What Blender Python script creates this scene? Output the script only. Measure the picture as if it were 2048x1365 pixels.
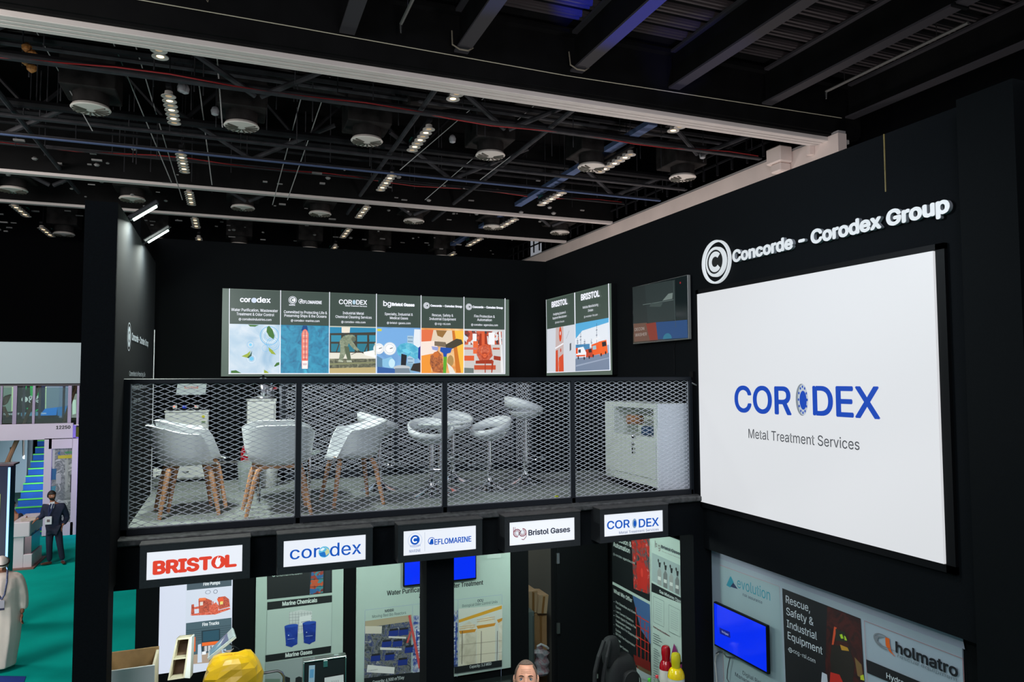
import bpy, bmesh, math, random
import numpy as np
from mathutils import Vector, Matrix
from mathutils.geometry import delaunay_2d_cdt
from math import sin, cos, pi, radians
random.seed(7)
for o in list(bpy.data.objects): bpy.data.objects.remove(o)
SC = bpy.context.scene
COL = SC.collection
# ------------------------------------------------------------------ camera
EYE = Vector((0, 0, 4.45)); FPX = 1438.567
YAW, PIT, ROL = 0.37459188, 0.05306709, -0.00424796
FW = Vector((sin(YAW)*cos(PIT), cos(YAW)*cos(PIT), sin(PIT)))
R0 = Vector((cos(YAW), -sin(YAW), 0)); U0 = R0.cross(FW)
RT = R0*cos(ROL)+U0*sin(ROL); UP = -R0*sin(ROL)+U0*cos(ROL)
cam = bpy.data.objects.new('camera', bpy.data.cameras.new('camera')); COL.objects.link(cam)
cam.data.sensor_width = 36; cam.data.lens = FPX*36/2048; cam.data.clip_end = 200; cam.data.clip_start = .05
M = Matrix((RT, UP, -FW)).transposed().to_4x4(); M.translation = EYE
cam.matrix_world = M; SC.camera = cam
# ------------------------------------------------------------------ world, exposure, large lights
SC.view_settings.view_transform = 'Standard'; SC.view_settings.look = 'None'
SC.view_settings.gamma = 1; SC.view_settings.use_curve_mapping = False
SC.view_settings.exposure = 0.0
W = bpy.data.worlds.new('hall_world'); SC.world = W; W.use_nodes = True
W.node_tree.nodes['Background'].inputs[0].default_value = (.86, .9, 1, 1)
W.node_tree.nodes['Background'].inputs[1].default_value = .26
def area(name, loc, target, size, power, col=(1, 1, 1), sy=None, spread=None):
    d = bpy.data.lights.new(name, 'AREA'); d.energy = power; d.color = col; d.size = size
    if sy: d.shape = 'RECTANGLE'; d.size_y = sy
    if spread: d.spread = spread
    o = bpy.data.objects.new(name, d); COL.objects.link(o); o.location = loc
    o.rotation_euler = (Vector(target)-Vector(loc)).to_track_quat('-Z', 'Y').to_euler()
    o.visible_camera = False
    return o
area('hall_lamp', (-3, -3, 9.2), (2, 7, 3.5), 3.5, 420, (.88, .9, 1))
area('hall_lamp', (-7, 9, 9), (-4, 20, 0), 3, 420, (1, .93, .86))
area('hall_lamp', (-9, 17, 8.8), (-4.5, 24, 2), 3, 560, (1, .92, .88))
area('added_track_fill', (-7, 10.5, .6), (-2, 13, 10), 2, 330, (1, .95, .95))  # upward fills added to brighten the pale tracks and hall bulkhead
area('added_track_fill', (8.5, 9, 1.5), (9, 14, 10), 2, 260, (1, .9, .9))
area('added_track_fill', (9.5, 20, 1.5), (12.7, 20, 8), 2, 500, (1, .88, .84))
area('added_roof_fill', (2.5, 2.5, 6.9), (5.5, 8, 11.3), 1.5, 90, (1, .93, .92), spread=radians(110))  # upward fill added so the roof deck and beams show
# lamps under the upper deck, plus added fills in front of it
area('booth_front_lamp', (2.0, 4.2, 4.9), (2.75, 5.6, 1.9), .25, 6, (1, .93, .86), spread=radians(50))  # fill added for the face at the bottom edge
for x in (-.1, 1.1, 2.2):
    area('deck_soffit_lamp', (x, 6.3, 3.08), (x+.05, 7.78, 2.0), .3, 20, (.86, 1, .94))
area('deck_soffit_lamp', (3.0, 6.9, 3.08), (4.36, 6.95, 2.0), .3, 30, (.86, 1, .94))
area('deck_soffit_lamp', (2.6, 4.2, 5.9), (4.36, 4.3, 2.2), .5, 34, (.8, .9, 1))  # added fill for the lower right panels, out in front, not under the deck
# ------------------------------------------------------------------ pixel -> world point on a plane
def ray(x, y): return FW+RT*((x-1024)/FPX)-UP*((y-682.5)/FPX)
def oY(x, y, v): d = ray(x, y); return EYE+d*(v/d.y)
def oX(x, y, v): d = ray(x, y); return EYE+d*(v/d.x)
def oZ(x, y, v): d = ray(x, y); return EYE+d*((v-EYE.z)/d.z)
# ------------------------------------------------------------------ materials
def lin(c):
    r = []
    for v in c[:3]:
        v /= 255; r.append(v/12.92 if v <= .04045 else ((v+.055)/1.055)**2.4)
    return tuple(r)
MATS = {}
def mat(name, col, rough=.6, metal=0., noise=0., nscale=40, bump=0., spec=.5, alpha=None, trans=0., coat=0.):
    if name in MATS: return MATS[name]
    m = bpy.data.materials.new(name); m.use_nodes = True; MATS[name] = m
    nt = m.node_tree; b = nt.nodes['Principled BSDF']; L = lin(col)
    b.inputs['Base Color'].default_value = (*L, 1); b.inputs['Roughness'].default_value = rough
    b.inputs['Metallic'].default_value = metal; b.inputs['Specular IOR Level'].default_value = spec
    if trans: b.inputs['Transmission Weight'].default_value = trans
    if coat: b.inputs['Coat Weight'].default_value = coat
    if alpha is not None: b.inputs['Alpha'].default_value = alpha
    if noise or bump:
        tc = nt.nodes.new('ShaderNodeTexCoord'); n = nt.nodes.new('ShaderNodeTexNoise')
        n.inputs['Scale'].default_value = nscale; n.inputs['Detail'].default_value = 4
        nt.links.new(tc.outputs['Object'], n.inputs['Vector'])
        if noise:
            r = nt.nodes.new('ShaderNodeValToRGB')
            r.color_ramp.elements[0].position = .3; r.color_ramp.elements[1].position = .7
            r.color_ramp.elements[0].color = (*[v*(1-noise) for v in L], 1)
            r.color_ramp.elements[1].color = (*[min(1, v*(1+noise)) for v in L], 1)
            nt.links.new(n.outputs['Fac'], r.inputs[0]); nt.links.new(r.outputs[0], b.inputs['Base Color'])
        if bump:
            bp = nt.nodes.new('ShaderNodeBump'); bp.inputs['Strength'].default_value = bump; bp.inputs['Distance'].default_value = .01
            nt.links.new(n.outputs['Fac'], bp.inputs['Height']); nt.links.new(bp.outputs[0], b.inputs['Normal'])
    return m
def emat(name, col, s=1., sample=True, rough=.4):
    if name in MATS: return MATS[name]
    m = bpy.data.materials.new(name); m.use_nodes = True; MATS[name] = m
    b = m.node_tree.nodes['Principled BSDF']; L = lin(col)
    b.inputs['Base Color'].default_value = (*[v*.25 for v in L], 1); b.inputs['Roughness'].default_value = rough
    b.inputs['Emission Color'].default_value = (*L, 1); b.inputs['Emission Strength'].default_value = s
    if not sample: m.cycles.emission_sampling = 'NONE'
    return m
def busy(name, cols, scale=8, glow=0., dist=1.5, kind='noise'):
    """flat print with a photograph-like mix of colours"""
    if name in MATS: return MATS[name]
    m = bpy.data.materials.new(name); m.use_nodes = True; MATS[name] = m
    nt = m.node_tree; b = nt.nodes['Principled BSDF']; b.inputs['Roughness'].default_value = .5
    tc = nt.nodes.new('ShaderNodeTexCoord')
    if kind == 'noise':
        n = nt.nodes.new('ShaderNodeTexNoise'); n.inputs['Detail'].default_value = 6; n.inputs['Distortion'].default_value = dist
        out = n.outputs['Fac']
    else:
        n = nt.nodes.new('ShaderNodeTexVoronoi'); n.distance = 'MANHATTAN'; n.inputs['Randomness'].default_value = .9
        sp = nt.nodes.new('ShaderNodeSeparateColor'); nt.links.new(n.outputs['Color'], sp.inputs[0]); out = sp.outputs[0]
    n.inputs['Scale'].default_value = scale
    nt.links.new(tc.outputs['Object'], n.inputs['Vector'])
    r = nt.nodes.new('ShaderNodeValToRGB'); cr = r.color_ramp
    lo, hi = (.3, .7) if kind == 'noise' else (0., .9)
    while len(cr.elements) < len(cols): cr.elements.new(.5)
    for i, c_ in enumerate(cols):
        cr.elements[i].position = lo+(hi-lo)*i/max(1, len(cols)-1); cr.elements[i].color = (*lin(c_), 1)
    if kind != 'noise': cr.interpolation = 'CONSTANT'
    nt.links.new(out, r.inputs[0])
    if glow:
        nt.links.new(r.outputs[0], b.inputs['Emission Color']); b.inputs['Emission Strength'].default_value = glow
        b.inputs['Base Color'].default_value = (.05, .05, .05, 1); m.cycles.emission_sampling = 'NONE'
    else: nt.links.new(r.outputs[0], b.inputs['Base Color'])
    return m
# ------------------------------------------------------------------ object helpers
ORD = ['first', 'second', 'third', 'fourth', 'fifth', 'sixth', 'seventh', 'eighth', 'ninth', 'tenth']
def tag(o, label=None, cat=None, group=None, kind=None):
    if label: o['label'] = label
    if cat: o['category'] = cat
    if group: o['group'] = group
    if kind: o['kind'] = kind
    return o
def thing(name, label, cat, loc=(0, 0, 0), rz=0, group=None):
    o = bpy.data.objects.new(name, None); COL.objects.link(o); o.empty_display_size = .1
    o.location = loc; o.rotation_euler = (0, 0, rz); tag(o, label, cat, group)
    return o
def org(p):
    v = Vector((0, 0, 0))
    while p is not None: v += p.location; p = p.parent
    return v
def box_pts(a, b):
    (x0, y0, z0), (x1, y1, z1) = a, b
    return [(x0, y0, z0), (x1, y0, z0), (x1, y1, z0), (x0, y1, z0), (x0, y0, z1), (x1, y0, z1), (x1, y1, z1), (x0, y1, z1)]
BF = [(0, 3, 2, 1), (4, 5, 6, 7), (0, 1, 5, 4), (1, 2, 6, 5), (2, 3, 7, 6), (3, 0, 4, 7)]
class MB:
    def __init__(s): s.v = []; s.f = []; s.m = []; s.cur = 0
    def add(s, vs, fs):
        n = len(s.v); s.v += [tuple(p) for p in vs]
        for f in fs: s.f.append(tuple(i+n for i in f)); s.m.append(s.cur)
        return s
    def box(s, a, b):
        a2 = [min(p, q) for p, q in zip(a, b)]; b2 = [max(p, q) for p, q in zip(a, b)]
        return s.add(box_pts(a2, b2), BF)
    def obox(s, c, size, rx=0, ry=0, rz=0):
        R = Matrix.Rotation(rz, 3, 'Z') @ Matrix.Rotation(ry, 3, 'Y') @ Matrix.Rotation(rx, 3, 'X')
        h = Vector(size)/2; c = Vector(c)
        return s.add([c+R@Vector(p) for p in box_pts(-h, h)], BF)
    def hexa(s, p8): return s.add(p8, BF)
    def tube(s, pts, r, n=8, closed=False, rx=None):
        pts = [Vector(p) for p in pts]; k = len(pts)
        rs = r if isinstance(r, (list, tuple)) else [r]*k
        ring = []; up = None
        for i, p in enumerate(pts):
            if closed: d = pts[(i+1) % k]-pts[i-1]
            else: d = pts[min(i+1, k-1)]-pts[max(i-1, 0)]
            d.normalize()
            if up is None:
                up = Vector((0, 0, 1)) if abs(d.z) < .9 else Vector((1, 0, 0))
            a = d.cross(up)
            if a.length < 1e-4: a = d.orthogonal()
            a.normalize(); b = a.cross(d).normalized(); up = b
            for j in range(n):
                t = 2*pi*j/n; ring.append(p+a*(cos(t)*rs[i]*(rx or 1))+b*(sin(t)*rs[i]))
        fs = []
        for i in range(k if closed else k-1):
            for j in range(n):
                a0 = i*n+j; a1 = i*n+(j+1) % n; b0 = ((i+1) % k)*n+j; b1 = ((i+1) % k)*n+(j+1) % n
                fs.append((a0, a1, b1, b0))
        if not closed: fs += [tuple(range(n))[::-1], tuple(range((k-1)*n, k*n))]
        return s.add(ring, fs)
    def lathe(s, prof, c=(0, 0, 0), n=20, sx=1, sy=1, M=None):
        c = Vector(c); vs = []
        for r, z in prof:
            for j in range(n):
                t = 2*pi*j/n; p = Vector((r*cos(t)*sx, r*sin(t)*sy, z))
                vs.append(c+(M@p if M else p))
        fs = [(i*n+j, i*n+(j+1) % n, (i+1)*n+(j+1) % n, (i+1)*n+j) for i in range(len(prof)-1) for j in range(n)]
        fs += [tuple(range(n))[::-1], tuple(range((len(prof)-1)*n, len(prof)*n))]
        return s.add(vs, fs)
    def prism(s, poly, d):
        """poly: 3d points (planar), extruded by vector d"""
        n = len(poly); d = Vector(d); vs = [Vector(p) for p in poly]; vs += [p+d for p in vs]
        return s.add(vs, [tuple(range(n))[::-1], tuple(range(n, 2*n))]+[(i, (i+1) % n, n+(i+1) % n, n+i) for i in range(n)])
    def build(s, name, m, parent=None, local=False, bevel=0, smooth=False, label=None, cat=None, group=None, kind=None, seg=1, at=None):
        ms = m if isinstance(m, (list, tuple)) else [m]
        me = bpy.data.meshes.new(name)
        if at is not None: off = Vector(at)
        elif parent is not None: off = Vector((0, 0, 0)) if local else org(parent)
        else:
            xs = [p[0] for p in s.v]; ys = [p[1] for p in s.v]; zs = [p[2] for p in s.v]
            off = Vector(((min(xs)+max(xs))/2, (min(ys)+max(ys))/2, min(zs)))
        me.from_pydata([tuple(Vector(p)-off) for p in s.v], [], s.f)
        for q in ms: me.materials.append(q)
        for p, i in zip(me.polygons, s.m): p.material_index = i
        bm = bmesh.new(); bm.from_mesh(me); bmesh.ops.recalc_face_normals(bm, faces=bm.faces)
        if bevel:
            es = [e for e in bm.edges if len(e.link_faces) == 2 and e.calc_face_angle(0) > .5]
            bmesh.ops.bevel(bm, geom=es, offset=bevel, segments=seg, affect='EDGES', profile=.6)
        bm.to_mesh(me); bm.free()
        if smooth:
            for p in me.polygons: p.use_smooth = True
            try: me.set_sharp_from_angle(angle=radians(40))
            except Exception: pass
        me.update()
        o = bpy.data.objects.new(name, me); COL.objects.link(o)
        if parent is not None: o.parent = parent
        else: o.location = off
        return tag(o, label, cat, group, kind)
def copy_tree(o, parent=None):
    c = o.copy(); COL.objects.link(c); c.parent = parent
    for ch in list(o.children): copy_tree(ch, c)
    return c
def struct(name, mb, m, **k): return mb.build(name, m, kind='structure', **k)
def B(a, b): return MB().box(a, b)
# ------------------------------------------------------------------ flat print ("canvas") on a plane
TXT = {}
try:   # the interface font shipped with Blender itself; its older built-in font if that is missing
    import os
    FNT = bpy.data.fonts.load(os.path.join(bpy.utils.resource_path('LOCAL'), 'datafiles', 'fonts', 'Inter.woff2'))
except Exception:
    FNT = None
def text_base(s, shear=0., spacing=1., res=3):
    key = (s, shear, spacing, res)
    if key in TXT: return TXT[key]
    cu = bpy.data.curves.new('t', 'FONT'); cu.body = s; cu.size = 1; cu.shear = shear
    cu.resolution_u = res; cu.space_character = spacing; cu.fill_mode = 'NONE'
    if FNT: cu.font = FNT
    ob = bpy.data.objects.new('t', cu); me = bpy.data.meshes.new_from_object(ob)
    V = []; mp = {}; ids = []
    for v in me.vertices:
        k = (round(v.co.x, 4), round(v.co.y, 4))
        if k not in mp: mp[k] = len(V); V.append(Vector(k))
        ids.append(mp[k])
    E = [(ids[e.vertices[0]], ids[e.vertices[1]]) for e in me.edges]; E = [e for e in E if e[0] != e[1]]
    bpy.data.objects.remove(ob); bpy.data.curves.remove(cu); bpy.data.meshes.remove(me)
    r = delaunay_2d_cdt(V, E, [], 1, 1e-6); vs = [tuple(v) for v in r[0]]; fs = [tuple(f) for f in r[2]]
    A = np.array([V[a] for a, b in E]); Bq = np.array([V[b] for a, b in E]); C_ = np.array([[sum(vs[i][k] for i in f)/len(f) for k in (0, 1)] for f in fs])
    y = C_[:, 1:2]; up = (A[:, 1][None] > y) != (Bq[:, 1][None] > y)
    with np.errstate(all='ignore'): xi = A[:, 0]+(y-A[:, 1])*(Bq[:, 0]-A[:, 0])/(Bq[:, 1]-A[:, 1])
    ins = (up & (C_[:, 0:1] < xi)).sum(1) % 2 == 1          # even-odd rule: counters stay open
    fs = [f for f, q in zip(fs, ins) if q]
    TXT[key] = (vs, fs); return TXT[key]
def bold_offsets(b):
    """heavier strokes: the outline is laid down several times, each a hair aside"""
    if b <= 0: return [(0, 0)]
    if b < .016: return [(-b*.6, 0), (b*.6, 0)]
    n = 6 if b < .04 else 8
    return [(b*cos(2*pi*k/n), b*.75*sin(2*pi*k/n)) for k in range(n)]
def text_mesh(s, bold=0., shear=0., spacing=1.): return text_base(s, shear, spacing, 3 if len(s) < 12 else 2)
CAP = max(v[1] for v in text_mesh('H')[0])
class Canvas:
    """art laid on the plane  O + u*Ud + v*Vd ; pixel arguments are photograph pixels turned into points of that plane"""
    def __init__(s, O, Ud, Vd, glow=0., eps=.0002, start=.001):
        s.O = Vector(O); s.U = Vector(Ud).normalized(); s.V = Vector(Vd).normalized(); s.N = s.U.cross(s.V); s.glow = glow
        s.eps = eps; s.k = start; s.mb = MB(); s.ms = []
    def uv(s, x, y):
        d = ray(x, y); t = (s.O-EYE).dot(s.N)/d.dot(s.N); p = EYE+d*t-s.O
        return (p.dot(s.U), p.dot(s.V))
    def M(s, col):
        if not isinstance(col, tuple): m = col
        elif s.glow: m = emat('ink_glow_%d_%d_%d_%g' % (*col, s.glow), col, s.glow, False)
        else: m = mat('ink_%d_%d_%d' % col, col, .55)
        if m not in s.ms: s.ms.append(m)
        s.mb.cur = s.ms.index(m)
    def raw(s, pts, fs, col, lvl=None):
        s.M(col)
        if lvl is None: s.k += s.eps
        k = s.k
        s.mb.add([s.O+s.U*a+s.V*b+s.N*k for a, b in pts], fs)
    def poly(s, px, col): s.puv([s.uv(*p) for p in px], col)
    def puv(s, pts, col): s.raw(pts, [tuple(range(len(pts)))], col)
    def rect(s, x0, y0, x1, y1, col):
        """axis-aligned on the plane, from the pixel of its top-left corner to that of its bottom-right corner"""
        a = s.uv(x0, y0); b = s.uv(x1, y1); s.puv([(a[0], b[1]), (b[0], b[1]), (b[0], a[1]), a], col)
    def line(s, px, w, col, closed=False):
        P = [s.uv(*p) for p in px]; a = s.uv(*px[0]); b = s.uv(px[0][0], px[0][1]+w); hw = abs(a[1]-b[1])/2
        if closed: P.append(P[0])
        s.M(col); s.k += s.eps
        for (x0, y0), (x1, y1) in zip(P, P[1:]):
            d = Vector((x1-x0, y1-y0)); 
            if d.length < 1e-6: continue
            d.normalize(); n = (-d.y*hw, d.x*hw)
            q = [(x0+n[0], y0+n[1]), (x0-n[0], y0-n[1]), (x1-n[0], y1-n[1]), (x1+n[0], y1+n[1])]
            s.mb.add([s.O+s.U*a_+s.V*b_+s.N*s.k for a_, b_ in q], [(0, 1, 2, 3)])
    def disc(s, x, y, r, col, asp=1., n=20, a0=0, a1=2*pi, inner=0., rot=0):
        c = s.uv(x, y); rr = abs(s.uv(x, y-r)[1]-c[1]); full = abs(a1-a0-2*pi) < 1e-3
        def pt(t, q):
            a, b = cos(t)*q*asp, sin(t)*q
            return (c[0]+a*cos(rot)-b*sin(rot), c[1]+a*sin(rot)+b*cos(rot))
        if inner:
            k = n if full else n+1
            ts = [a0+(a1-a0)*i/n for i in range(k)]
            P = [pt(t, rr) for t in ts]+[pt(t, rr*inner) for t in ts]
            s.raw(P, [(i, (i+1) % k, k+(i+1) % k, k+i) for i in range(n)], col)
        else:
            P = [pt(a0+(a1-a0)*i/n, rr) for i in range(n if full else n+1)]
            s.puv(P, col)
    def text(s, st, x0, y0, x1, y1, h, col, bold=0., shear=0., spacing=1., flip=False):
        vs, fs = text_mesh(st, bold, shear, spacing)
        a = s.uv(x0, y0); b = s.uv(x1, y1); hv = abs(s.uv((x0+x1)/2, (y0+y1)/2-h)[1]-s.uv((x0+x1)/2, (y0+y1)/2)[1])
        mx = min(v[0] for v in vs); Mx = max(v[0] for v in vs); sx = (b[0]-a[0])/(Mx-mx); sy = hv/CAP; v0 = (a[1]+b[1])/2
        s.M(col); s.k += s.eps; u0, w0 = a[0], b[0]; k = s.k
        for q, (ox, oy) in enumerate(bold_offsets(bold)):
            k = s.k+q*.00002; ox *= sy; oy *= sy
            if flip: P = [(w0-(v[0]-mx)*sx+ox, v0+hv-v[1]*sy+oy) for v in vs]
            else: P = [(u0+(v[0]-mx)*sx+ox, v0+v[1]*sy+oy) for v in vs]
            s.mb.add([s.O+s.U*p[0]+s.V*p[1]+s.N*k for p in P], fs)
    def flush(s, name, parent, label=None, local=False):
        if not s.mb.v: return
        mb = s.mb; me = bpy.data.meshes.new(name); off = org(parent)
        me.from_pydata([tuple(Vector(p)-off) for p in mb.v], [], mb.f)
        for q in s.ms: me.materials.append(q)
        for p, i in zip(me.polygons, mb.m): p.material_index = i
        me.update(); o = bpy.data.objects.new(name, me); COL.objects.link(o); o.parent = parent
        if label: o['label'] = label
        s.mb = MB(); s.ms = []
        return o
def cvY(Y, **k): return Canvas((0, Y, 0), (1, 0, 0), (0, 0, 1), **k)      # faces the camera side (-Y)
def cvX(X, **k): return Canvas((X, 0, 0), (0, -1, 0), (0, 0, 1), **k)     # faces -X
# ================================================================== SETTING
K = mat('black_fabric', (11, 14, 17), .85, spec=.1, noise=.25, nscale=180, bump=.1)
K2 = mat('black_fabric_plain', (9, 12, 14), .8, spec=.1, noise=.2, nscale=120)
BLK = mat('black_paint', (15, 16, 18), .5, spec=.1)
CEIL = mat('black_ceiling_paint', (12, 12, 13), .7, spec=.1, noise=.3, nscale=2)
CEIL2 = mat('dark_grey_ceiling_steel', (27, 27, 30), .6, spec=.1, noise=.35, nscale=3)
DUCT = mat('dark_duct_steel', (34, 32, 32), .7, spec=.1, noise=.5, nscale=4)
OFFW = mat('warm_white_plaster', (222, 205, 198), .8, noise=.06, nscale=1)
TEAL = mat('teal_carpet', (0, 166, 154), .95, noise=.12, nscale=1.2, spec=.08)
DECKM = mat('grey_deck_carpet', (128, 134, 130), .95, noise=.2, nscale=3, bump=.2)
CONC = mat('worn_ledge', (66, 66, 66), .8, noise=.6, nscale=25)
CHROME = mat('chrome', (235, 236, 240), .08, 1)
STEEL = mat('brushed_steel', (190, 190, 188), .3, 1)
WHT = mat('white_laminate', (214, 216, 212), .5)
XW = 4.36; XL = -.73; DZ = 3.29
struct('floor', B((-40, -12, -.1), (16, 42, 0)), TEAL)
struct('ceiling', B((-45, 1, 13.6), (17, 40, 13.8)), CEIL)
struct('wall_back', B((-45, 33, 0), (14, 33.3, 13.6)), mat('hall_curtain', (7, 8, 10), .95, spec=.05))
struct('wall_left', B((-40.3, 12, 0), (-40, 33, 13.6)), mat('hall_curtain', (7, 8, 10), .95, spec=.05))
# hall side wall: a pale bulkhead with a steel guard above it
hw = MB().box((12.75, 12.2, 5), (13, 33, 10)); struct('wall_right', hw, OFFW)
hb = B((14.6, 1, 0), (14.8, 33, 13.6)); struct('wall_right', hb, mat('hall_curtain', (7, 8, 10), .95, spec=.05))
t = MB()
t.box((12.76, 12.2, 10.0), (12.98, 33, 10.06))
struct('trim_1', t, mat('pale_trim', (150, 145, 145), .7))
g = thing('guard_rail', 'grey steel guard rail running along the top of the pale hall bulkhead', 'railing', (12.6, 14, 10.1))
y = 13.2; pp = B((12.58, y, 10.1), (12.63, y+.05, 10.75)).build('post', CEIL2, g)
while y < 31.5: y += .62; q = pp.copy(); COL.objects.link(q); q.location = (0, y-13.2, 0)
for z in (10.4, 10.72): B((12.58, 13, z), (12.62, 32.5, z+.05)).build('rail', CEIL2, g)
hs = MB().box((12.35, 13.6, 9.72), (12.74, 14.1, 10.12)).box((12.4, 13.66, 9.5), (12.74, 14.0, 9.72))
hs.build('duct_housing', OFFW, bevel=.03, label='pale boxed housing on the hall bulkhead above the booth wall', cat='housing')
B((12.6, 12.9, 9.7), (12.74, 13.02, 10.0)).build('bracket', OFFW, label='pale steel bracket on the hall bulkhead right of the boxed housing', cat='bracket')
# ---------------- big girder with the pale partition tracks
gi = thing('roof_girder', 'huge black roof girder crossing the hall with pale tracks under it', 'girder', (4, 12.7, 10))
B((-20, 12.35, 10.05), (13.6, 12.62, 11.3)).build('web', CEIL, gi)
B((-20, 12.2, 11.12), (13.6, 12.62, 11.2)).build('flange', CEIL, gi)
B((-20, 12.4, 10.0), (13.6, 12.93, 10.08)).build('flange', CEIL, gi)
TRK = mat('pale_track', (205, 196, 192), .6, noise=.05, nscale=2)
for i, (a, w_) in enumerate(((12.49, .15), (12.67, .10), (12.80, .13))):
    B((-20, a, 9.9+.0*i), (13.4, a+w_, 10.0)).build('track', TRK, gi, bevel=.01)
cb = MB(); pts = [(-18+k*1.5, 12.3, 10.82+.06*cos(k*.9)) for k in range(21)]
cb.tube([(-18, 12.32, 10.5), (-6, 12.32, 10.44), (1, 12.32, 10.39), (6, 12.32, 10.33), (13, 12.32, 10.41)], .009, 5)
cb.build('catenary_cable', mat('cable_cream', (170, 165, 145), .6), label='pale cable strung along the face of the roof girder', cat='cable')
# corrugated deck above the front zone
RIBM = mat('roof_sheet_rib', (62, 56, 58), .55, spec=.3)
dk = thing('roof_deck', 'dark corrugated steel roof deck above the booth', 'roof deck', (4, 8, 11.2))
B((-12, 1, 11.3), (14.5, 12.34, 11.4)).build('sheet', CEIL, dk)
y = 2.4; rib = None
while y < 12.0:
    if rib is None: rib = MB().box((-12, y, 11.24), (14.4, y+.2, 11.3)).box((-12, y+.02, 11.2), (14.4, y+.07, 11.24)).box((-12, y+.13, 11.2), (14.4, y+.18, 11.24)).build('corrugation', RIBM, dk); yr = y
    else: q = rib.copy(); COL.objects.link(q); q.location = (0, y-yr, 0)
    y += .42
names = ['first', 'second', 'third', 'fourth', 'fifth', 'sixth', 'seventh']
xb = [oY(px, py, 12.35).x for px, py in ((693, 75), (920, 108), (1150, 152), (1345, 178), (1530, 205), (1695, 228))]
BSURF = mat('roof_beam_steel', (54, 52, 56), .6, spec=.15)
for i, x in enumerate(xb):
    r = thing('roof_beam', 'dark steel roof beam meeting the girder, %s of six from the left' % names[i], 'beam', (x, 7, 11.1), group='roof beams before the girder')
    z0 = 10.41
    B((x-.13, 1.5, z0), (x+.13, 12.3, z0+.04)).build('lower_flange', BSURF, r)
    B((x-.02, 1.5, z0+.04), (x+.02, 12.3, z0+.72)).build('web', CEIL, r)
    B((x-.13, 1.5, z0+.72), (x+.13, 12.3, z0+.77)).build('upper_flange', BSURF, r)
    if i in (2, 3, 4, 5):
        B((x-.17, 8.6-.2*i, z0-.03), (x+.17, 8.66-.2*i, z0+.02)).build('clamp', BLK, r)
# blue stage light catching two of the beams
for (lx, ly, tx, ty, tz, p, cc, an) in ((8.2, 1.5, xb[1]+.05, 9.8, 10.5, 7000, (.12, .25, 1), 8), (xb[2]+.4, 2.0, xb[2], 10.0, 10.42, 22000, (.0, .03, 1), 9), (4.9, 1.0, xb[0], 11.0, 10.42, 6000, (.02, .04, 1), 8), (6.4, 1.2, xb[3]-.1, 11.3, 10.6, 2500, (.1, .1, 1), 9)):
    d = bpy.data.lights.new('blue_stage_spot', 'SPOT'); d.energy = p; d.color = cc; d.spot_size = radians(an); d.spot_blend = .7; d.shadow_soft_size = .05
    o = bpy.data.objects.new('blue_stage_spot', d); COL.objects.link(o); o.location = (lx, ly, 3.0)
    o.rotation_euler = (Vector((tx, ty, tz))-Vector(o.location)).to_track_quat('-Z', 'Y').to_euler()
# sprinkler pipes under the deck
for (a, c_, lab) in (((1652, 183), (1790, 110), 'thin dark sprinkler pipe hung between the fourth and fifth roof beams'), ((802, 48), (822, 0), 'thin grey sprinkler pipe with a head ending near the girder')):
    P = oZ(a[0], a[1], 10.6); Q = P+Vector((0, -3.2, 0))
    r = thing('sprinkler_pipe', lab, 'pipe', P)
    for q in (.5, 2.6): MB().tube([P+Vector((0, -q, 0)), Vector((P.x, P.y-q, 11.22))], .008, 5).build('hanger', STEEL, r)
    MB().tube([P, Q], .03, 6).build('pipe', mat('pipe_grey', (95, 92, 90), .5), r)
    MB().tube([P+Vector((0, 0, -.02)), P+Vector((0, 0, -.16))], [.03, .015], 6).build('sprinkler_head', STEEL, r)
# wires tied round beam ends
for i, x in ((1, xb[1]), (2, xb[2])):
    MB().tube([(x-.2, 12.2, 10.75), (x-.22, 12.1, 10.45), (x-.1, 12.05, 10.36), (x+.06, 12.05, 10.36), (x+.17, 12.1, 10.45)], .014, 5).build('rope_tie', mat('rope', (120, 112, 98), .9), label='pale rope tied round the girder end of the %s roof beam' % names[i], cat='rope')
MB().tube([(-.93, 12.1, 11.1), (-.95, 12.0, 10.6), (-.87, 11.95, 10.45), (-.7, 11.95, 10.5)], .009, 5).build('rope_tie', mat('rope', (120, 112, 98), .9), label='pale rope loop hanging on the girder near the upper left', cat='rope')
MB().tube([(-.5, 12.1, 11.1), (-.47, 12.0, 10.5), (-.4, 11.95, 10.38), (-.38, 11.95, 10.5)], .009, 5).build('rope_tie', mat('rope', (120, 112, 98), .9), label='second pale rope loop on the girder, right of the first loop', cat='rope')
# ---------------- far ceiling zone
for n_, (z, y, w_, cc) in enumerate(((10, 22.4, .22, (190, 182, 180)), (10, 26.2, .2, (190, 182, 180)))):
    x1 = 12.7
    r = thing('partition_track', 'long pale partition track, %s beyond the girder' % ('first' if n_ == 0 else 'second'), 'track', (2, y, z))
    B((-26, y, z), (x1, y+w_, z+.08)).build('rail', mat('far_track', cc, .7), r)
    B((-26, y-.05, z+.08), (x1, y+w_+.05, z+1.5)).build('header', CEIL2 if n_ == 5 else CEIL, r)
def xpipe(y, z, r, m, lab, cat='pipe', x0=-20, x1=12.5, sq=False):
    if sq: B((x0, y-r, z-r*.6), (x1, y+r, z+r*.6)).build('pipe', m, label=lab, cat=cat)
    else: MB().tube([(x0, y, z), (x1, y, z)], r, 8).build('pipe', m, label=lab, cat=cat)
GP = mat('grey_service_pipe', (52, 52, 56), .6, spec=.15, noise=.3, nscale=4)
BL = mat('bluish_cable_tray', (80, 94, 128), .6, spec=.1)
RED = mat('red_cable', (150, 22, 26), .6)
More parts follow.
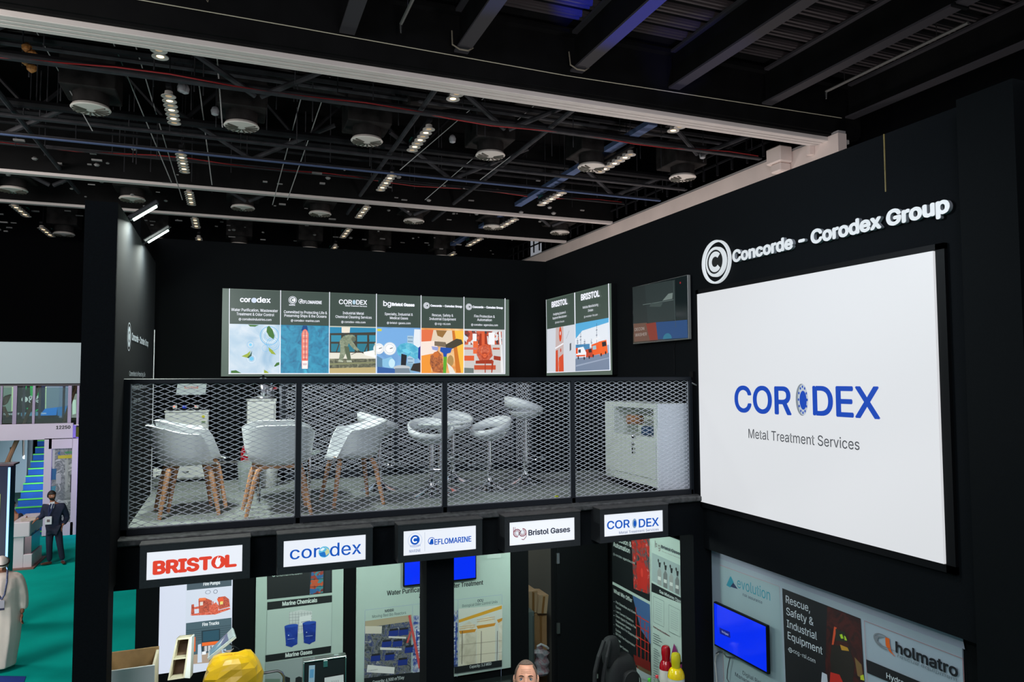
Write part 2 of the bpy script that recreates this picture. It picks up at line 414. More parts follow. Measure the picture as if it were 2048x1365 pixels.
def tray(y, z, w_, lab, m, cable=None):
    r = thing('cable_tray', lab, 'cable tray', (0, y, z))
    B((-20, y, z), (12.5, y+w_, z+.03)).build('tray', m, r)
    B((-20, y+w_, z+.03), (12.5, y+w_+.02, z+.1)).build('side_rail', GP, r)
    if cable:
        pts = [(-20+k*.9, y+.03, z+.03+.045*sin(k*1.3)+.05*sin(k*.37)) for k in range(37)]
        MB().tube(pts, .015, 5).build('cable', cable, r)
tray(14.4, 10.0, .12, 'grey cable tray carrying a red cable, just beyond the girder', GP, RED)
tray(17.6, 10.0, .13, 'grey cable tray beyond the first row of air diffusers', GP)
tray(19.0, 10.0, .07, 'bluish cable tray between the grey tray and the pale track', BL)
tray(21.2, 10.4, .05, 'thin tray carrying a red cable in front of the pale track', mat('thin_tray', (40, 40, 44), .6), RED)
xpipe(14.9, 10.25, .09, CEIL2, 'dark round pipe above the red cable tray')
xpipe(16.0, 10.9, .05, GP, 'thin grey pipe above the first row of air diffusers')
xpipe(18.2, 10.5, .1, CEIL2, 'dark thick pipe between the two cable trays')
xpipe(20.3, 10.7, .05, CEIL2, 'thin dark pipe in front of the far pale track')
xpipe(24.2, 10.6, .05, GP, 'thin grey pipe between the two pale tracks')
# pipes running away from the viewer
k = 0
for px, py, lab in ((5, 195, 'at the far left edge'), (868, 183, 'left of the middle air diffusers'), (1143, 222, 'right of the middle air diffusers')):
    P = oZ(px, py, 10.2); xx = P.x
    MB().tube([(xx, 12.9, 10.2), (xx, 25, 10.2)], .055, 8).build('pipe', GP, label='grey service pipe running away from the viewer, '+lab, cat='pipe')
for px, py, sy in ((1440, 280, 1), (1310, 330, 1)):
    pass
B((8.9, 14, 10.3), (9.15, 30, 10.42)).build('cable_tray', BL, label='pale bluish cable tray running away on the right of the ceiling', cat='cable tray')
# roof trusses: top chord, bottom chord, zigzag members
for ti, (y, z) in enumerate(((15.6, 10.9), (20.0, 10.9), (24.8, 10.9), (29.0, 10.9))):
    r = thing('roof_truss', 'dark steel roof truss with zigzag members, %s beyond the girder' % names[ti], 'truss', (0, y, z), group='roof trusses')
    MB().tube([(-20, y, z), (12.7, y, z)], .07, 6).build('chord', CEIL2, r)
    MB().tube([(-20, y, z+1.7), (12.7, y, z+1.7)], .07, 6).build('chord', CEIL2, r)
    x = -20; up = False
    while x < 12:
        MB().tube([(x, y, z+(1.7 if up else 0)), (x+1.55, y, z+(0 if up else 1.7))], .05, 6).build('web_member', CEIL2, r)
        x += 1.55; up = not up
for yi, y in enumerate((14.0, 18.3, 23.0)):
    r = thing('roof_brace', 'grey diagonal brace tubes in the ceiling, %s set beyond the girder' % names[yi], 'brace', (0, y, 10.2))
    for x in (-12, -6.8, -1.5, 3.8, 9.0):
        MB().tube([(x, y, 10.9), (x+1.9, y+.9, 10.1)], .06, 8).build('tube', GP, r)
        MB().tube([(x+3.9, y, 10.9), (x+2.0, y+.9, 10.1)], .06, 8).build('tube', GP, r)
# round air diffusers under drop ducts
DIFM = mat('diffuser_white', (205, 198, 192), .6)
def make_diff():
    r = thing('air_diffuser', 'x', 'air diffuser')
    m = MB(); m.lathe([(.34, .05), (.37, 0), (.35, -.02), (.1, -.035), (.02, -.04)], n=24); m.build('plate', DIFM, r, local=True, smooth=True)
    m = MB()
    for i in range(12):
        a = 2*pi*i/16-.6; m.obox((.21*cos(a), .21*sin(a), -.036), (.25, .03, .02), rx=.5, rz=a)
    m.build('vane', mat('vane_dark', (70, 68, 60), .6), r, local=True)
    MB().lathe([(.3, .03), (.33, .1), (.33, .3)], n=24).build('duct_neck', DUCT, r, local=True, smooth=True)
    MB().box((-.5, -.45, .3), (.5, .55, 1.0)).build('plenum_box', DUCT, r, local=True, bevel=.02)
    return r
proto = make_diff(); first = True
for row, (y, xs) in enumerate(((16.55, (-5.6, -2.71, .17, 2.9, 5.95, 8.77, 11.6)), (24.5, (-8.9, -5.92, -2.84, .33, 2.75, 5.95, 8.9, 11.6)), (31.3, (-8.9, -5.9, -2.8, .3, 3.1, 6.0, 8.9)))):
    for i, x in enumerate(xs):
        o = proto if first else copy_tree(proto); first = False
        o.location = (x, y, 10.0); o['group'] = 'round ceiling air diffusers'
        o['label'] = 'round pale ceiling air diffuser, %s row beyond the girder, %s from the left' % (('near', 'middle', 'far')[row], ORD[i])
# connecting duct runs
for i, (x, y, w_) in enumerate(((-4.2, 16.2, 1.1), (1.5, 16.4, 1.0), (4.6, 16.4, 1.3), (7.5, 16.3, 1.2), (10.2, 16.6, 1.1))):
    MB().obox((x, y, 11.3), (2.0, .7, .55), rz=.15, ry=.25*(1 if i % 2 else -1)).build('air_duct', DUCT, bevel=.04, label='dark rectangular air duct between near diffusers, %s from the left' % names[i], cat='duct')
# downlight rows
LAMP = emat('lamp_warm', (255, 214, 160), 4.0, False); LAMP2 = emat('lamp_dim', (220, 190, 150), .5, False)
def make_row():
    r = thing('downlight_row', 'x', 'ceiling lights')
    MB().box((-.05, -.9, .16), (.05, 1.0, .22)).build('rail', CEIL2, r, local=True)
    MB().tube([(0, -.6, .2), (0, -.6, 3.55)], .01, 4).tube([(0, .6, .2), (0, .6, 3.55)], .01, 4).build('hanger', CEIL2, r, local=True)
    MB().box((-.04, .7, .22), (.04, .95, .3)).build('driver_box', mat('driver_green', (30, 90, 80), .5), r, local=True)
    for i in range(7):
        y = -.78+i*.26
        l = MB().lathe([(.07, .1), (.08, .03), (.135, .006), (.135, -.008), (.075, -.002), (.06, .012)], (0, y, 0), 16).build('lamp', mat('lamp_rim', (170, 165, 160), .4), r, local=True, smooth=True)
        l2 = MB().lathe([(.058, .011), (.058, .004)], (0, y, 0), 12).build('lens', LAMP if i % 2 else LAMP2, l, local=True)
    return r
proto = make_row(); first = True
near = copy_tree(proto)
for l_ in [c_ for c_ in near.children if c_.name.startswith('lamp') and c_.location.y == 0]:
    pass
lamps = [c_ for c_ in near.children if c_.name.startswith('lamp')]
for l_ in lamps[2:]:
    for q in list(l_.children): bpy.data.objects.remove(q)
    bpy.data.objects.remove(l_)
for c_ in list(near.children):
    if c_.name.startswith('driver_box'): bpy.data.objects.remove(c_)
    elif c_.name.startswith('hanger'): c_.scale = (1, .3, 1); c_.location.y = -.6
    elif c_.name.startswith('rail'): c_.scale = (1, .33, 1); c_.location.y = -.6
for ci, x in enumerate((-6.4, -1.18, 4.03, 9.15)):
    o = near if ci == 0 else copy_tree(near)
    o.location = (x, 13.9, 9.98); o['group'] = 'rows of ceiling downlights'
    o['label'] = 'pair of small round downlights just behind the girder, %s from the left' % names[ci]
for ci, x in enumerate((-6.4, -1.18, 4.03, 9.15)):
    for ri, y in enumerate((16.0, 19.9, 23.7, 27.4, 31.0)):
        o = proto if first else copy_tree(proto); first = False
        o.location = (x, y, 9.98); o['group'] = 'rows of ceiling downlights'
        o['label'] = 'row of small round downlights, %s in the %s line from the left' % (('nearest', 'second nearest', 'third nearest', 'fourth nearest', 'farthest')[ri], names[ci])
# suspension wires
WIRE = mat('suspension_wire', (150, 150, 150), .5)
wl = [((65, 50), (185, 262)), ((222, 75), (343, 365)), ((270, 88), (365, 400)), ((397, 160), (424, 370)), ((615, 148), (545, 410)), ((660, 155), (575, 400)), ((975, 190), (800, 340)), ((1140, 222), (960, 360)), ((430, 60), (445, 255)), ((1070, 210), (850, 400))]
r0 = None
for i, (a, c_) in enumerate(wl):
    P = oZ(a[0], a[1], 11.2); Q = oZ(c_[0], c_[1], 9.7)
    MB().tube([P, Q], .012, 4).build('suspension_wire', WIRE, label='thin suspension wire slanting across the ceiling, %s from the left edge' % ORD[sorted(range(10), key=lambda q: wl[q][0][0]).index(i)], cat='wire', group='ceiling suspension wires')
P = oZ(57, 135, 10.2)
mb = MB(); [mb.lathe([(.02, -.09), (.08, -.04), (.085, .03), (.03, .09)], P+Vector((.05*(-1)**q, .02*q, .13*q)), 9) for q in range(4)]
mb.build('hoist_chain_bag', mat('chain_brown', (150, 98, 44), .7, noise=.5, nscale=30), label='small brown hoist chain bundle hanging at the upper left of the ceiling', cat='chain')
# small hung fittings: speakers, detectors, brackets
b = MB(); rnd = random.Random(3)
for i in range(230):
    x = rnd.uniform(-14, 12); y = rnd.uniform(19.5, 32); z = rnd.uniform(9.9, 10.6)
    s = rnd.uniform(.03, .09)
    if i % 3: b.box((x, y, z), (x+s*rnd.uniform(1, 4), y+s, z+s*.5))
    else: b.lathe([(s*.6, 0), (s, s*.5), (s*.5, s)], (x, y, z), 8)
b.build('ceiling_fitting', mat('fitting_grey', (120, 118, 118), .6), label='many small pale brackets and detectors scattered under the far ceiling', cat='ceiling fittings', kind='stuff')
b = MB()
for i in range(170):
    x = rnd.uniform(-14, 12.3); y = rnd.uniform(13.2, 24); z = rnd.uniform(10.0, 10.6)
    b.tube([(x, y, z), (x, y, z+rnd.uniform(.6, 2.2))], .012, 4)
b.build('hanger_rod', GP, label='many thin hanger rods holding the ceiling services', cat='hanger rods', kind='stuff')
for i, (px, py) in enumerate(((363, 175), (370, 178), (430, 222), (620, 390), (1405, 310), (905, 278))):
    P = oZ(px, py, 10.2)
    MB().lathe([(.03, -.1), (.07, -.08), (.085, 0), (.06, .07), (.02, .1)], P, 12).build('pendant_speaker', mat('speaker_grey', (150, 150, 155), .5), smooth=True, label='small round grey hanging speaker in the ceiling, %s from the left' % ORD[sorted((363, 370, 430, 620, 905, 1405)).index(px)], cat='speaker', group='hanging ceiling speakers')
# ================================================================== THE BOOTH SHELL
# walls of the upper storey (Y 5.56 .. 9.68) and the tall pillar
struct('wall_booth_left', MB().box((-.93, 5.58, 3.0), (XL, 8.3, 5.68)), K)
struct('wall_booth_left_inner', MB().box((-.98, 8.3, 2.93), (-.88, 9.75, 6.19)), K2)
struct('trim_2', B((-.90, 8.29, 3.29), (-.725, 8.325, 4.98)), mat('white_edge', (200, 202, 205), .6))
struct('pillar_left', B((-.93, 5.56, 0), (XL-.001, 5.8, 5.68)), K)
struct('wall_booth_back', B((-.98, 9.68, 0), (XW+.2, 9.8, 6.19)), K2)
struct('wall_booth_right', B((XW, 3.13, 2.79), (XW+.25, 9.7, 6.2)), K)
struct('pillar_right', MB().box((XW-.14, 2.75, 0), (XW+.25, 3.1, 6.19)), K2)
struct('pillar_far_right', MB().box((XW-.02, 1.2, 0), (XW+.25, 2.75, 6.19)), K)
struct('trim_3', B((XW-.006, 3.75, 5.78), (XW, 3.758, 6.2)), mat('gold_edge', (120, 105, 60), .5))
struct('floor_deck', B((XL-.2, 5.98, 3.2), (XW, 8.76, DZ)), DECKM)
struct('floor_deck_left', B((XL-.2, 8.76, 3.2), (.62, 9.68, DZ)), DECKM)
struct('fascia', MB().box((XL-.2, 5.97, 2.93), (XW, 6.12, 3.25)), K)
lg = MB().box((XL-.02, 5.93, 3.25), (XW, 6.14, 3.3)); struct('ledge', lg, CONC, bevel=.008)
struct('beam_left', B((-.93, 6.12, 2.93), (XL, 9.7, 3.2)), K2)
struct('post_front', B((oY(853, 1250, 5.97).x, 5.97, 0), (oY(908, 1250, 5.97).x, 6.2, 2.93)), K)
struct('post_front_right', B((4.24, 5.97, 0), (XW+.2, 6.2, 2.93)), K)
YB = 7.78
struct('ceiling_lower', B((-.9, 6.12, 3.12), (XW, 9.7, 3.2)), K2)
# lower back wall in pieces round the storage doorway
struct('wall_lower_back', MB().box((-.79, YB, 0), (3.25, YB+.1, 3.12)), K2)
struct('wall_lower_back_right', B((3.58, YB, 0), (XW, YB+.1, 3.12)), K2)
struct('wall_lower_right', B((XW, 6.0, 0), (XW+.2, 7.9, 2.93)), K2)
struct('wall_store_back', B((2.6, 9.1, 0), (XW+.2, 9.2, 3.12)), mat('store_grey', (105, 105, 100), .8))
struct('wall_store_side', B((XW, 7.88, 0), (XW+.1, 9.2, 3.12)), mat('store_grey', (105, 105, 100), .8))
area('store_lamp', (3.6, 8.6, 3.0), (3.5, 8.6, 0), .25, 3, (1, .95, .85))
struct('floor_booth', B((-.78, 5.98, 0.0), (XW, 9.2, .02)), mat('dark_booth_carpet', (38, 44, 44), .95, noise=.2, nscale=4))
dr = thing('store_door', 'black storage door standing beside the doorway in the lower back wall', 'door', (3.9, YB-.02, 0))
B((3.6, YB-.04, .02), (4.27, YB-.002, 3.0)).build('door_leaf', K2, dr, bevel=.004)
for z in (2.3, 1.5, .5): B((3.585, YB-.06, z), (3.62, YB-.035, z+.12)).build('hinge', STEEL, dr)
p = oY(1190, 1352, YB-.05); B((p.x-.02, YB-.09, p.z-.02), (p.x+.02, YB-.04, p.z+.03)).build('door_handle', STEEL, dr)
# ---------------- front mesh railing: frame, posts, four expanded-metal infills
RF = mat('railing_frame', (26, 30, 36), .5, spec=.25)
MESHM = mat('expanded_steel', (214, 216, 224), .4, .1)
def diamonds(P0, U, width, z0, z1, cw, ch, r, nrm):
    """one sheet of expanded metal, flat zigzag strands, clipped to its rectangle"""
    m = MB(); U = Vector(U); N = Vector(nrm)*r*.9
    nx = int(round(width/cw)); cw = width/nx; nz = int(round((z1-z0)/ch)); ch = (z1-z0)/nz
    for j in range(nz+0):
        for i in range(nx*2):
            u0 = i*cw/2; u1 = u0+cw/2
            for s_ in (0, 1):
                a, c_ = ((z0+j*ch), (z0+(j+1)*ch)) if (i+s_) % 2 == 0 else ((z0+(j+1)*ch), (z0+j*ch))
                if (i+s_) % 2 == 0: a, c_ = z0+j*ch, z0+(j+1)*ch
                # half cells: strand from mid to node
                if s_ == 0: za, zb = (z0+(j+.5)*ch, z0+j*ch) if i % 2 == 0 else (z0+j*ch, z0+(j+.5)*ch)
                else: za, zb = (z0+(j+.5)*ch, z0+(j+1)*ch) if i % 2 == 0 else (z0+(j+1)*ch, z0+(j+.5)*ch)
                p = P0+U*u0; q = P0+U*u1; w_ = r*1.05
                A = [Vector((p.x, p.y, za-w_)), Vector((q.x, q.y, zb-w_)), Vector((q.x, q.y, zb+w_)), Vector((p.x, p.y, za+w_))]
                m.add([v-N for v in A]+[v+N for v in A], [(0, 1, 2, 3), (7, 6, 5, 4), (0, 4, 5, 1), (3, 2, 6, 7)])
    return m
YR = 6.09
rail = thing('front_railing', 'black framed guard railing with four pale expanded metal panels along the deck edge', 'railing', (1.8, YR, 3.3))
ZT = 4.466; ZB = 3.30
xs = [-.755, .51, 1.737, 2.975, 4.29]
MB().box((xs[0]-.01, YR-.025, ZT-.04), (xs[-1]+.03, YR+.025, ZT)).build('top_rail', RF, rail, bevel=.006)
MB().box((xs[0], YR-.025, ZB), (xs[-1]+.03, YR+.025, ZB+.05)).build('bottom_rail', RF, rail, bevel=.004)
for i, x in enumerate(xs):
    w_ = .04 if i else .07
    B((x, YR-.025, ZB), (x+w_, YR+.025, ZT-.03)).build('post', RF, rail, bevel=.004)
    MB().box((x-.015, YR-.05, ZB-.004), (x+.06, YR+.05, ZB+.004)).build('foot_plate', STEEL, rail)
EDG = mat('panel_edge_steel', (175, 178, 182), .4, .6)
for i in range(4):
    x0 = xs[i]+(.04 if i else .07); x1 = xs[i+1]; z0 = ZB+.05; z1 = ZT-.04
    m = diamonds(Vector((x0, YR, 0)), (1, 0, 0), x1-x0, z0, z1, .091, .0385, .0022, (0, 1, 0))
    m.build('mesh_infill', MESHM, rail, kind='stuff')
    e = MB()
    for a, b_ in (((x0, z0), (x0+.006, z1)), ((x1-.006, z0), (x1, z1)), ((x0, z0), (x1, z0+.006))): e.box((a[0], YR-.006, a[1]), (b_[0], YR+.006, b_[1]))
    e.build('panel_edge', EDG, rail)
br = thing('rail_bracket', 'small dark clamp bracket at the wall end of the railing', 'bracket', (4.36, YR, 4.44))
MB().box((4.33, YR-.03, 4.40), (4.36, YR+.03, 4.52)).build('plate', BLK, br); MB().tube([(4.3, YR, 4.42), (4.36, YR-.05, 4.38)], .008, 6).build('bolt', STEEL, br)
# ---------------- stair void railing at the back of the deck
YV = 8.75; zA = 3.38; zB = 4.40
vr = thing('stair_railing', 'black framed expanded metal railing round the stair opening at the back of the deck', 'railing', (2, YV, DZ))
xv = [.62, 1.885, 3.45]
MB().box((.57, YV-.02, zB), (3.50, YV+.02, zB+.045)).build('top_rail', RF, vr)
MB().box((.57, YV-.02, DZ+.01), (3.50, YV+.02, zA)).build('bottom_rail', RF, vr)
for x in (.57, 1.885, 3.45): B((x, YV-.02, DZ), (x+.045, YV+.02, zB)).build('post', RF, vr)
for a, b_ in ((.615, 1.885), (1.93, 3.45)):
    diamonds(Vector((a, YV, 0)), (1, 0, 0), b_-a, zA, zB, .091, .0385, .0022, (0, 1, 0)).build('mesh_infill', MESHM, vr, kind='stuff')
for x, y0, y1 in ((.595, YV+.03, 9.62), (3.475, 8.2, YV-.03)):
    diamonds(Vector((x, y0, 0)), (0, 1, 0), y1-y0, zA, zB, .091, .0385, .0022, (1, 0, 0)).build('mesh_infill', MESHM, vr, kind='stuff')
    B((x-.02, y0, zB), (x+.02, y1, zB+.045)).build('top_rail', RF, vr)
    B((x-.02, y0, DZ+.01), (x+.02, y1, zA)).build('bottom_rail', RF, vr)
B((3.455, 8.16, DZ), (3.5, 8.2, zB+.04)).build('post', RF, vr)
struct('stair_guard', B((3.5, 8.2, DZ), (XW, 8.24, 4.42)), K2)
# ---------------- floodlights on the left wall
FL = emat('flood_glass', (225, 255, 240), 9, True)
for i, (px, py) in enumerate(((286, 425), (313, 472))):
    yy = 6.15 if i == 0 else 7.05
    P = oY(px, py, yy)
    r = thing('floodlight', ('nearer' if i == 0 else 'farther')+' bright bar floodlight clamped to the top of the left booth wall', 'floodlight', P)
    an = -radians(37)
    MB().obox(P+Vector((0, .02, .02)), (.25, .15, .035), ry=an, rx=.15).build('housing', mat('flood_black', (30, 32, 34), .4), r, bevel=.008)
    MB().obox(P+Vector((.014, .012, -.002)), (.2, .1, .012), ry=an, rx=.15).build('lens', FL, r)
    MB().tube([P+Vector((-.1, .03, -.06)), (XL-.02, P.y+.03, P.z-.12), (XL-.05, P.y+.03, 5.66)], .012, 6).build('bracket', BLK, r)
    area('floodlight_lamp', P+Vector((.02, 0, -.03)), P+Vector((.75, .25, -1.6)), .18, 50, (.9, 1, .93), .1)
    area('floodlight_spill', P+Vector((-.03, .02, -.03)), P+Vector((-.10, .1, -1.0)), .1, .7, (.88, 1, .85), .08, spread=radians(100))
# ---------------- printed marks on the left wall, seen edge-on
c = Canvas((XL, 0, 0), (0, 1, 0), (0, 0, 1)); WM = (200, 208, 215)
lw = thing('wall_lettering', 'white printed emblem and lettering on the black left booth wall', 'lettering', (XL, 6.8, 4.8))
c.disc(258, 674, 29, WM, n=28, inner=.93); c.disc(258, 674, 21, WM, n=28); c.disc(258, 674, 12, (25, 28, 30), n=20, inner=.55, a0=.8, a1=2*pi-.8)
c.text('Concorde - Corodex Group', 263, 683, 296, 691, 13, WM, bold=.03)
c.text('Committed to Protecting Life', 258, 753, 290, 753, 9, WM); c.text('& Preserving the Oceans', 259, 779, 291, 778, 9, WM)
c.text('Join Us', 266, 806, 280, 804, 8, WM)
c.flush('lettering', lw)
# ================================================================== LED WALL AND ITS LETTERING
ls = thing('led_screen', 'huge glowing white video wall with a blue word mark on the right wall', 'screen', (4.35, 4.65, 3.24))
B((4.315, 3.37, 3.245), (4.359, 5.945, 5.285)).build('panel', emat('led_white', (224, 225, 228), .81), ls)
MB().box((4.33, 3.30, 3.19), (4.3595, 3.365, 5.33)).box((4.33, 5.95, 3.19), (4.3595, 5.99, 5.33)).box((4.33, 3.3, 5.29), (4.3595, 5.99, 5.33)).box((4.33, 3.3, 3.19), (4.3595, 5.99, 3.24)).build('bezel', BLK, ls)
c = cvX(4.315, glow=.95); BLU = (3, 62, 168)
c.text('COR', 1471, 824, 1582, 828.5, 52, BLU, bold=.022)
c.text('DEX', 1628, 831, 1759, 836, 59, BLU, bold=.022)
c.disc(1604, 800, 32, (120, 128, 138), asp=.52, n=36); c.disc(1606, 800, 31, (176, 184, 192), asp=.44, n=36)
for k in range(12):
    a = 2*pi*k/12; uv = c.uv(1606, 800); rr = abs(c.uv(1606, 774)[1]-uv[1])
    c.puv([(uv[0]+cos(a)*rr*.44+cos(q)*.008, uv[1]+sin(a)*rr+sin(q)*.012) for q in (0, 1.05, 2.1, 3.14, 4.2, 5.2)], BLU)
c.disc(1607, 801, 19, BLU, asp=.5, n=28)
c.text('Metal Treatment Services', 1498, 877, 1720, 900, 20, (52, 56, 62), bold=-.012)
c.flush('word_mark', ls)
sg = thing('raised_lettering', 'glowing white raised round emblem and letters above the video wall', 'lettering', (4.35, 4.5, 5.6))
def raised(st, x0, y0, x1, y1, h, bold, parent, X=4.325, th=.03):
    vs, fs = text_base(st, res=5); c_ = cvX(X); a = c_.uv(x0, y0); b_ = c_.uv(x1, y1)
    mx = min(v[0] for v in vs); Mx = max(v[0] for v in vs); sx = (b_[0]-a[0])/(Mx-mx)
    hv = abs(c_.uv((x0+x1)/2, (y0+y1)/2-h)[1]-c_.uv((x0+x1)/2, (y0+y1)/2)[1]); sy = hv/CAP; v0 = (a[1]+b_[1])/2
    pr = list(range(len(vs)))
    def fd(i):
        while pr[i] != i: pr[i] = pr[pr[i]]; i = pr[i]
        return i
    for f in fs:
        for i in f[1:]: pr[fd(i)] = fd(f[0])
    groups = {}
    for f in fs: groups.setdefault(fd(f[0]), []).append(f)
    for g_, fl in sorted(groups.items(), key=lambda t_: min(vs[i][0] for f in t_[1] for i in f)):
        m = MB(); ids = sorted({i for f in fl for i in f}); mp = {i: n for n, i in enumerate(ids)}; cnt = {}
        for f in fl:
            for i in range(len(f)): e = (f[i], f[(i+1) % len(f)]); cnt.setdefault(tuple(sorted(e)), []).append(e)
        for q, (ox, oy) in enumerate(bold_offsets(bold)):
            m.cur = 0; P = [(c_.O+c_.U*(a[0]+(vs[i][0]-mx)*sx+ox*sy)+c_.V*(v0+(vs[i][1]+oy)*sy)+c_.N*q*.0001) for i in ids]; n = len(P); k0 = len(m.v)
            m.add(P+[p-c_.N*th for p in P], [tuple(mp[i] for i in f) for f in fl]); 
            for k_, es in cnt.items():
                if len(es) == 1: i, j = mp[es[0][0]], mp[es[0][1]]; m.f.append((k0+i, k0+j, k0+j+n, k0+i+n)); m.m.append(1)
        m.build('letter', [emat('letter_face', (236, 242, 246), .66, False), mat('letter_return', (150, 155, 160), .5)], parent)
raised('Concorde - Corodex Group', 1466, 523, 1897, 425, 26.5, .05, sg)
def ringx(px, py, r, inner, m_, X=4.325, asp=1., a0=0, a1=2*pi, n=40):
    c_ = cvX(X); u, v = c_.uv(px, py); rr = abs(c_.uv(px, py-r)[1]-v); full = a1-a0 > 6.28; k_ = n if full else n+1
    ts = [a0+(a1-a0)*i/n for i in range(k_)]
    P = [c_.O+c_.U*(u+cos(t_)*rr*q)+c_.V*(v+sin(t_)*rr*q) for q in (1, inner) for t_ in ts]
    F_ = [(i, (i+1) % k_, k_+(i+1) % k_, k_+i) for i in range(n)] if inner else [tuple(range(k_))]
    m_.add(P, F_); m_.add([p-c_.N*.03 for p in P], F_)
    nn = len(P); b0 = len(m_.v)-2*nn
    for i in range(n):
        j = (i+1) % k_; m_.f.append((b0+i, b0+j, b0+nn+j, b0+nn+i)); m_.m.append(0)
m = MB(); ringx(1430, 524, 43.5, .915, m); m.build('ring', emat('letter_face', (236, 242, 246), .72, False), sg)
m = MB(); ringx(1430, 524, 30, 0, m, X=4.328)
m.build('disc', emat('letter_face', (236, 242, 246), .72, False), sg)
c = cvX(4.327, start=.002); c.disc(1430, 524, 24, (20, 24, 27), n=36); c.flush('disc_hole', sg)
m = MB(); ringx(1430, 524, 20.5, .5, m, X=4.322, a0=.72, a1=2*pi-.72); m.build('letter_c', emat('letter_face', (236, 242, 246), .72, False), sg)
# ================================================================== LOWER RIGHT WALL PANELS
XP = 4.46
struct('wall_lower_right_front', B((XP, 2.9, 0), (XP+.12, 5.98, 2.79)), K2)
GREYP = mat('grey_print_vinyl', (158, 172, 182), .6, noise=.03, nscale=2)
pn = thing('graphic_wall', 'grey printed graphic wall with three product posters under the video wall', 'wall graphic', (XP, 4.5, .8))
y0 = oX(1424, 1102, XP).y; y1 = oX(1926, 1281, XP).y; zt = oX(1424, 1102, XP).z
B((XP-.012, y1, .4), (XP, y0, zt)).build('panel', GREYP, pn)
c = cvX(XP-.012)
c.poly([(1423, 1101), (1926, 1279), (1930, 1300), (1424, 1112)], (150, 155, 172))  # light and shadow border along the panel top, painted in
c.line([(1440, 1131), (1559, 1174), (1566, 1365)], .8, (190, 120, 120)); c.line([(1440, 1131), (1448, 1365)], .8, (190, 120, 120))
c.poly([(1439, 1131), (1559, 1174), (1568, 1365), (1449, 1365)], (150, 172, 176))
c.poly([(1462, 1153), (1468, 1166), (1461, 1176), (1454, 1172)], (36, 140, 158)); c.poly([(1461, 1153), (1469, 1177), (1453, 1171)], (36, 140, 158)); c.poly([(1467, 1166), (1476, 1179), (1461, 1174)], (20, 40, 78))
c.text('evolution', 1475, 1176, 1541, 1202, 21, (40, 140, 156), bold=-.01); c.text('risk assurance', 1486, 1193, 1525, 1208, 6, (30, 44, 70))
c.text('Digital Risk', 1486, 1353, 1525, 1369, 8, (30, 40, 50)); c.text('Management', 1471, 1356, 1520, 1378, 8, (30, 40, 50))
c.poly([(1565, 1177), (1722, 1238), (1732, 1400), (1572, 1365)], (18, 20, 24))
fire = busy('fire_photo', [(14, 10, 10), (40, 14, 14), (70, 20, 16), (24, 18, 16)], 5)
c.poly([(1655, 1213), (1721, 1239), (1731, 1400), (1650, 1380)], fire)
for pts, cc in (([(1669, 1254), (1674, 1256), (1668, 1290), (1664, 1292)], (210, 80, 40)), ([(1672, 1258), (1690, 1265), (1696, 1285), (1672, 1282)], (34, 40, 30)),
                ([(1680, 1270), (1685, 1269), (1688, 1278), (1683, 1278)], (170, 210, 40)), ([(1689, 1272), (1692, 1274), (1695, 1282), (1690, 1281)], (170, 210, 40)),
                ([(1664, 1290), (1700, 1295), (1710, 1330), (1705, 1380), (1668, 1370), (1661, 1320)], (32, 28, 22)), ([(1681, 1290), (1696, 1296), (1699, 1303), (1684, 1301)], (190, 140, 40)),
                ([(1710, 1315), (1724, 1330), (1728, 1360), (1716, 1352)], (120, 92, 52)), ([(1662, 1345), (1680, 1350), (1690, 1372), (1660, 1370)], (200, 40, 28)), ([(1645, 1345), (1655, 1350), (1657, 1370), (1643, 1370)], (200, 205, 215)), ([(1722, 1352), (1728, 1350), (1730, 1362), (1722, 1360)], (190, 200, 40))):
    c.poly(pts, cc)
LW = (214, 222, 226)
c.text('Rescue,', 1573, 1207, 1621, 1224, 15, LW, bold=.008); c.text('Safety &', 1574, 1231, 1628, 1251, 15, LW, bold=.008)
c.text('Industrial', 1575, 1255, 1635, 1280, 15, LW, bold=.008); c.text('Equipment', 1577, 1279, 1646, 1309, 15, LW, bold=.008)
c.disc(1582, 1301, 5, LW, inner=.75); c.line([(1577, 1299), (1587, 1303)], .8, LW); c.line([(1582, 1296), (1582, 1306)], .8, LW)
c.text('ccg-rsi.com', 1588, 1308, 1632, 1325, 8, LW)
c.line([(1730, 1242), (1927, 1318), (1930, 1365)], .8, (180, 110, 110)); c.line([(1730, 1242), (1736, 1365)], .8, (180, 110, 110))
c.disc(1768, 1284, 14, (120, 126, 132), asp=1.7, inner=.86, rot=-.15, a0=.9, a1=5.2)
c.poly([(1750, 1274), (1756, 1271), (1772, 1275), (1758, 1276), (1756, 1282), (1772, 1297), (1755, 1286)], (120, 126, 132))
c.poly([(1772, 1275), (1780.5, 1278), (1781, 1288), (1784, 1303), (1793, 1315), (1780, 1303), (1773, 1291)], (226, 98, 22)); c.line([(1760, 1290), (1793, 1303)], 1, (120, 126, 132))
c.text('holmatro', 1794, 1304, 1917, 1356, 22, (20, 22, 28), bold=.03); c.text('rescue equipment', 1797, 1315, 1917, 1364, 7, (110, 118, 124)); c.text('R', 1914, 1340, 1917, 1342, 3, (40, 44, 50)); c.disc(1915.5, 1339, 3, (60, 64, 70), inner=.8)
c.poly([(1734, 1319), (1900, 1388), (1900, 1415), (1736, 1346)], (16, 18, 22)); c.text('Hydraulic', 1775, 1357, 1832, 1382, 11, LW, bold=.01)
c.flush('print', pn)
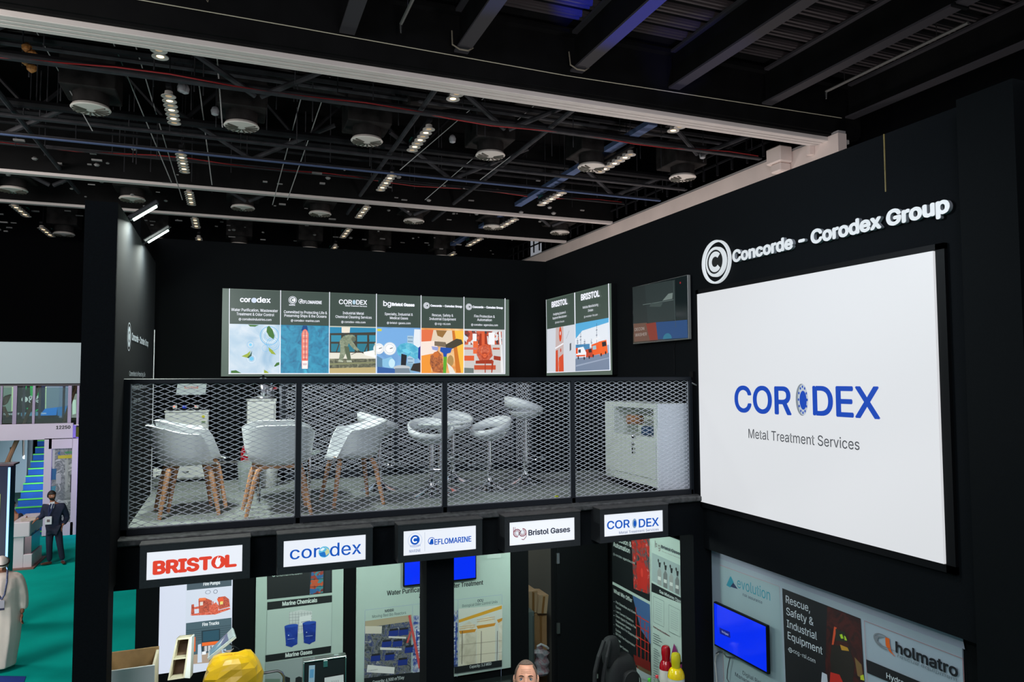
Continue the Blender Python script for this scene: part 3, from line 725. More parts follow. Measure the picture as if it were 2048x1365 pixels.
def tv(name, corners, mkcv, depth, lab, scol, glow, frame=.012, rim=None):
    """corners: photo pixels of TL, BR on the plane of the canvas"""
    c_ = mkcv(); a = c_.uv(*corners[0]); b_ = c_.uv(*corners[1]); N = c_.N
    def P(u, v, n): return c_.O+c_.U*u+c_.V*v+N*n
    def hx(m, u0, u1, v0, v1, n0, n1): m.add([P(u0, v0, n0), P(u1, v0, n0), P(u1, v0, n1), P(u0, v0, n1), P(u0, v1, n0), P(u1, v1, n0), P(u1, v1, n1), P(u0, v1, n1)], BF)
    r = thing(name, lab, 'television', P((a[0]+b_[0])/2, b_[1], 0))
    m = MB(); hx(m, a[0]-frame, b_[0]+frame, b_[1]-frame*1.6, a[1]+frame, -depth, -.002); m.build('housing', rim or BLK, r, bevel=.004)
    m = MB(); hx(m, a[0], b_[0], b_[1], a[1], -.002, .0); m.build('display', emat('tv_'+lab[:12], scol, glow, True, .1), r)
    m = MB(); hx(m, a[0]*.6+b_[0]*.4, a[0]*.4+b_[0]*.6, a[1]*.5+b_[1]*.5-.1, a[1]*.5+b_[1]*.5+.1, -depth-.05, -depth); m.build('wall_mount', BLK, r)
    return r, c_
r, c_ = tv('television', ((1428, 1207), (1533, 1345)), lambda: cvX(XP-.09, glow=.5), .035, 'blue screen television mounted on the lower right graphic wall', (10, 50, 255), .75)
c = cvX(XP-.09, glow=.6); c.poly([(1439, 1256), (1460, 1265), (1461, 1277), (1440, 1268)], (10, 30, 150)); c.text('No Signal', 1444, 1266, 1457, 1272, 4, (200, 215, 250)); c.flush('caption', r)
for k, pts in enumerate(([(1432, 1308), (1438, 1304), (1446, 1306), (1452, 1314), (1470, 1316)], [(1460, 1316), (1455, 1340), (1454, 1358), (1462, 1372)])):
    P = [oX(x, y, XP-.03-.006*k) for x, y in pts]
    MB().tube(P, .0045, 6).build('power_cable', mat('cable_grey', (70, 72, 76), .5), label=('curling' if k == 0 else 'hanging')+' dark cable below the lower right television', cat='cable')
P = [oX(x, y, XP-.04) for x, y in ((1437, 1308), (1432, 1312), (1430, 1325), (1432, 1345), (1434, 1372))]
MB().tube(P, .007, 6).build('power_cable', mat('cable_white', (190, 190, 185), .5), label='white cable hanging at the left end of the lower right graphic wall', cat='cable')
# ================================================================== UPPER TELEVISION
XT = 4.30
r, c_ = tv('television', ((1265, 576), (1376, 677)), lambda: cvX(XT), .04, 'dark television on the upper right wall showing a machine advert', (40, 52, 54), .25, .006, mat('tv_rim', (120, 120, 118), .4))
c = cvX(XT, glow=.55)
c.poly([(1265, 575), (1342, 561), (1342, 640), (1268, 650)], (44, 54, 54)); c.poly([(1290, 571), (1350, 560), (1351, 640), (1296, 648)], (50, 62, 62)); c.poly([(1267, 648), (1294, 646), (1302, 662), (1317, 680), (1269, 684)], (120, 88, 74))
c.poly([(1292, 648), (1312, 645), (1316, 680), (1300, 681)], (150, 62, 48)); c.poly([(1312, 645), (1375, 640), (1376, 676), (1316, 679)], (44, 84, 138))
c.disc(1335, 678, 11, (52, 130, 160), asp=1.4, a0=0, a1=pi)
c.line([(1286, 610), (1330, 603), (1347, 600)], 1.2, (110, 125, 122)); c.poly([(1325, 602), (1337, 588), (1346, 586), (1345, 598)], (130, 145, 140)); c.poly([(1299, 614), (1302, 607), (1326, 606), (1322, 614)], (72, 86, 84))
c.line([(1347, 562), (1352, 655)], 1.2, (84, 100, 100))
c.disc(1361, 566, 2, (190, 40, 50)); c.text('DECON', 1270, 663, 1289, 660, 6, (196, 184, 176), bold=.01); c.text('WASHER', 1271, 674, 1294, 671, 6, (196, 184, 176), bold=.01)
c.flush('picture', r)
MB().tube([oX(1352, 678, XT+.05), oX(1348, 700, XT+.05), oX(1349, 750, XT+.05)], .004, 6).build('power_cable', BLK, label='thin black cable hanging from the upper television', cat='cable')
# ================================================================== LIGHTBOX ON THE RIGHT WALL (two posters)
def lightbox(name, lab, mk, tl, br, depth, base, rim=BLK, lip=.0):
    c_ = mk(); a = c_.uv(*tl); b_ = c_.uv(*br)
    def P(u, v, n): return c_.O+c_.U*u+c_.V*v+c_.N*n
    def hx(m, u0, u1, v0, v1, n0, n1): return m.add([P(u0, v0, n0), P(u1, v0, n0), P(u1, v0, n1), P(u0, v0, n1), P(u0, v1, n0), P(u1, v1, n0), P(u1, v1, n1), P(u0, v1, n1)], BF)
    r_ = thing(name, lab, 'lightbox', P((a[0]+b_[0])/2, b_[1], 0))
    hx(MB(), a[0]-lip, b_[0]+lip, b_[1]-lip, a[1]+lip, -depth, -.004).build('case', rim, r_)
    hx(MB(), a[0], b_[0], b_[1], a[1], -.004, 0).build('face', base, r_)
    return r_
GRN = (88, 104, 94); WH = (238, 240, 250); INK = (64, 78, 70)
X2 = 4.28
lb = lightbox('poster_lightbox', 'glowing lightbox with two red vehicle and fire gear posters on the right wall', lambda: cvX(X2), (1092, 600), (1224, 750), .078, emat('lightbox_green', GRN, .8))
c = cvX(X2, glow=.95)
c.poly([(1094, 602), (1149, 587), (1150, 650), (1095, 661)], INK); c.poly([(1151, 587), (1217, 568), (1218, 637), (1152, 649)], INK)
c.line([(1092.5, 600), (1094.5, 746)], 1.3, WH); 
c.poly([(1148.6, 586), (1150.4, 585.5), (1152.4, 744), (1150.6, 744)], WH); c.poly([(1216.4, 568), (1218, 567), (1221.5, 741), (1219.5, 741)], WH); c.poly([(1094, 744), (1221, 739.5), (1221, 741.5), (1094, 746.5)], WH)
c.poly([(1094.6, 659), (1150.4, 649), (1152, 743), (1095, 745)], (208, 212, 220)); c.poly([(1112, 656), (1127, 653), (1128, 744), (1111, 744)], (196, 178, 176))
c.disc(1121, 669, 15, (214, 74, 40), asp=.42, n=20); c.disc(1121, 667, 4, (220, 215, 215), asp=.6)
c.poly([(1111, 696), (1127, 686), (1127, 689), (1111, 699)], (240, 240, 245)); c.poly([(1112, 702), (1116, 700), (1117, 744), (1112, 744)], (206, 74, 44)); c.poly([(1118, 716), (1127, 708), (1128, 743), (1118, 744)], (210, 80, 50)); c.disc(1122, 701, 4, (200, 70, 44), asp=.6); c.disc(1119, 728, 9, (224, 96, 60), asp=.4)
c.line([(1133, 678), (1139, 662)], .8, (130, 130, 136)); c.poly([(1140, 688), (1143, 686), (1143, 700), (1140, 703)], (90, 92, 98))
c.poly([(1152, 648), (1218, 636), (1220, 740), (1152, 743)], (150, 176, 205)); c.poly([(1152, 648), (1218, 636), (1218.5, 668), (1152, 680)], (84, 168, 214)); c.poly([(1165, 662), (1218, 645), (1218.5, 690), (1152, 700), (1152, 678)], (222, 228, 236)); c.poly([(1152, 690), (1180, 688), (1180, 705), (1152, 700)], (64, 130, 176))
for x, y, h in ((1194, 647, 40), (1162, 665, 26), (1170, 679, 14), (1156, 677, 16), (1184, 678, 14)): c.line([(x, y), (x+.3, y+h)], 1.2, (60, 76, 100)); c.line([(x-1.5, y+h*.35), (x+1.6, y+h*.33)], 1.2, (60, 76, 100)); c.line([(x-1.5, y+h*.6), (x+1.6, y+h*.58)], 1.2, (60, 76, 100))
c.poly([(1152, 718), (1219, 706), (1220, 740), (1152, 743)], (116, 132, 156)); c.poly([(1153, 731), (1220, 715), (1220, 717), (1153, 734)], (150, 164, 186))
for pts, cc in (([(1184, 690), (1200, 684), (1202, 708), (1186, 712)], (232, 92, 34)), ([(1198, 684), (1214, 680), (1217, 706), (1201, 712)], (238, 98, 34)), ([(1205, 685), (1213, 683), (1214, 692), (1206, 694)], (24, 30, 40)), ([(1186, 693), (1193, 691), (1194, 699), (1187, 700)], (150, 190, 205)), ([(1172, 700), (1186, 697), (1187, 715), (1173, 715)], (188, 64, 36)), ([(1178, 699), (1184, 698), (1185, 705), (1179, 706)], (40, 34, 36)), ([(1153, 697), (1168, 694), (1174, 706), (1173, 715), (1154, 715)], (236, 238, 242)), ([(1153, 697), (1157, 696), (1157, 708), (1153, 708)], (226, 80, 34)), ([(1158, 700), (1163, 699), (1163, 706), (1158, 706)], (60, 74, 90)), ([(1154, 711), (1172, 710), (1172, 713), (1154, 714)], (226, 80, 34)), ([(1184, 682), (1198, 673), (1200, 676), (1188, 686)], (230, 232, 236))): c.poly(pts, cc)
for x, y in ((1158, 716), (1170, 717), (1180, 715), (1188, 712), (1204, 710), (1213, 706)): c.disc(x, y, 3.4, (20, 22, 26), asp=.8, n=12)
c.text('BRISTOL', 1105, 615, 1136, 608.5, 10.5, WH, bold=.05); c.text('BRISTOL', 1164, 601, 1200.5, 593, 11.5, WH, bold=.05)
c.text('Firefighting Systems &', 1108, 632, 1133, 626.5, 4.5, WH, bold=.01); c.text('Equipment Manufacturer', 1107, 640, 1135, 633.5, 4.5, WH, bold=.01); c.text('@ bristol-fire.com', 1112, 648, 1130, 644, 3.8, WH)
c.text('Vehicles Manufacturing', 1167, 618, 1198, 612, 5, WH, bold=.01); c.text('Division', 1178, 624.5, 1188, 622, 5, WH, bold=.01); c.text('@ vm.bristol-fire.com', 1170, 636.5, 1197, 631, 4, WH)
c.flush('print', lb)
# ================================================================== LONG LIGHTBOX ON THE BACK WALL (six posters)
Y6 = 9.56
l6 = lightbox('poster_lightbox', 'long glowing lightbox of six company posters on the back wall', lambda: cvY(Y6), (445, 577), (1018.5, 752), .11, emat('lightbox_green', GRN, .8))
G = .95
c = cvY(Y6, glow=G)
X6 = [459, 561, 658.5, 752, 841, 926.5, 1009]
def top6(x): return 579+(x-459)*(19.5/550)
def mid6(x): return 648+(x-459)*(12/550)
BOT = 747.5
def cell(i): return X6[i], X6[i+1]
PH = [busy('water_print', [(160, 196, 224), (196, 218, 236), (226, 236, 246)], 3, .95), (22, 132, 172), (196, 196, 180), busy('blue_lab_print', [(86, 144, 208), (120, 172, 224), (150, 196, 232)], 2.5, .95), busy('flame_print', [(222, 120, 44), (240, 168, 88), (246, 206, 150)], 4, .95), (206, 206, 206)]
for i in range(6):
    a, b_ = cell(i)
    c.poly([(a, top6(a)), (b_, top6(b_)), (b_, mid6(b_)), (a, mid6(a))], (58, 72, 65))
    c.poly([(a, mid6(a)), (b_, mid6(b_)), (b_-.5, BOT), (a-.8, BOT)], PH[i])
# 1 water with leaves
SKY = (222, 232, 244)
for x, y, rr in ((539, 672, 19), (539, 672, 14), (539, 672, 9), (546, 688, 13), (546, 688, 9), (546, 688, 5), (501, 690, 7), (501, 690, 4), (531, 697, 7), (503, 718, 8), (503, 718, 5)): c.disc(x, y, rr, (90, 175, 222) if rr % 2 else (236, 246, 252), n=30, inner=.94, asp=.95)
c.disc(501, 690, 2.6, (120, 200, 236)); c.disc(503, 718, 4, (110, 190, 226))
LF = (62, 110, 44); LG = (150, 168, 50)
for pts, cc in (([(538, 652), (545, 660), (549, 672), (547, 679), (538, 673), (533, 664), (534, 655)], LF), ([(496, 649.5), (518, 650.5), (510, 654), (500, 653.5)], LF), ([(483, 713), (494, 708), (501, 702), (499, 712), (494, 716)], LG), ([(494, 716), (500, 710), (504, 702), (503, 712), (497, 717)], (40, 80, 60)), ([(537, 695), (545, 701), (552, 710), (543, 708), (538, 702)], LG), ([(548, 733), (553, 726), (558.5, 725), (558.5, 730), (550, 734)], LF), ([(462, 742), (472, 741), (483, 747), (462, 747)], LF), ([(528, 740), (534, 743), (538, 747), (528, 747)], LG)): c.poly(pts, cc)
# 2 ship
sea = busy('sea_print', [(10, 96, 140), (24, 138, 178), (40, 160, 196)], 9, .95)
c.poly([(561.5, 651), (657.5, 653.2), (657.5, BOT-1), (561, BOT-1)], sea)
c.poly([(602, 662), (606, 651.5), (614, 652), (616, 662)], (16, 70, 130))
hull = [(603, 668), (606, 661), (610, 658.5), (614, 661), (617, 668), (616, 720), (615.5, 738), (603.5, 738), (603, 720)]
c.poly(hull, (226, 110, 96)); c.poly([(605, 665), (610, 660), (615, 665), (614.5, 718), (605.5, 718)], (238, 150, 132))
for k_ in range(9): c.line([(605.5, 672+k_*5.4), (614.5, 672+k_*5.4)], 1, (190, 84, 86) if k_ % 2 else (250, 214, 200))
c.line([(610, 662), (610, 720)], 1.2, (140, 60, 90)); c.poly([(604, 722), (615.5, 722), (615, 738), (604, 738)], (246, 236, 232)); c.poly([(605, 727), (614, 727), (613, 731), (606, 731)], (210, 190, 196)); c.poly([(607, 739), (612, 739), (615, 747), (609, 747)], (70, 170, 200))
# 3 worker blasting a tank
c.poly([(659, 654.5), (751.5, 656.5), (751.5, 668), (659, 668)], (42, 132, 172)); c.poly([(683, 655), (700, 655.4), (699, 667), (683, 666)], (232, 222, 206))
c.poly([(659, 667), (751, 665), (751, 707), (659, 707)], (62, 60, 52))
for x0 in (662, 689, 714, 738): c.poly([(x0, 671), (x0+20 if x0 < 735 else 751, 671), (x0+20 if x0 < 735 else 751, 684), (x0, 684)], (52, 138, 166)); c.poly([(x0, 688), (x0+20 if x0 < 735 else 751, 688), (x0+20 if x0 < 735 else 751, 704), (x0, 704)], (44, 120, 140))
c.poly([(659, 706), (751, 706), (751, 718), (659, 718)], (226, 222, 208)); c.poly([(659, 718), (751, 718), (751, 737), (659, 737)], busy('wet_ground_print', [(48, 50, 36), (96, 98, 74), (150, 150, 120)], 16, .95)); c.poly([(659, 727), (751, 724), (751, 727), (659, 731)], (132, 134, 100)); c.poly([(659, 737), (751, 735), (751, 747), (659, 747)], (190, 170, 118))
c.line([(672, 706), (680, 682)], 2, (70, 60, 48)); c.line([(728, 706), (738, 680)], 2, (60, 56, 46))
SU = busy('overall_print', [(104, 116, 90), (132, 144, 116), (160, 168, 142)], 24, .95); SD = (88, 100, 78)
for pts, cc in (([(679, 682), (686, 673), (696, 670), (705, 670), (711, 675), (711, 682), (704, 684), (697, 688), (694, 696), (683, 694), (679, 689)], SU), ([(680, 688), (695, 694), (691, 708), (684, 722), (677, 721), (680, 706)], SU), ([(688, 692), (697, 694), (700, 708), (702, 722), (695, 722), (691, 708)], SD), ([(697, 683), (704, 682), (712, 694), (719, 701), (716, 704), (706, 698), (699, 690)], SU), ([(677, 720), (686, 722), (686, 725), (676, 724)], (176, 180, 160)), ([(693, 721), (702, 721), (704, 725), (693, 725)], (176, 180, 160))): c.poly(pts, cc)
c.disc(707, 679, 4.6, (96, 104, 86)); c.line([(715, 702), (727, 707)], 1.6, (50, 46, 40)); c.poly([(726, 705), (751, 700), (751, 716), (730, 711)], (244, 244, 238)); c.line([(702, 710), (718, 703)], 1, (60, 50, 40))
# 4 gauges and blue glove
c.poly([(752.5, 657), (840, 659.5), (840, 700), (752.5, 700)], (118, 170, 222)); c.poly([(828, 659), (840, 659.5), (840, 700), (826, 690)], (226, 232, 238)); c.poly([(814, 672), (826, 672), (829, 740), (814, 738)], (168, 196, 216))
for k_ in range(8): c.line([(815, 676+k_*7), (825, 676.5+k_*7)], 1.4, (92, 124, 150))
c.poly([(800, 724), (826, 728), (826, 747), (800, 747)], (130, 170, 196))
GLV = busy('glove_print', [(50, 156, 200), (78, 184, 216), (130, 210, 232)], 12, .95)
for x, y, rr in ((779, 698, 13), (757, 698, 11)): c.disc(x, y, rr, (216, 222, 226), n=28); c.disc(x, y, rr*.84, (246, 248, 250), n=28); c.line([(x, y), (x+6, y-2)], 1.4, (30, 30, 36)); c.disc(x, y, rr*.7, (120, 130, 138), n=24, inner=.94)
c.poly([(753, 686), (753, 711), (749, 711), (749, 686)], (58, 72, 65) if False else (196, 196, 180))
c.poly([(793, 697), (800, 689), (812, 686), (824, 688), (837, 697), (840, 704), (840, 716), (830, 719), (818, 712), (812, 716), (808, 706), (803, 710), (800, 714), (794, 708)], GLV); c.poly([(803, 700), (812, 698), (822, 704), (816, 708), (806, 704)], (110, 204, 230)); c.poly([(836, 696), (840, 693), (840, 722), (835, 716)], (30, 62, 150))
c.poly([(802, 708), (813, 711), (811, 733), (801, 734)], (30, 34, 40)); c.poly([(764, 720), (782, 714), (790, 724), (788, 737), (774, 739), (762, 730)], (136, 190, 222)); c.disc(783, 727, 9, (196, 228, 242), asp=.7); c.poly([(753, 712), (764, 718), (764, 738), (753, 734)], (90, 130, 160)); c.poly([(754, 734), (790, 738), (790, 747), (754, 747)], (56, 96, 160))
c.disc(803, 736, 5, (190, 196, 200), asp=3.4, n=24); c.poly([(789, 737), (817, 737), (820, 747), (789, 747)], (120, 134, 146)); c.poly([(826, 728), (840, 726), (840, 745), (820, 741)], (50, 44, 40)); c.poly([(754, 658), (762.5, 658.2), (762.5, 663), (754, 663)], (208, 200, 60))
# 5 fire nozzle crew
c.poly([(842, 660), (870, 661), (862, 690), (842, 700)], (226, 112, 70)); c.poly([(866, 660.5), (904, 662), (906, 700), (860, 690)], (226, 206, 182)); c.poly([(903, 662), (908, 662), (922, 746), (911, 746)], (206, 116, 40)); c.poly([(908, 662), (926, 662.5), (926, 746), (921, 746)], (246, 190, 70)); c.poly([(842, 700), (862, 712), (861, 747), (842, 747)], (240, 150, 54))
c.poly([(871, 661), (893, 662), (884, 676), (874, 672)], (150, 110, 60)); c.poly([(842, 684), (874, 682), (874, 706), (842, 712)], (244, 226, 214))
c.poly([(868, 683), (890, 685), (894, 696), (868, 692)], (122, 106, 86)); c.poly([(890, 690), (912, 678), (922, 680), (925, 688), (908, 696), (892, 704)], (72, 66, 52)); c.poly([(860, 712), (874, 702), (884, 712), (886, 747), (865, 744), (859, 728)], busy('crew_print', [(110, 52, 20), (176, 90, 34), (214, 130, 60)], 26, .95)); c.disc(871, 710, 6, (206, 112, 50)); c.disc(900, 722, 11, (176, 140, 84), asp=.6)
c.poly([(880, 695), (903, 697), (900, 706), (893, 708), (892, 714), (886, 714), (885, 707), (879, 703)], (34, 80, 170)); c.poly([(886, 714), (893, 714), (891, 747), (885, 747)], (96, 166, 48)); c.poly([(893, 726), (904, 736), (910, 747), (898, 747)], (232, 226, 214)); c.poly([(862, 693), (876, 695), (874, 702), (864, 700)], (150, 160, 210))
# 6 red pump hall
c.poly([(927, 661), (1009, 664), (1009, 700), (927, 698)], (206, 210, 214)); pump = busy('pump_print', [(140, 46, 28), (204, 84, 48), (226, 226, 228), (60, 50, 52), (216, 92, 52)], 22, .95, kind='v')
c.poly([(928, 662), (1008, 664), (1008, 690), (928, 690)], pump); c.poly([(944, 668), (952, 668), (952, 690), (944, 690)], (240, 240, 240)); c.poly([(976, 666), (988, 666), (988, 690), (976, 690)], (242, 242, 244)); c.poly([(1002, 662), (1009, 662), (1009, 746), (1004, 746)], (198, 202, 206)); c.poly([(996, 664), (1000, 664), (1006, 746), (1001, 746)], (232, 232, 232)); c.poly([(927, 690), (1000, 690), (1000, 747), (927, 747)], (204, 200, 196))
OR = busy('orange_iron_print', [(168, 60, 34), (206, 84, 46), (236, 130, 92)], 32, .95); OD = (160, 54, 28)
for pts, cc in (([(945, 683), (955, 683), (955, 708), (945, 708)], (232, 106, 58)), ([(955, 690), (980, 690), (984, 712), (976, 722), (958, 722), (952, 710)], OR), ([(958, 668), (972, 668), (974, 692), (956, 692)], OD), ([(962, 664), (968, 664), (968, 690), (962, 690)], (222, 96, 56)), ([(927, 695), (952, 696), (952, 700), (927, 700)], (206, 120, 110)), ([(927, 712), (948, 712), (948, 722), (927, 722)], (222, 92, 48)), ([(947, 708), (952, 708), (952, 724), (947, 724)], (210, 206, 200)), ([(950, 722), (984, 720), (984, 728), (950, 728)], OD), ([(947, 731), (990, 731), (990, 740), (947, 740)], (196, 80, 46)), ([(968, 722), (970, 722), (970, 746), (968, 746)], (170, 60, 36)), ([(982, 722), (986, 722), (983, 746), (981, 746)], (170, 60, 36)), ([(984, 696), (998, 696), (998, 700), (984, 700)], OR), ([(986, 712), (1000, 714), (1000, 722), (986, 720)], OD)): c.poly(pts, cc)
c.disc(968, 712, 7, (178, 68, 40)); c.disc(968, 712, 4, (224, 104, 62)); c.disc(968, 701, 12, (214, 92, 52), inner=.8); c.poly([(927, 736), (946, 737), (946, 747), (927, 747)], (110, 120, 116))
# dividers
for x in X6[:-1]+[1008.5]:
    xb_ = x-1.0*(1 if x < 700 else .3)
    c.poly([(x-.7, top6(x)-1), (x+.8, top6(x)-1), (xb_+.8, BOT+1), (xb_-.7, BOT+1)], WH)
c.poly([(457, BOT-.6), (1008.5, BOT-.6), (1008.5, BOT+1.2), (457, BOT+1.2)], WH)
c.flush('picture', l6)
c = cvY(Y6, glow=1.0, start=.025)
def ctr(s, cx, y, w_, h, bold=.012): c.text(s, cx-w_/2, y-w_*.0095, cx+w_/2, y+w_*.0095, h, WH, bold=bold)
c.text('cor', 480.5, 604.5, 501, 605, 10, WH, bold=.03); c.disc(508, 601.5, 5.2, (196, 206, 226)); c.text('dex', 514, 605.5, 540.5, 606.3, 10.5, WH, bold=.03)
ctr('Water Purification, Wastewater', 509, 624, 93, 5.6); ctr('Treatment & Odor Control', 510.5, 632.3, 75, 5.6); ctr('@ corodexindustries.com', 510, 641.8, 65, 4.6)
c.disc(585, 601, 7.8, WH, inner=.9); c.disc(585, 601, 5.6, WH); c.disc(585, 601, 3.9, INK, inner=.5, a0=.8, a1=5.5); c.text('MARINE', 578, 612, 590, 612.3, 2.6, WH, bold=.02)
c.disc(601.5, 603.5, 4.6, WH, inner=.8, a0=.4, a1=5.0); c.poly([(599, 605), (603, 599), (603, 606)], WH); c.text('EFLOMARINE', 604.5, 607.8, 643, 608.8, 6, WH, bold=.02)
ctr('Committed to Protecting Life &', 610.5, 628.2, 86, 5.4); ctr('Preserving Ships & the Oceans', 610.5, 635.4, 84, 5.4); ctr('@ corodex-marine.com', 610, 644.3, 57, 4.4)
c.text('COR', 677.5, 609, 703, 609.5, 8.8, WH, bold=.02); c.disc(707.5, 605.2, 4.6, (170, 196, 214), asp=.7); c.text('DEX', 712, 609.8, 733, 610.3, 8.8, WH, bold=.02); c.text('Metal Treatment Services', 690, 613.6, 733, 614.6, 2.4, WH, bold=.02)
ctr('Industrial Metal', 706, 629.8, 42, 5.2); ctr('Chemical Cleaning Services', 706.5, 637.5, 72, 5.2); ctr('@ corodex-mts.com', 706, 647, 48, 4.3)
c.text('bg', 766, 612.5, 781, 613, 10, WH, bold=.02); c.text('Bristol Gases', 783, 612.2, 827.5, 613.8, 5.6, WH, bold=.06)
ctr('Specialty, Industrial &', 796.5, 631.8, 56, 5.1); ctr('Medical Gases', 797, 639.5, 36, 5.1); ctr('@ bristol-gases.com', 796.5, 648.8, 47, 4.2)
for cx in (852, 936.5):
    yy = 612 if cx < 900 else 614.5
    c.disc(cx, yy, 6.4, WH, inner=.88); c.disc(cx, yy, 4.8, WH, inner=.7); c.disc(cx, yy, 2.4, WH, inner=.5, a0=.8, a1=5.5)
c.text('Concorde - Corodex Group', 860, 614, 922.5, 616, 4, WH, bold=.05); c.text('Concorde - Corodex Group', 944, 616.5, 1004, 618.6, 4, WH, bold=.05)
ctr('Rescue, Safety &', 884, 633.8, 42, 5); ctr('Industrial Equipment', 884, 641.3, 53, 5); ctr('@ ccg-rsi.com', 884, 650.4, 31, 4.2)
ctr('Fire Protection &', 967.5, 636, 41, 5); ctr('Automation', 967.5, 643, 29, 5); ctr('@ corodex-agencies.com', 967.5, 652.6, 53, 4.2)
c.flush('print', l6)
# ================================================================== FIVE BRAND LIGHTBOXES ON THE FASCIA
YS = 5.8
SB = mat('sign_case', (34, 36, 39), .45, noise=.2, nscale=60)
SG = emat('sign_glow', (228, 232, 240), .98)
signs = [((294, 1108), (484, 1141.5), 'bright sign box with red capital letters, leftmost on the fascia'),
         ((567.5, 1084), (731, 1118.6), 'bright sign box with blue lower-case letters and a globe, second from the left'),
         ((807, 1065), (951.7, 1098.3), 'bright sign box with a round blue emblem beside blue capitals, middle of the fascia'),
         ((1018.8, 1048), (1149, 1080.2), 'bright sign box with maroon monogram and dark words, fourth from the left'),
         ((1208, 1034), (1325.8, 1067), 'bright sign box with blue capitals and a ring, rightmost on the fascia')]
SR = []
for i, (tl, br, lab) in enumerate(signs):
    c_ = cvY(YS); a = c_.uv(*tl); b_ = c_.uv(*br); a = (a[0], 3.225); b_ = (b_[0], 3.03)
    r = thing('sign_box', lab, 'sign', ((a[0]+b_[0])/2, YS+.08, 2.97)); SR.append((r, a, b_))
    m = MB(); e = .045
    x0, x1, z0, z1 = a[0]-e, b_[0]+e+.01, b_[1]-.055, a[1]+.05
    m.box((x0, YS+.012, z0), (x1, 5.969, z1))
    m.box((x0, YS-.006, z0), (x1, YS+.012, b_[1])); m.box((x0, YS-.006, a[1]), (x1, YS+.012, z1))
    m.box((x0, YS-.006, b_[1]), (a[0], YS+.012, a[1])); m.box((b_[0], YS-.006, b_[1]), (x1, YS+.012, a[1]))
    m.build('case', SB, r)
    m = MB().box((x0-.004, YS-.012, z1), (x1+.004, 5.969, z1+.008)); m.build('top_cover', mat('sign_top', (62, 60, 60), .6, noise=.3, nscale=30), r)
    B((a[0], YS+.002, b_[1]), (b_[0], YS+.011, a[1])).build('face', SG, r)
RD = (216, 62, 42); BL1 = (8, 78, 178)
def sc(i): return cvY(YS+.002, glow=1.0)
c = sc(0); c.text('BRIST', 308, 1149, 421, 1138.5, 24, RD, bold=.055); c.text('L', 452, 1134, 471, 1132.5, 22, RD, bold=.055)
c.disc(437, 1125, 13, RD, asp=1.05, n=28); c.poly([(434, 1135), (430, 1128), (432, 1120), (437, 1112), (436, 1118), (441, 1115), (440, 1121), (442, 1126), (438, 1134)], (238, 240, 246)); c.flush('lettering', SR[0][0])
c = sc(1); c.text('cor', 580, 1119.5, 639, 1115, 25, BL1, bold=.012); c.text('dex', 660, 1113.5, 722, 1108, 26, BL1, bold=.012)
c.disc(648.5, 1104.5, 11.2, (92, 178, 214), n=28); c.poly([(638, 1107), (648, 1104), (656, 1110), (650, 1115), (641, 1113)], (30, 110, 190)); c.poly([(648, 1094), (658, 1100), (659, 1106), (652, 1112), (650, 1104), (654, 1099)], (196, 200, 150)); c.poly([(639, 1101), (646, 1096), (650, 1098), (644, 1103)], (220, 236, 240)); c.flush('lettering', SR[1][0])
c = sc(2); c.disc(830, 1081, 14.6, (120, 150, 196), n=36, inner=.97); c.disc(830, 1080.5, 9.6, BL1, n=30); c.disc(830, 1080.5, 6.2, (240, 242, 248), n=24, inner=.55, a0=.75, a1=2*pi-.75)
c.text('CORODEX', 820, 1095, 841, 1093, 3.6, BL1); c.text('MARINE', 818.5, 1106, 841, 1104, 5.4, (60, 90, 150), bold=-.01); c.line([(849.5, 1065), (849.5, 1103)], .5, (150, 160, 180))
c.disc(863, 1082.5, 7.4, BL1, n=24, inner=.84, a0=.5, a1=5.4); c.poly([(858, 1089), (862, 1079), (866, 1078), (867, 1088)], BL1); c.text('EFLOMARINE', 869, 1090, 942, 1083.5, 10.6, BL1, bold=.02); c.flush('lettering', SR[2][0])
c = sc(3); MR = (120, 34, 52); NV = (38, 44, 62)
c.line([(1027, 1055), (1027, 1071)], 1.2, MR); c.line([(1030, 1055), (1030, 1064)], .9, MR)
for q in (8.4, 5.6, 2.9): c.disc(1034, 1067, q, MR if q > 3 else NV, n=22, inner=.8, a0=-.6 if q < 8 else .2, a1=5.0)
for q in (8.4, 5.6, 2.9): c.disc(1045, 1065.5, q, MR if q > 3 else NV, n=22, inner=.8, a0=-3.4, a1=1.6)
c.line([(1036, 1072), (1043, 1061)], 1.2, NV); c.line([(1052, 1066), (1052, 1074), (1047, 1080), (1043, 1079)], 1.2, MR)
c.text('Bristol Gases', 1057, 1070.8, 1139.5, 1064.5, 10.2, NV, bold=.03); c.flush('lettering', SR[3][0])
c = sc(4); c.text('COR', 1214.5, 1058.5, 1259, 1056, 15.5, BL1, bold=.02); c.text('DEX', 1278, 1054.8, 1317, 1052.5, 16, BL1, bold=.02); c.disc(1269, 1047.5, 9.6, (120, 150, 180), asp=.55, n=26); c.disc(1269.6, 1047.8, 6.2, BL1, asp=.5, n=22)
c.text('Metal Treatment Services', 1238, 1067, 1317, 1063, 5, (60, 80, 130)); c.flush('lettering', SR[4][0])
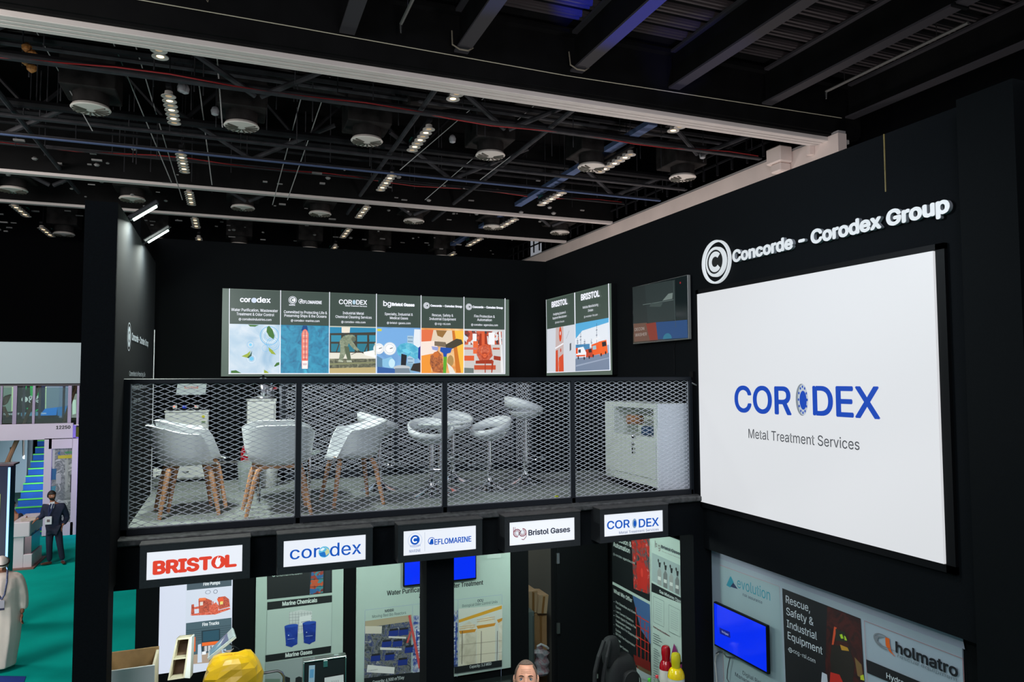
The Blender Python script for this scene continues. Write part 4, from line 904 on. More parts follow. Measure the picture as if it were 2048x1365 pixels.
# ================================================================== LOWER BACK WALL GRAPHICS
def panelY(lab, x0, x1, z0, z1, m, name='graphic_panel', cat='wall graphic', y=YB-.002, th=.02):
    r = thing(name, lab, cat, ((x0+x1)/2, y, z0)); B((x0, y-th, z0), (x1, y, z1)).build('panel', m, r); return r
GREENP = mat('pale_green_vinyl', (176, 196, 186), .6, noise=.03, nscale=3)
f = lambda px, py: oY(px, py, YB-.02)
x0 = f(318, 1250).x; x1 = f(464, 1250).x
p1 = panelY('glowing white panel with pictures of red pumps and an orange truck', x0, x1, f(464, 1333).z+.02, 2.78, emat('panel_glow', (206, 212, 228), .98), 'lightbox_panel', 'lightbox', th=.02)
c = cvY(YB-.022, glow=.95)
c.poly([(372, 1166), (464, 1157), (462.5, 1333), (370, 1350)], (204, 212, 226))
c.rect(374, 1160, 463, 1172.5, (72, 88, 98)); c.text('Fire Pumps', 407, 1172.5, 440, 1168.5, 6.4, (225, 232, 236), bold=.02)
c.disc(431, 1184, 4, (60, 70, 90), inner=.8); c.disc(416, 1185, 4, (120, 130, 150), asp=1.3, inner=.8)
PR = busy('red_iron_print', [(180, 60, 36), (216, 80, 50), (240, 140, 110)], 45, .95); PD = busy('dark_red_iron_print', [(90, 26, 18), (166, 52, 32), (220, 96, 60), (60, 30, 30)], 60, .95)
for pts, cc in (([(380, 1230), (412, 1224), (424, 1226), (425, 1230), (384, 1232)], PR), ([(411, 1228), (459, 1216), (461, 1219), (430, 1230)], PR), ([(383, 1210), (388, 1209), (389, 1229), (382, 1229)], PD), ([(388, 1215), (400, 1213), (400, 1218), (388, 1219)], PR), ([(397, 1199), (412, 1197), (424, 1202), (424, 1224), (398, 1227)], PD), ([(398, 1197), (411, 1196), (412, 1201), (398, 1202)], (232, 120, 70)), ([(400, 1205), (406, 1204), (406, 1211), (400, 1212)], (220, 214, 206)), ([(418, 1214), (432, 1205), (438, 1213), (436, 1224), (420, 1228)], PR), ([(436, 1195), (450, 1193), (458, 1199), (460, 1214), (438, 1220)], PD), ([(434, 1198), (446, 1195), (447, 1203), (436, 1204)], (226, 92, 56)), ([(440, 1204), (446, 1203), (446, 1209), (440, 1210)], (226, 210, 120)), ([(425, 1204), (427, 1203), (428, 1215), (425, 1215)], PR)): c.poly(pts, cc)
c.poly([(372, 1247), (463, 1236), (463, 1322), (371, 1330)], (74, 96, 106)); c.text('Fire Trucks', 405, 1253, 438, 1249, 6.4, (225, 232, 236), bold=.02)
for k_ in range(6): c.line([(372, 1262+k_*4.2), (463, 1251+k_*4.2)], .8, (48, 62, 70))
c.poly([(372, 1312), (463, 1300), (463, 1322), (371, 1330)], (170, 150, 132)); c.poly([(403, 1262), (440, 1258), (441, 1300), (404, 1306)], (40, 58, 68)); c.poly([(404, 1286), (441, 1282), (441, 1288), (404, 1293)], (230, 106, 48)); c.poly([(406, 1264), (438, 1260), (438, 1280), (406, 1284)], (46, 80, 96)); c.poly([(407, 1293), (440, 1289), (440, 1300), (407, 1304)], (196, 196, 200))
for k_ in range(5): c.line([(408+k_*7, 1292), (408+k_*7, 1303)], 1.6, (50, 56, 60))
c.poly([(404, 1304), (412, 1303), (412, 1309), (404, 1310)], (236, 240, 246)); c.poly([(381, 1276), (391, 1274), (391, 1303), (381, 1306)], (222, 100, 50)); c.poly([(396, 1290), (402, 1288), (404, 1325), (395, 1326)], (196, 210, 228)); c.poly([(443, 1300), (452, 1298), (453, 1318), (446, 1320)], (170, 190, 210))
c.flush('print', p1)
p2 = panelY('pale green wall graphic showing blue drums between black heading bands', f(511, 1250).x, f(686, 1250).x, .9, 2.78, GREENP)
c = cvY(YB-.022); DK = (20, 26, 28); W2 = (196, 212, 204)
c.poly([(534, 1100), (664, 1090), (664, 1186), (534, 1200)], DK); c.poly([(619, 1100), (648, 1098), (646, 1187), (619, 1191)], (26, 34, 44))
cont = busy('container_print', [(150, 58, 46), (44, 96, 150), (190, 84, 50), (60, 130, 140), (120, 44, 40)], 30, kind='v')
c.poly([(624, 1130), (647, 1127), (646, 1186), (619, 1190)], cont); c.text('eflomarine.com', 553, 1154, 604, 1149, 7, W2); c.disc(547.5, 1151, 3.4, W2, inner=.6)
for y in (1160, 1175): c.line([(620, y), (647, y-2)], 1, (20, 22, 28))
c.poly([(651, 1126), (661, 1124), (660, 1185), (650, 1186)], (30, 40, 46))
c.poly([(534.4, 1205), (664, 1191), (664, 1205), (534.4, 1221)], DK); c.text('Marine Chemicals', 565, 1212.5, 634, 1204.5, 8, (214, 226, 220), bold=.025)
c.poly([(534, 1222), (664, 1206), (663, 1296), (531, 1311)], (182, 200, 192)); c.line([(534, 1222), (531, 1365)], .5, (120, 140, 134)); c.line([(664, 1206), (661, 1365)], .5, (120, 140, 134))
c.poly([(578, 1226), (601, 1220), (624, 1223), (623, 1258), (600, 1268), (579, 1262)], (206, 212, 210))
for k_ in range(8): c.line([(579+k_*6, 1224), (579+k_*6, 1264)], .6, (140, 150, 150)); 
for k_ in range(6): c.line([(578, 1230+k_*6), (624, 1227+k_*6)], .6, (140, 150, 150))
c.poly([(599, 1234), (622, 1230), (622, 1248), (598, 1252)], (226, 230, 228)); c.line([(602, 1245), (620, 1242)], 1, (90, 104, 140))
for dx, dy in ((0, 0), (36, -6)):
    X_ = 569+dx; Y_ = 1253+dy
    c.poly([(X_, Y_), (X_+27, Y_-3), (X_+25.5, Y_+34), (X_+14, Y_+42), (X_+3, Y_+39)], busy('drum_print', [(16, 42, 124), (26, 60, 158), (44, 84, 186)], 7)); c.disc(X_+13.5, Y_-1, 3.2, (38, 80, 180), asp=4.2, n=20); c.disc(X_+14, Y_+36, 3.4, (24, 56, 150), asp=3.4, n=20)
    c.line([(X_+6, Y_+26), (X_+20, Y_+24.5)], 1, (150, 166, 210)); c.disc(X_+8, Y_+18, 1.2, (200, 214, 240), n=8)
c.poly([(531, 1311), (662, 1292), (661, 1305.5), (531, 1324)], DK); c.text('Marine Gases', 571, 1315, 624, 1307.5, 8, (214, 226, 220), bold=.025)
c.poly([(531, 1326), (661, 1308), (660, 1400), (531, 1400)], (150, 164, 162))
for dx in (0, 26): c.poly([(565+dx, 1356), (572+dx, 1353), (580+dx, 1356), (580+dx, 1372), (564+dx, 1372)], (30, 36, 36))
c.poly([(530, 1358), (560, 1358), (560, 1372), (530, 1372)], (110, 134, 118))
c.flush('print', p2)
p3 = panelY('wide pale green wall graphic about water plants with two plant photographs', f(712, 1250).x, f(1021, 1250).x, 1.19, 2.78, GREENP)
c = cvY(YB-.022)
c.text('Water Purification & Wastewater Treatment', 774, 1190.5, 966, 1171, 9, DK, bold=.02); c.text('& Odor Control', 838.5, 1197, 905, 1190, 8.5, DK, bold=.02)
c.text('MBBR', 770, 1225.5, 787.5, 1223.5, 5.2, (40, 50, 60), bold=.02); c.text('Moving Bed Bio Reactors', 744.5, 1236.5, 812, 1229, 5.6, (70, 84, 90))
c.text('OCU', 955, 1205, 966, 1203.5, 5, (40, 50, 60), bold=.02); c.text('Biological Odor Control Units', 924.5, 1215, 995, 1207, 5.4, (70, 84, 90))
c.line([(730, 1221), (825, 1210), (1004, 1190)], .6, (150, 166, 196)); 
for x in (730, 825, 916, 1004): c.line([(x, 1222-(x-730)*.115), (x-2, 1355)], .6, (150, 166, 196))
site = busy('plant_site_print', [(34, 38, 44), (70, 78, 84), (120, 122, 116), (44, 60, 110), (160, 160, 150)], 14)
c.poly([(730, 1245), (823, 1233), (822, 1345), (728, 1360)], site); c.poly([(730, 1243), (823, 1230), (823, 1243), (730, 1256)], (172, 160, 132)); c.poly([(730, 1253), (764, 1253), (763, 1268), (730, 1268)], (206, 200, 184))
for k_, (x, y) in enumerate(((778, 1262), (798, 1260), (764, 1284), (786, 1283), (742, 1312), (770, 1310), (810, 1295), (796, 1320))):
    c.poly([(x, y), (x+19, y-2), (x+18, y+10), (x-1, y+12)], (26, 50, 130)); c.poly([(x+1, y-3), (x+18, y-5), (x+18, y-1), (x+1, y+1)], (32, 34, 40))
c.poly([(777, 1273), (812, 1274), (812, 1278), (777, 1276)], (214, 212, 204)); c.poly([(760, 1295), (803, 1297), (803, 1301), (760, 1300)], (214, 212, 204)); c.poly([(735, 1330), (789, 1335), (788, 1348), (733, 1345)], (222, 222, 216)); c.text('CORODEX', 736, 1342, 755, 1342, 2.6, (120, 130, 130))
c.poly([(728, 1357), (850, 1342), (850, 1400), (728, 1400)], DK); c.text('Capacity: 6,500 m³/Day', 745, 1368, 808, 1358, 6.2, (200, 212, 208), bold=.015)
pip = busy('pipe_rack_print', [(60, 66, 70), (36, 70, 150), (190, 196, 200), (110, 116, 116)], 12)
c.poly([(826, 1232), (915, 1221), (915, 1335), (825, 1346)], pip)
for k_ in range(6): c.line([(830, 1262+k_*11), (912, 1251+k_*10)], 3, (206, 210, 214)); 
for pts in (((833, 1259), (833, 1325)), ((851, 1254), (851, 1320)), ((912, 1245), (911, 1320))): c.line(pts, 2.4, (28, 60, 150))
c.poly([(816, 1232), (820, 1230), (842, 1335), (837, 1338)], (200, 80, 76)); c.poly([(812, 1286), (816, 1286), (822, 1266), (820, 1262)], (200, 80, 76))
c.poly([(917, 1218), (1004, 1210), (1003, 1325), (915, 1335)], (206, 210, 200)); c.poly([(917, 1240), (1003, 1211), (1003, 1218), (917, 1246)], (214, 160, 44))
TK = busy('tank_print', [(190, 184, 160), (212, 206, 184), (224, 220, 204)], 6)
for pts, cc in (([(918, 1262), (925, 1250), (938, 1243), (949, 1250), (952, 1262), (951, 1330), (917, 1334)], TK), ([(953, 1250), (962, 1238), (975, 1232), (987, 1240), (990, 1252), (989, 1326), (952, 1330)], (222, 216, 192)), ([(996, 1246), (1004, 1240), (1003, 1324), (997, 1326)], TK), ([(917, 1262), (952, 1258), (949, 1264), (920, 1268)], (206, 140, 40)), ([(952, 1252), (991, 1246), (988, 1252), (955, 1258)], (206, 140, 40)), ([(993, 1240), (1004, 1236), (1003, 1242), (996, 1246)], (206, 140, 40))): c.poly(pts, cc)
for y in (1252, 1256): c.line([(918, y+2), (950, y-2)], .8, (206, 150, 50)); c.line([(953, y-12), (989, y-18)], .8, (206, 150, 50))
for x in (924, 962, 994): c.line([(x, 1262), (x-1, 1328)], 1, (70, 66, 60))
for y in (1285, 1308): c.line([(918, y+5), (1003, y-4)], .6, (160, 150, 130))
c.poly([(908, 1334), (1003, 1320), (1003, 1333), (908, 1347)], DK); c.text('Capacity: 3.3 MGD', 938.5, 1336.5, 982, 1330, 5.6, (200, 212, 208), bold=.015)
c.poly([(974, 1105), (1001, 1100), (1001, 1116), (974, 1118)], (190, 206, 198))
c.flush('print', p3)
r, c_ = tv('television', ((809.5, 1100), (951, 1156)), lambda: cvY(YB-.09), .035, 'blue screen television on the wide pale green graphic behind the front post', (12, 78, 255), .9)
# low counter standing below the graphic
ct = thing('counter', 'dark topped counter below the wide pale green graphic', 'counter', (2.6, 7.5, 0)); zc = 1.12
B((1.75, 7.25, zc-.04), (3.06, 7.74, zc)).build('worktop', mat('dark_glass_top', (30, 36, 36), .15), ct, bevel=.004); B((1.8, 7.3, 0.02), (3.0, 7.72, zc-.04)).build('body', K2, ct)
# ================================================================== LOWER RIGHT SIDE WALL (behind the sign): two posters
XQ = XW-.01
def qc(): return cvX(XQ-.0005)
r = thing('graphic_panel', 'tall fire safety wall graphic with red pump pictures on the side wall', 'wall graphic', (XQ, 7.2, .6))
ya = oX(1221, 1165, XQ).y; yb = oX(1302, 1165, XQ).y; yc = oX(1369, 1165, XQ).y
B((XQ, yb+.003, .6), (XW-.001, ya, 2.78)).build('panel', GREENP, r)
c = qc(); pmp = busy('red_pump_print', [(26, 24, 28), (90, 88, 90), (150, 40, 34), (190, 54, 44), (170, 168, 168)], 9)
c.poly([(1224, 1060), (1299, 1040), (1300, 1204), (1224, 1163)], DK); c.poly([(1262, 1060), (1299, 1050), (1300, 1203), (1268, 1184)], pmp); c.poly([(1273, 1122), (1290, 1128), (1296, 1150), (1294, 1182), (1276, 1176)], (186, 44, 36)); c.poly([(1262, 1176), (1300, 1190), (1300, 1203), (1224, 1163), (1224, 1140)], DK); c.disc(1284, 1146, 9, (214, 62, 50), asp=.5)
c.text('Protection &', 1226.5, 1082, 1263, 1093, 9.5, W2, bold=.02); c.text('Automation', 1227, 1093.5, 1260, 1107, 9.5, W2, bold=.02); c.text('@ corodex-agencies.com', 1227, 1112, 1270, 1128, 4.6, W2)
c.poly([(1225, 1169), (1300, 1210), (1303, 1352), (1226, 1310)], DK); skyp = (62, 96, 140)
c.poly([(1265, 1191), (1300, 1210), (1302, 1290), (1282, 1260)], skyp)
for a_, b_ in (((1272, 1215), (1276, 1350)), ((1281, 1232), (1283, 1340)), ((1290, 1245), (1291, 1335)), ((1297, 1254), (1297, 1335))): c.line([a_, b_], 2.4, (178, 44, 34))
for y in (1230, 1250, 1272, 1290): c.line([(1272, y), (1299, y+16)], 2.2, (190, 52, 38))
c.poly([(1268, 1310), (1301, 1325), (1302, 1345), (1270, 1330)], (120, 36, 30)); c.poly([(1274, 1330), (1302, 1344), (1303, 1352), (1280, 1342)], (110, 92, 66))
c.text('What We Offer', 1228, 1185, 1265, 1206, 7.5, W2, bold=.025)
for k_, s_ in enumerate(('Fire Detection and Alarm', 'System', 'Low Current Solutions', 'Clean Agent Gaseous Fire', 'Suppression System', 'Water Mist Fire Suppression', 'System', 'EN 100 Fire Suppression', 'System', 'Elevator System')):
    w_ = len(s_)*1.68; y = 1207+k_*9.2; c.text(s_, 1232.5, y, 1232.5+w_, y+w_*.56, 4.6, W2, bold=.015)
    if s_ not in ('System', 'Suppression System'): c.disc(1229, y-3, .9, W2, n=8)
c.poly([(1302, 1352), (1303, 1365), (1240, 1340), (1226, 1311)], (176, 192, 192))
c.flush('print', r)
r2 = thing('graphic_panel', 'tall pale gas cylinder wall graphic at the right end of the side wall', 'wall graphic', (XQ, 6.5, .6))
B((XQ, yc, .6), (XW-.001, yb-.003, 2.78)).build('panel', GREENP, r2)
c = qc()
c.poly([(1304, 1106), (1368, 1135), (1369, 1198), (1304, 1162)], (150, 168, 166))
for i_, x in enumerate((1319, 1331, 1343, 1355, 1365)):
    y = 1135+(x-1319)*.48; c.poly([(x-4, y+8), (x, y), (x+4, y+9), (x+4, y+38), (x-4, y+34)], (112, 118, 116) if i_ % 2 else (146, 150, 146)); c.poly([(x-2, y-10), (x+3, y-9), (x+2, y+1), (x-1, y)], (34, 38, 38)); c.disc(x-2, y-13, 3.6, (40, 44, 44), asp=.7, n=14); c.poly([(x-3, y+18), (x+3, y+20), (x+3, y+27), (x-3, y+25)], (196, 202, 196))
c.line([(1311, 1082), (1311, 1096)], 1.2, (90, 40, 54)); c.disc(1313.5, 1091, 4, (90, 40, 54), asp=.6, inner=.7); c.disc(1319, 1095, 4.4, (90, 40, 54), asp=.6, inner=.7); c.line([(1321.5, 1096), (1321, 1102), (1318, 1102)], 1.1, (90, 40, 54))
c.text('Bristol Gases', 1323.5, 1098, 1363, 1110.5, 6, (50, 54, 66), bold=.03); c.text('Specialty, Industrial, Medical Gases', 1325, 1105, 1363, 1118, 1.8, (120, 90, 96))
c.poly([(1304, 1166), (1369, 1199), (1369, 1210), (1304, 1184)], DK); c.text('Gas Mixtures Classification', 1320, 1187, 1385, 1216, 6, W2, bold=.02) if False else c.text('Gas Mixtures Classifi', 1320, 1187, 1368, 1208.5, 6, W2, bold=.02)
for (xa, ya_, xb_, yb_) in ((1308, 1193, 1329, 1255), (1339, 1210, 1362, 1275)):
    hh = yb_-ya_-12; c.line([(xa, ya_), (xb_, ya_+(xb_-xa)*.5), (xb_, yb_), (xa, yb_-(xb_-xa)*.5)], .6, (80, 92, 96), closed=True)
    for k_ in range(9): c.line([(xa+4, ya_+10+k_*4.4), (xb_-4, ya_+10+k_*4.4+(xb_-xa-8)*.5)], .5, (130, 140, 144))
c.text('Bristol Specialty Gas Mixtures', 1308, 1255, 1341, 1274, 3.2, (110, 50, 58), bold=.02)
for k_ in range(5): c.line([(1308, 1267+k_*4.6), (1320+(k_ % 3)*3, 1273+k_*4.6+(k_ % 3)*1.4)], 1.2, (90, 102, 104))
for k_ in range(8): c.line([(1309, 1297+k_*4.6), (1318+(k_ % 3)*2, 1302+k_*4.6+(k_ % 3))], 1.2, (90, 102, 104))
for k_ in range(7): c.line([(1309, 1332+k_*4.6), (1318, 1336+k_*4.6)], 1.2, (90, 102, 104))
c.poly([(1350.5, 1287), (1372, 1345), (1350, 1345), (1340, 1330)], (128, 40, 100)); c.line([(1356, 1293), (1362, 1320)], 1, (90, 102, 104)); c.line([(1366, 1335), (1369, 1352)], 1, (90, 102, 104))
c.flush('print', r2)
# ================================================================== THINGS ON THE LOWER LEVEL
WOOD = mat('mdf_brown', (150, 118, 78), .7, noise=.2, nscale=9); WOODE = mat('mdf_pale_edge', (206, 196, 170), .7); MDFD = mat('mdf_dark', (108, 84, 64), .75, noise=.25, nscale=12)
# open wooden crate, bottom left
P = oY(312, 1322, 6.35); Q = oY(222, 1338, 6.35); zt = P.z
r = thing('wooden_crate', 'open wooden crate with a pale rim at the lower left', 'crate', ((P.x+Q.x)/2, 6.35, 0)); x0, x1 = Q.x-.06, P.x; y0, y1 = 5.95+.3, 6.62; th = .018
def wall(a, b_, nm, m): B(a, b_).build(nm, m, r)
wall((x0, y1-th, 1.0), (x1, y1, zt+.02), 'back_board', WOOD); wall((x0, y0, 1.0), (x1, y0+th, zt-.0), 'front_board', WHT)
wall((x1-th, y0+th, 1.0), (x1, y1-th, zt), 'side_board', WOODE); wall((x0, y0+th, 1.0), (x0+th, y1-th, zt), 'side_board', WOODE); wall((x0, y0, 1.0), (x1, y1, 1.02), 'bottom_board', WOOD)
tb = thing('display_table', 'low dark table carrying crates in the lower left of the booth', 'table', (0, 6.5, 0)); B((-.7, 6.22, .97), (.75, 6.85, 1.0)).build('top', K2, tb)
for x in (-.66, .7):
    for y in (6.26, 6.8): B((x-.02, y-.02, .02), (x+.02, y+.02, .97)).build('leg', BLK, tb)
# tall two-compartment box, leaning
r = thing('shelf_box', 'narrow leaning wooden box divided into two compartments', 'box', oZ(358, 1365, 1.0))
def P3(px, py, y): return oY(px, py, y)
TL, TRr, BRr, BLl = P3(353, 1278, 6.62), P3(381, 1275, 6.62), P3(369, 1357, 6.42), P3(335, 1362, 6.42)
def lerp(a, b_, t_): return a+(b_-a)*t_
D_ = Vector((.015, .16, -.03)); wv = (TRr-TL).normalized()*.012; hv_ = (BLl-TL).normalized()*.014
def slab(p, q, s_, t_, nm, m): MB().hexa([p, q, q+D_, p+D_, s_, t_, t_+D_, s_+D_]).build(nm, m, r)
slab(BLl, BLl+wv, TL, TL+wv, 'side_board', WOODE); slab(BRr-wv, BRr, TRr-wv, TRr, 'side_board', WOODE)
slab(TL+hv_, TRr+hv_, TL, TRr, 'end_board', WOODE); slab(BLl, BRr, BLl-hv_, BRr-hv_, 'end_board', WOODE)
ml, mr = lerp(TL, BLl, .5), lerp(TRr, BRr, .5); slab(ml+hv_*.6, mr+hv_*.6, ml, mr, 'divider', WOODE)
MB().hexa([BLl+D_*.94, BRr+D_*.94, BRr+D_, BLl+D_, TL+D_*.94, TRr+D_*.94, TRr+D_, TL+D_]).build('back_board', MDFD, r)
wq = Vector((.05, 0, -.01)); MB().hexa([BRr, BRr+wq*.8, BRr+wq*.8+D_, BRr+D_, TRr, TRr+wq*.2, TRr+wq*.2+D_, TRr+D_]).build('outer_panel', WHT, r)
# brochure stand on crossed legs
r = thing('brochure_stand', 'tilted clear brochure display stand on crossed chrome legs', 'stand', oZ(450, 1365, 1.0))
a, b_, e_, d_ = P3(415, 1318, 6.5), P3(417, 1303, 6.75), P3(465, 1256, 6.75), P3(470, 1273, 6.5)
Nn = ((b_-a).cross(d_-a)).normalized()*.02
MB().hexa([a, d_, e_, b_, a+Nn, d_+Nn, e_+Nn, b_+Nn]).build('tray', mat('clear_tray', (180, 190, 190), .2), r)
def onq(u, v): return lerp(lerp(a, d_, u), lerp(b_, e_, u), v)
for u0, u1, cc in ((.08, .5, (70, 120, 140)), (.5, .78, (60, 74, 110)), (.8, .96, (150, 160, 160))):
    q = [onq(u0, .1), onq(u1, .1), onq(u1, .9), onq(u0, .9)]; N2 = Nn if Nn.z > 0 else -Nn; b0 = N2*(1.15 if Nn.z > 0 else .15)
    MB().prism([p+b0 for p in q], N2*.1).build('brochure', mat('brochure_%d' % cc[0], cc, .3), r)
for p, q in (((458, 1288), (478, 1300)), ((468, 1298), (455, 1312)), ((446, 1302), (482, 1320)), ((438, 1318), (458, 1306)), ((420, 1328), (444, 1338))):
    MB().tube([P3(*p, 6.62), P3(*q, 6.62)], .006, 6).build('leg', CHROME, r)
MB().hexa([P3(417, 1320, 6.5), P3(424, 1334, 6.5), P3(424, 1334, 6.7), P3(417, 1320, 6.7), P3(432, 1312, 6.5), P3(450, 1332, 6.5), P3(450, 1332, 6.7), P3(432, 1312, 6.7)]).build('foot', STEEL, r)
# yellow plastic cover
r = thing('yellow_cover', 'bright yellow crumpled plastic cover over a round object', 'cover', oY(466, 1400, 6.3))
m = MB(); cen = oY(466, 1372, 6.3); n1, n2 = 15, 6; vs = []; rg = random.Random(5)
for i in range(n2+1):
    ph = pi/2*i/n2
    for j in range(n1):
        th_ = 2*pi*j/n1; k_ = 1+.06*abs(sin(2.5*th_+2*ph))-.04*abs(sin(4.5*th_-3*ph))+.05*sin(3*th_+5*ph)+rg.uniform(-.02, .02)
        sq = 1/max(abs(cos(th_)), abs(sin(th_)), .75)**.6
        R_ = .225*max(.02, sin(pi/2*(1-i/n2))**.55)*k_*sq if i < n2 else .01
        vs.append(cen+Vector((R_*cos(th_), R_*sin(th_)*.9, .245*sin(ph)**.9*(1+.03*sin(3*th_))-.006*(rg.random() if i else 0))))
fs = [(i*n1+j, i*n1+(j+1) % n1, (i+1)*n1+(j+1) % n1, (i+1)*n1+j) for i in range(n2) for j in range(n1)]+[tuple(range(n2*n1, n2*n1+n1))]
m.add(vs, fs); m.build('plastic', mat('yellow_plastic', (226, 178, 24), .34, noise=.12, nscale=9, bump=.15), r)
m = MB(); m.lathe([(.2, -.6), (.22, -.02), (.2, 0)], cen, 20); m.build('drum', mat('yellow_plastic', (226, 178, 24), .28), r)
# curved steel handle
r = thing('trolley_handle', 'curved steel tube handle right of the yellow cover', 'handle', oY(545, 1400, 6.6))
pts = [oY(x, y, 6.6) for x, y in ((500, 1352), (520, 1348), (540, 1345), (555, 1342.5), (563, 1346), (568, 1354), (569, 1370), (570, 1400))]
MB().tube(pts, .011, 8).build('tube', STEEL, r, smooth=True)
# black case with silver edge
r = thing('display_case', 'black upright case with a silver edge and paper sheet', 'case', oY(650, 1400, 6.9))
a = oY(609, 1327, 6.9); b_ = oY(690, 1314, 6.9); zt = (a.z+b_.z)/2
B((a.x, 6.9, 1.0), (b_.x, 6.98, zt)).build('board', mat('case_black', (24, 26, 28), .4), r, bevel=.006)
m = MB(); e = .012; m.box((a.x-e, 6.89, zt), (b_.x+e, 6.985, zt+e)).box((a.x-e, 6.89, 1.0), (a.x, 6.985, zt)).box((b_.x, 6.89, 1.0), (b_.x+e, 6.985, zt)); m.build('silver_edge', STEEL, r, bevel=.003)
for px in (626, 673): q = oY(px, 1318, 6.9); MB().obox((q.x, 6.93, zt+.015), (.04, .03, .012)).build('hinge', CHROME, r)
q = oY(651, 1328, 6.9); B((q.x-.02, 6.893, q.z-.03), (q.x+.02, 6.899, q.z+.03)).build('latch', STEEL, r, bevel=.002)
c = cvY(6.895); c.poly([(618, 1332), (630, 1331), (629, 1365), (617, 1368)], (150, 178, 196)); c.poly([(620, 1340), (628, 1339), (627, 1356), (619, 1357)], (90, 150, 190)); c.flush('label_strip', r)
c = cvY(6.885); c.poly([(649, 1356.5), (687, 1350), (688, 1400), (649, 1400)], (206, 210, 208))
for k_ in range(4): c.line([(664+k_*4, 1362-k_*.6), (665+k_*4, 1372)], .8, (130, 136, 140))
c.flush('paper', r)
# storage doorway things
cab = thing('tall_cabinet', 'grey green steel cabinet edge inside the storage doorway', 'cabinet', oY(1060, 1400, 8.2))
P = oY(1058, 1225, 8.1); Q = oY(1068.5, 1225, 8.1); B((P.x-.1, 8.1, .02), (Q.x, 8.6, P.z)).build('body', mat('cab_green', (84, 98, 96), .5), cab, bevel=.004); B((Q.x-.02, 8.085, .1), (Q.x-.014, 8.1, P.z-.05)).build('door_edge', mat('cab_green2', (64, 76, 76), .5), cab)
CARD = mat('cardboard', (150, 118, 80), .85, noise=.15, nscale=6)
def cbox(lab, px0, py0, px1, py1, y, d, tilt=0, m=CARD):
    a = oY(px0, py0, y); b_ = oY(px1, py1, y); r_ = thing('cardboard_box', lab, 'box', ((a.x+b_.x)/2, y, min(a.z, b_.z)), group='boxes in the storage doorway')
    cx, cz = (a.x+b_.x)/2, (a.z+b_.z)/2; w_, h_ = abs(b_.x-a.x), abs(a.z-b_.z)
    MB().obox((cx, y+d/2, cz), (w_, d, h_), ry=tilt).build('carton', m, r_, bevel=.004)
    MB().obox((cx+w_*.25, y-.004, cz+h_*.5-.01), (w_*.5, .006, .02), ry=tilt).build('flap', mat('card_pale', (176, 146, 108), .85), r_)
    MB().obox((cx, y-.003, cz), (.03, .003, h_*.96), ry=tilt).build('tape', mat('tape_brown', (130, 96, 56), .3), r_)
    return r_
cbox('tall brown cardboard box at the bottom of the doorway stack', 1069, 1228, 1095, 1400, 8.5, .35)
cbox('upright tan cardboard box on top of the stack, beside the wall', 1058, 1184, 1075, 1226, 8.5, .3, 0, mat('card_tan', (168, 146, 116), .85))
cbox('tilted tan cardboard box on the right of the doorway stack', 1077, 1192, 1096, 1227, 8.45, .3, .12, mat('card_tan', (168, 146, 116), .85))
r = thing('plastic_bag', 'crumpled translucent plastic bag on the floor in the storage doorway', 'bag', oY(1084, 1355, 8.15))
m = MB(); cen = oY(1084, 1350, 8.15); vs = []; n1, n2 = 16, 11
for i in range(n2+1):
    for j in range(n1):
        a_ = 2*pi*j/n1; w_ = (.085+.012*sin(i*1.7)+.01*sin(a_*5+i))*(1 if i < n2-1 else .45)*(.8 if i == 0 else 1); vs.append(cen+Vector((w_*cos(a_)+(.0 if i < 9 else -.03), w_*.8*sin(a_), i*.031)))
m.add(vs, [(i*n1+j, i*n1+(j+1) % n1, (i+1)*n1+(j+1) % n1, (i+1)*n1+j) for i in range(n2) for j in range(n1)]+[tuple(range(n1))[::-1], tuple(range(n2*n1, n2*n1+n1))])
m.build('film', busy('bag_print', [(96, 104, 108), (130, 136, 140), (120, 84, 92), (150, 156, 160)], 9), r, smooth=True)
MB().tube([cen+Vector((-.06, 0, .34)), cen+Vector((-.02, -.02, .37)), cen+Vector((.05, -.02, .33)), cen+Vector((.08, -.01, .3))], .014, 6).build('handle', mat('bag_white', (170, 176, 178), .4), r)
# backpack on a coat hook
r = thing('backpack', 'black backpack with a round front pocket against the side wall', 'backpack', oY(1240, 1400, 6.8))
BP = mat('backpack_fabric', (26, 29, 31), .8, noise=.2, nscale=60)
cen = oY(1247, 1352, 6.85)
def bag(c0, rx_, ry_, rz_, nm, m_, pw=.7):
    mm = MB(); vs = []; n1, n2 = 20, 12
    for i in range(n2+1):
        t_ = -pi/2+pi*i/n2
        for j in range(n1):
            a_ = 2*pi*j/n1; g_ = lambda v, p_: math.copysign(abs(v)**p_, v)
            vs.append(c0+Vector((rx_*g_(cos(t_), pw)*g_(cos(a_), pw), ry_*g_(cos(t_), pw)*g_(sin(a_), pw), rz_*g_(sin(t_), pw))))
    mm.add(vs, [(i*n1+j, i*n1+(j+1) % n1, (i+1)*n1+(j+1) % n1, (i+1)*n1+j) for i in range(n2) for j in range(n1)])
    return mm.build(nm, m_, r, smooth=True)
bag(cen+Vector((0, .05, -.06)), .17, .11, .28, 'body', BP); bag(cen+Vector((.05, -.06, -.05)), .1, .04, .12, 'front_pocket', mat('backpack_fabric2', (20, 22, 24), .7))
m = MB(); m.tube([cen+Vector((.05+.1*cos(a_), -.1, -.05+.12*sin(a_))) for a_ in [2*pi*k_/20 for k_ in range(20)]], .006, 5, closed=True); m.build('zip', mat('zip', (48, 50, 52), .4), r)
for s_ in (-1, 1): MB().tube([oY(1214+s_*6, 1283, 6.8), oY(1205+s_*8, 1315, 6.75), oY(1199+s_*9, 1345, 6.75), oY(1197+s_*8, 1370, 6.75)], .022, 8).build('strap', BP, r)
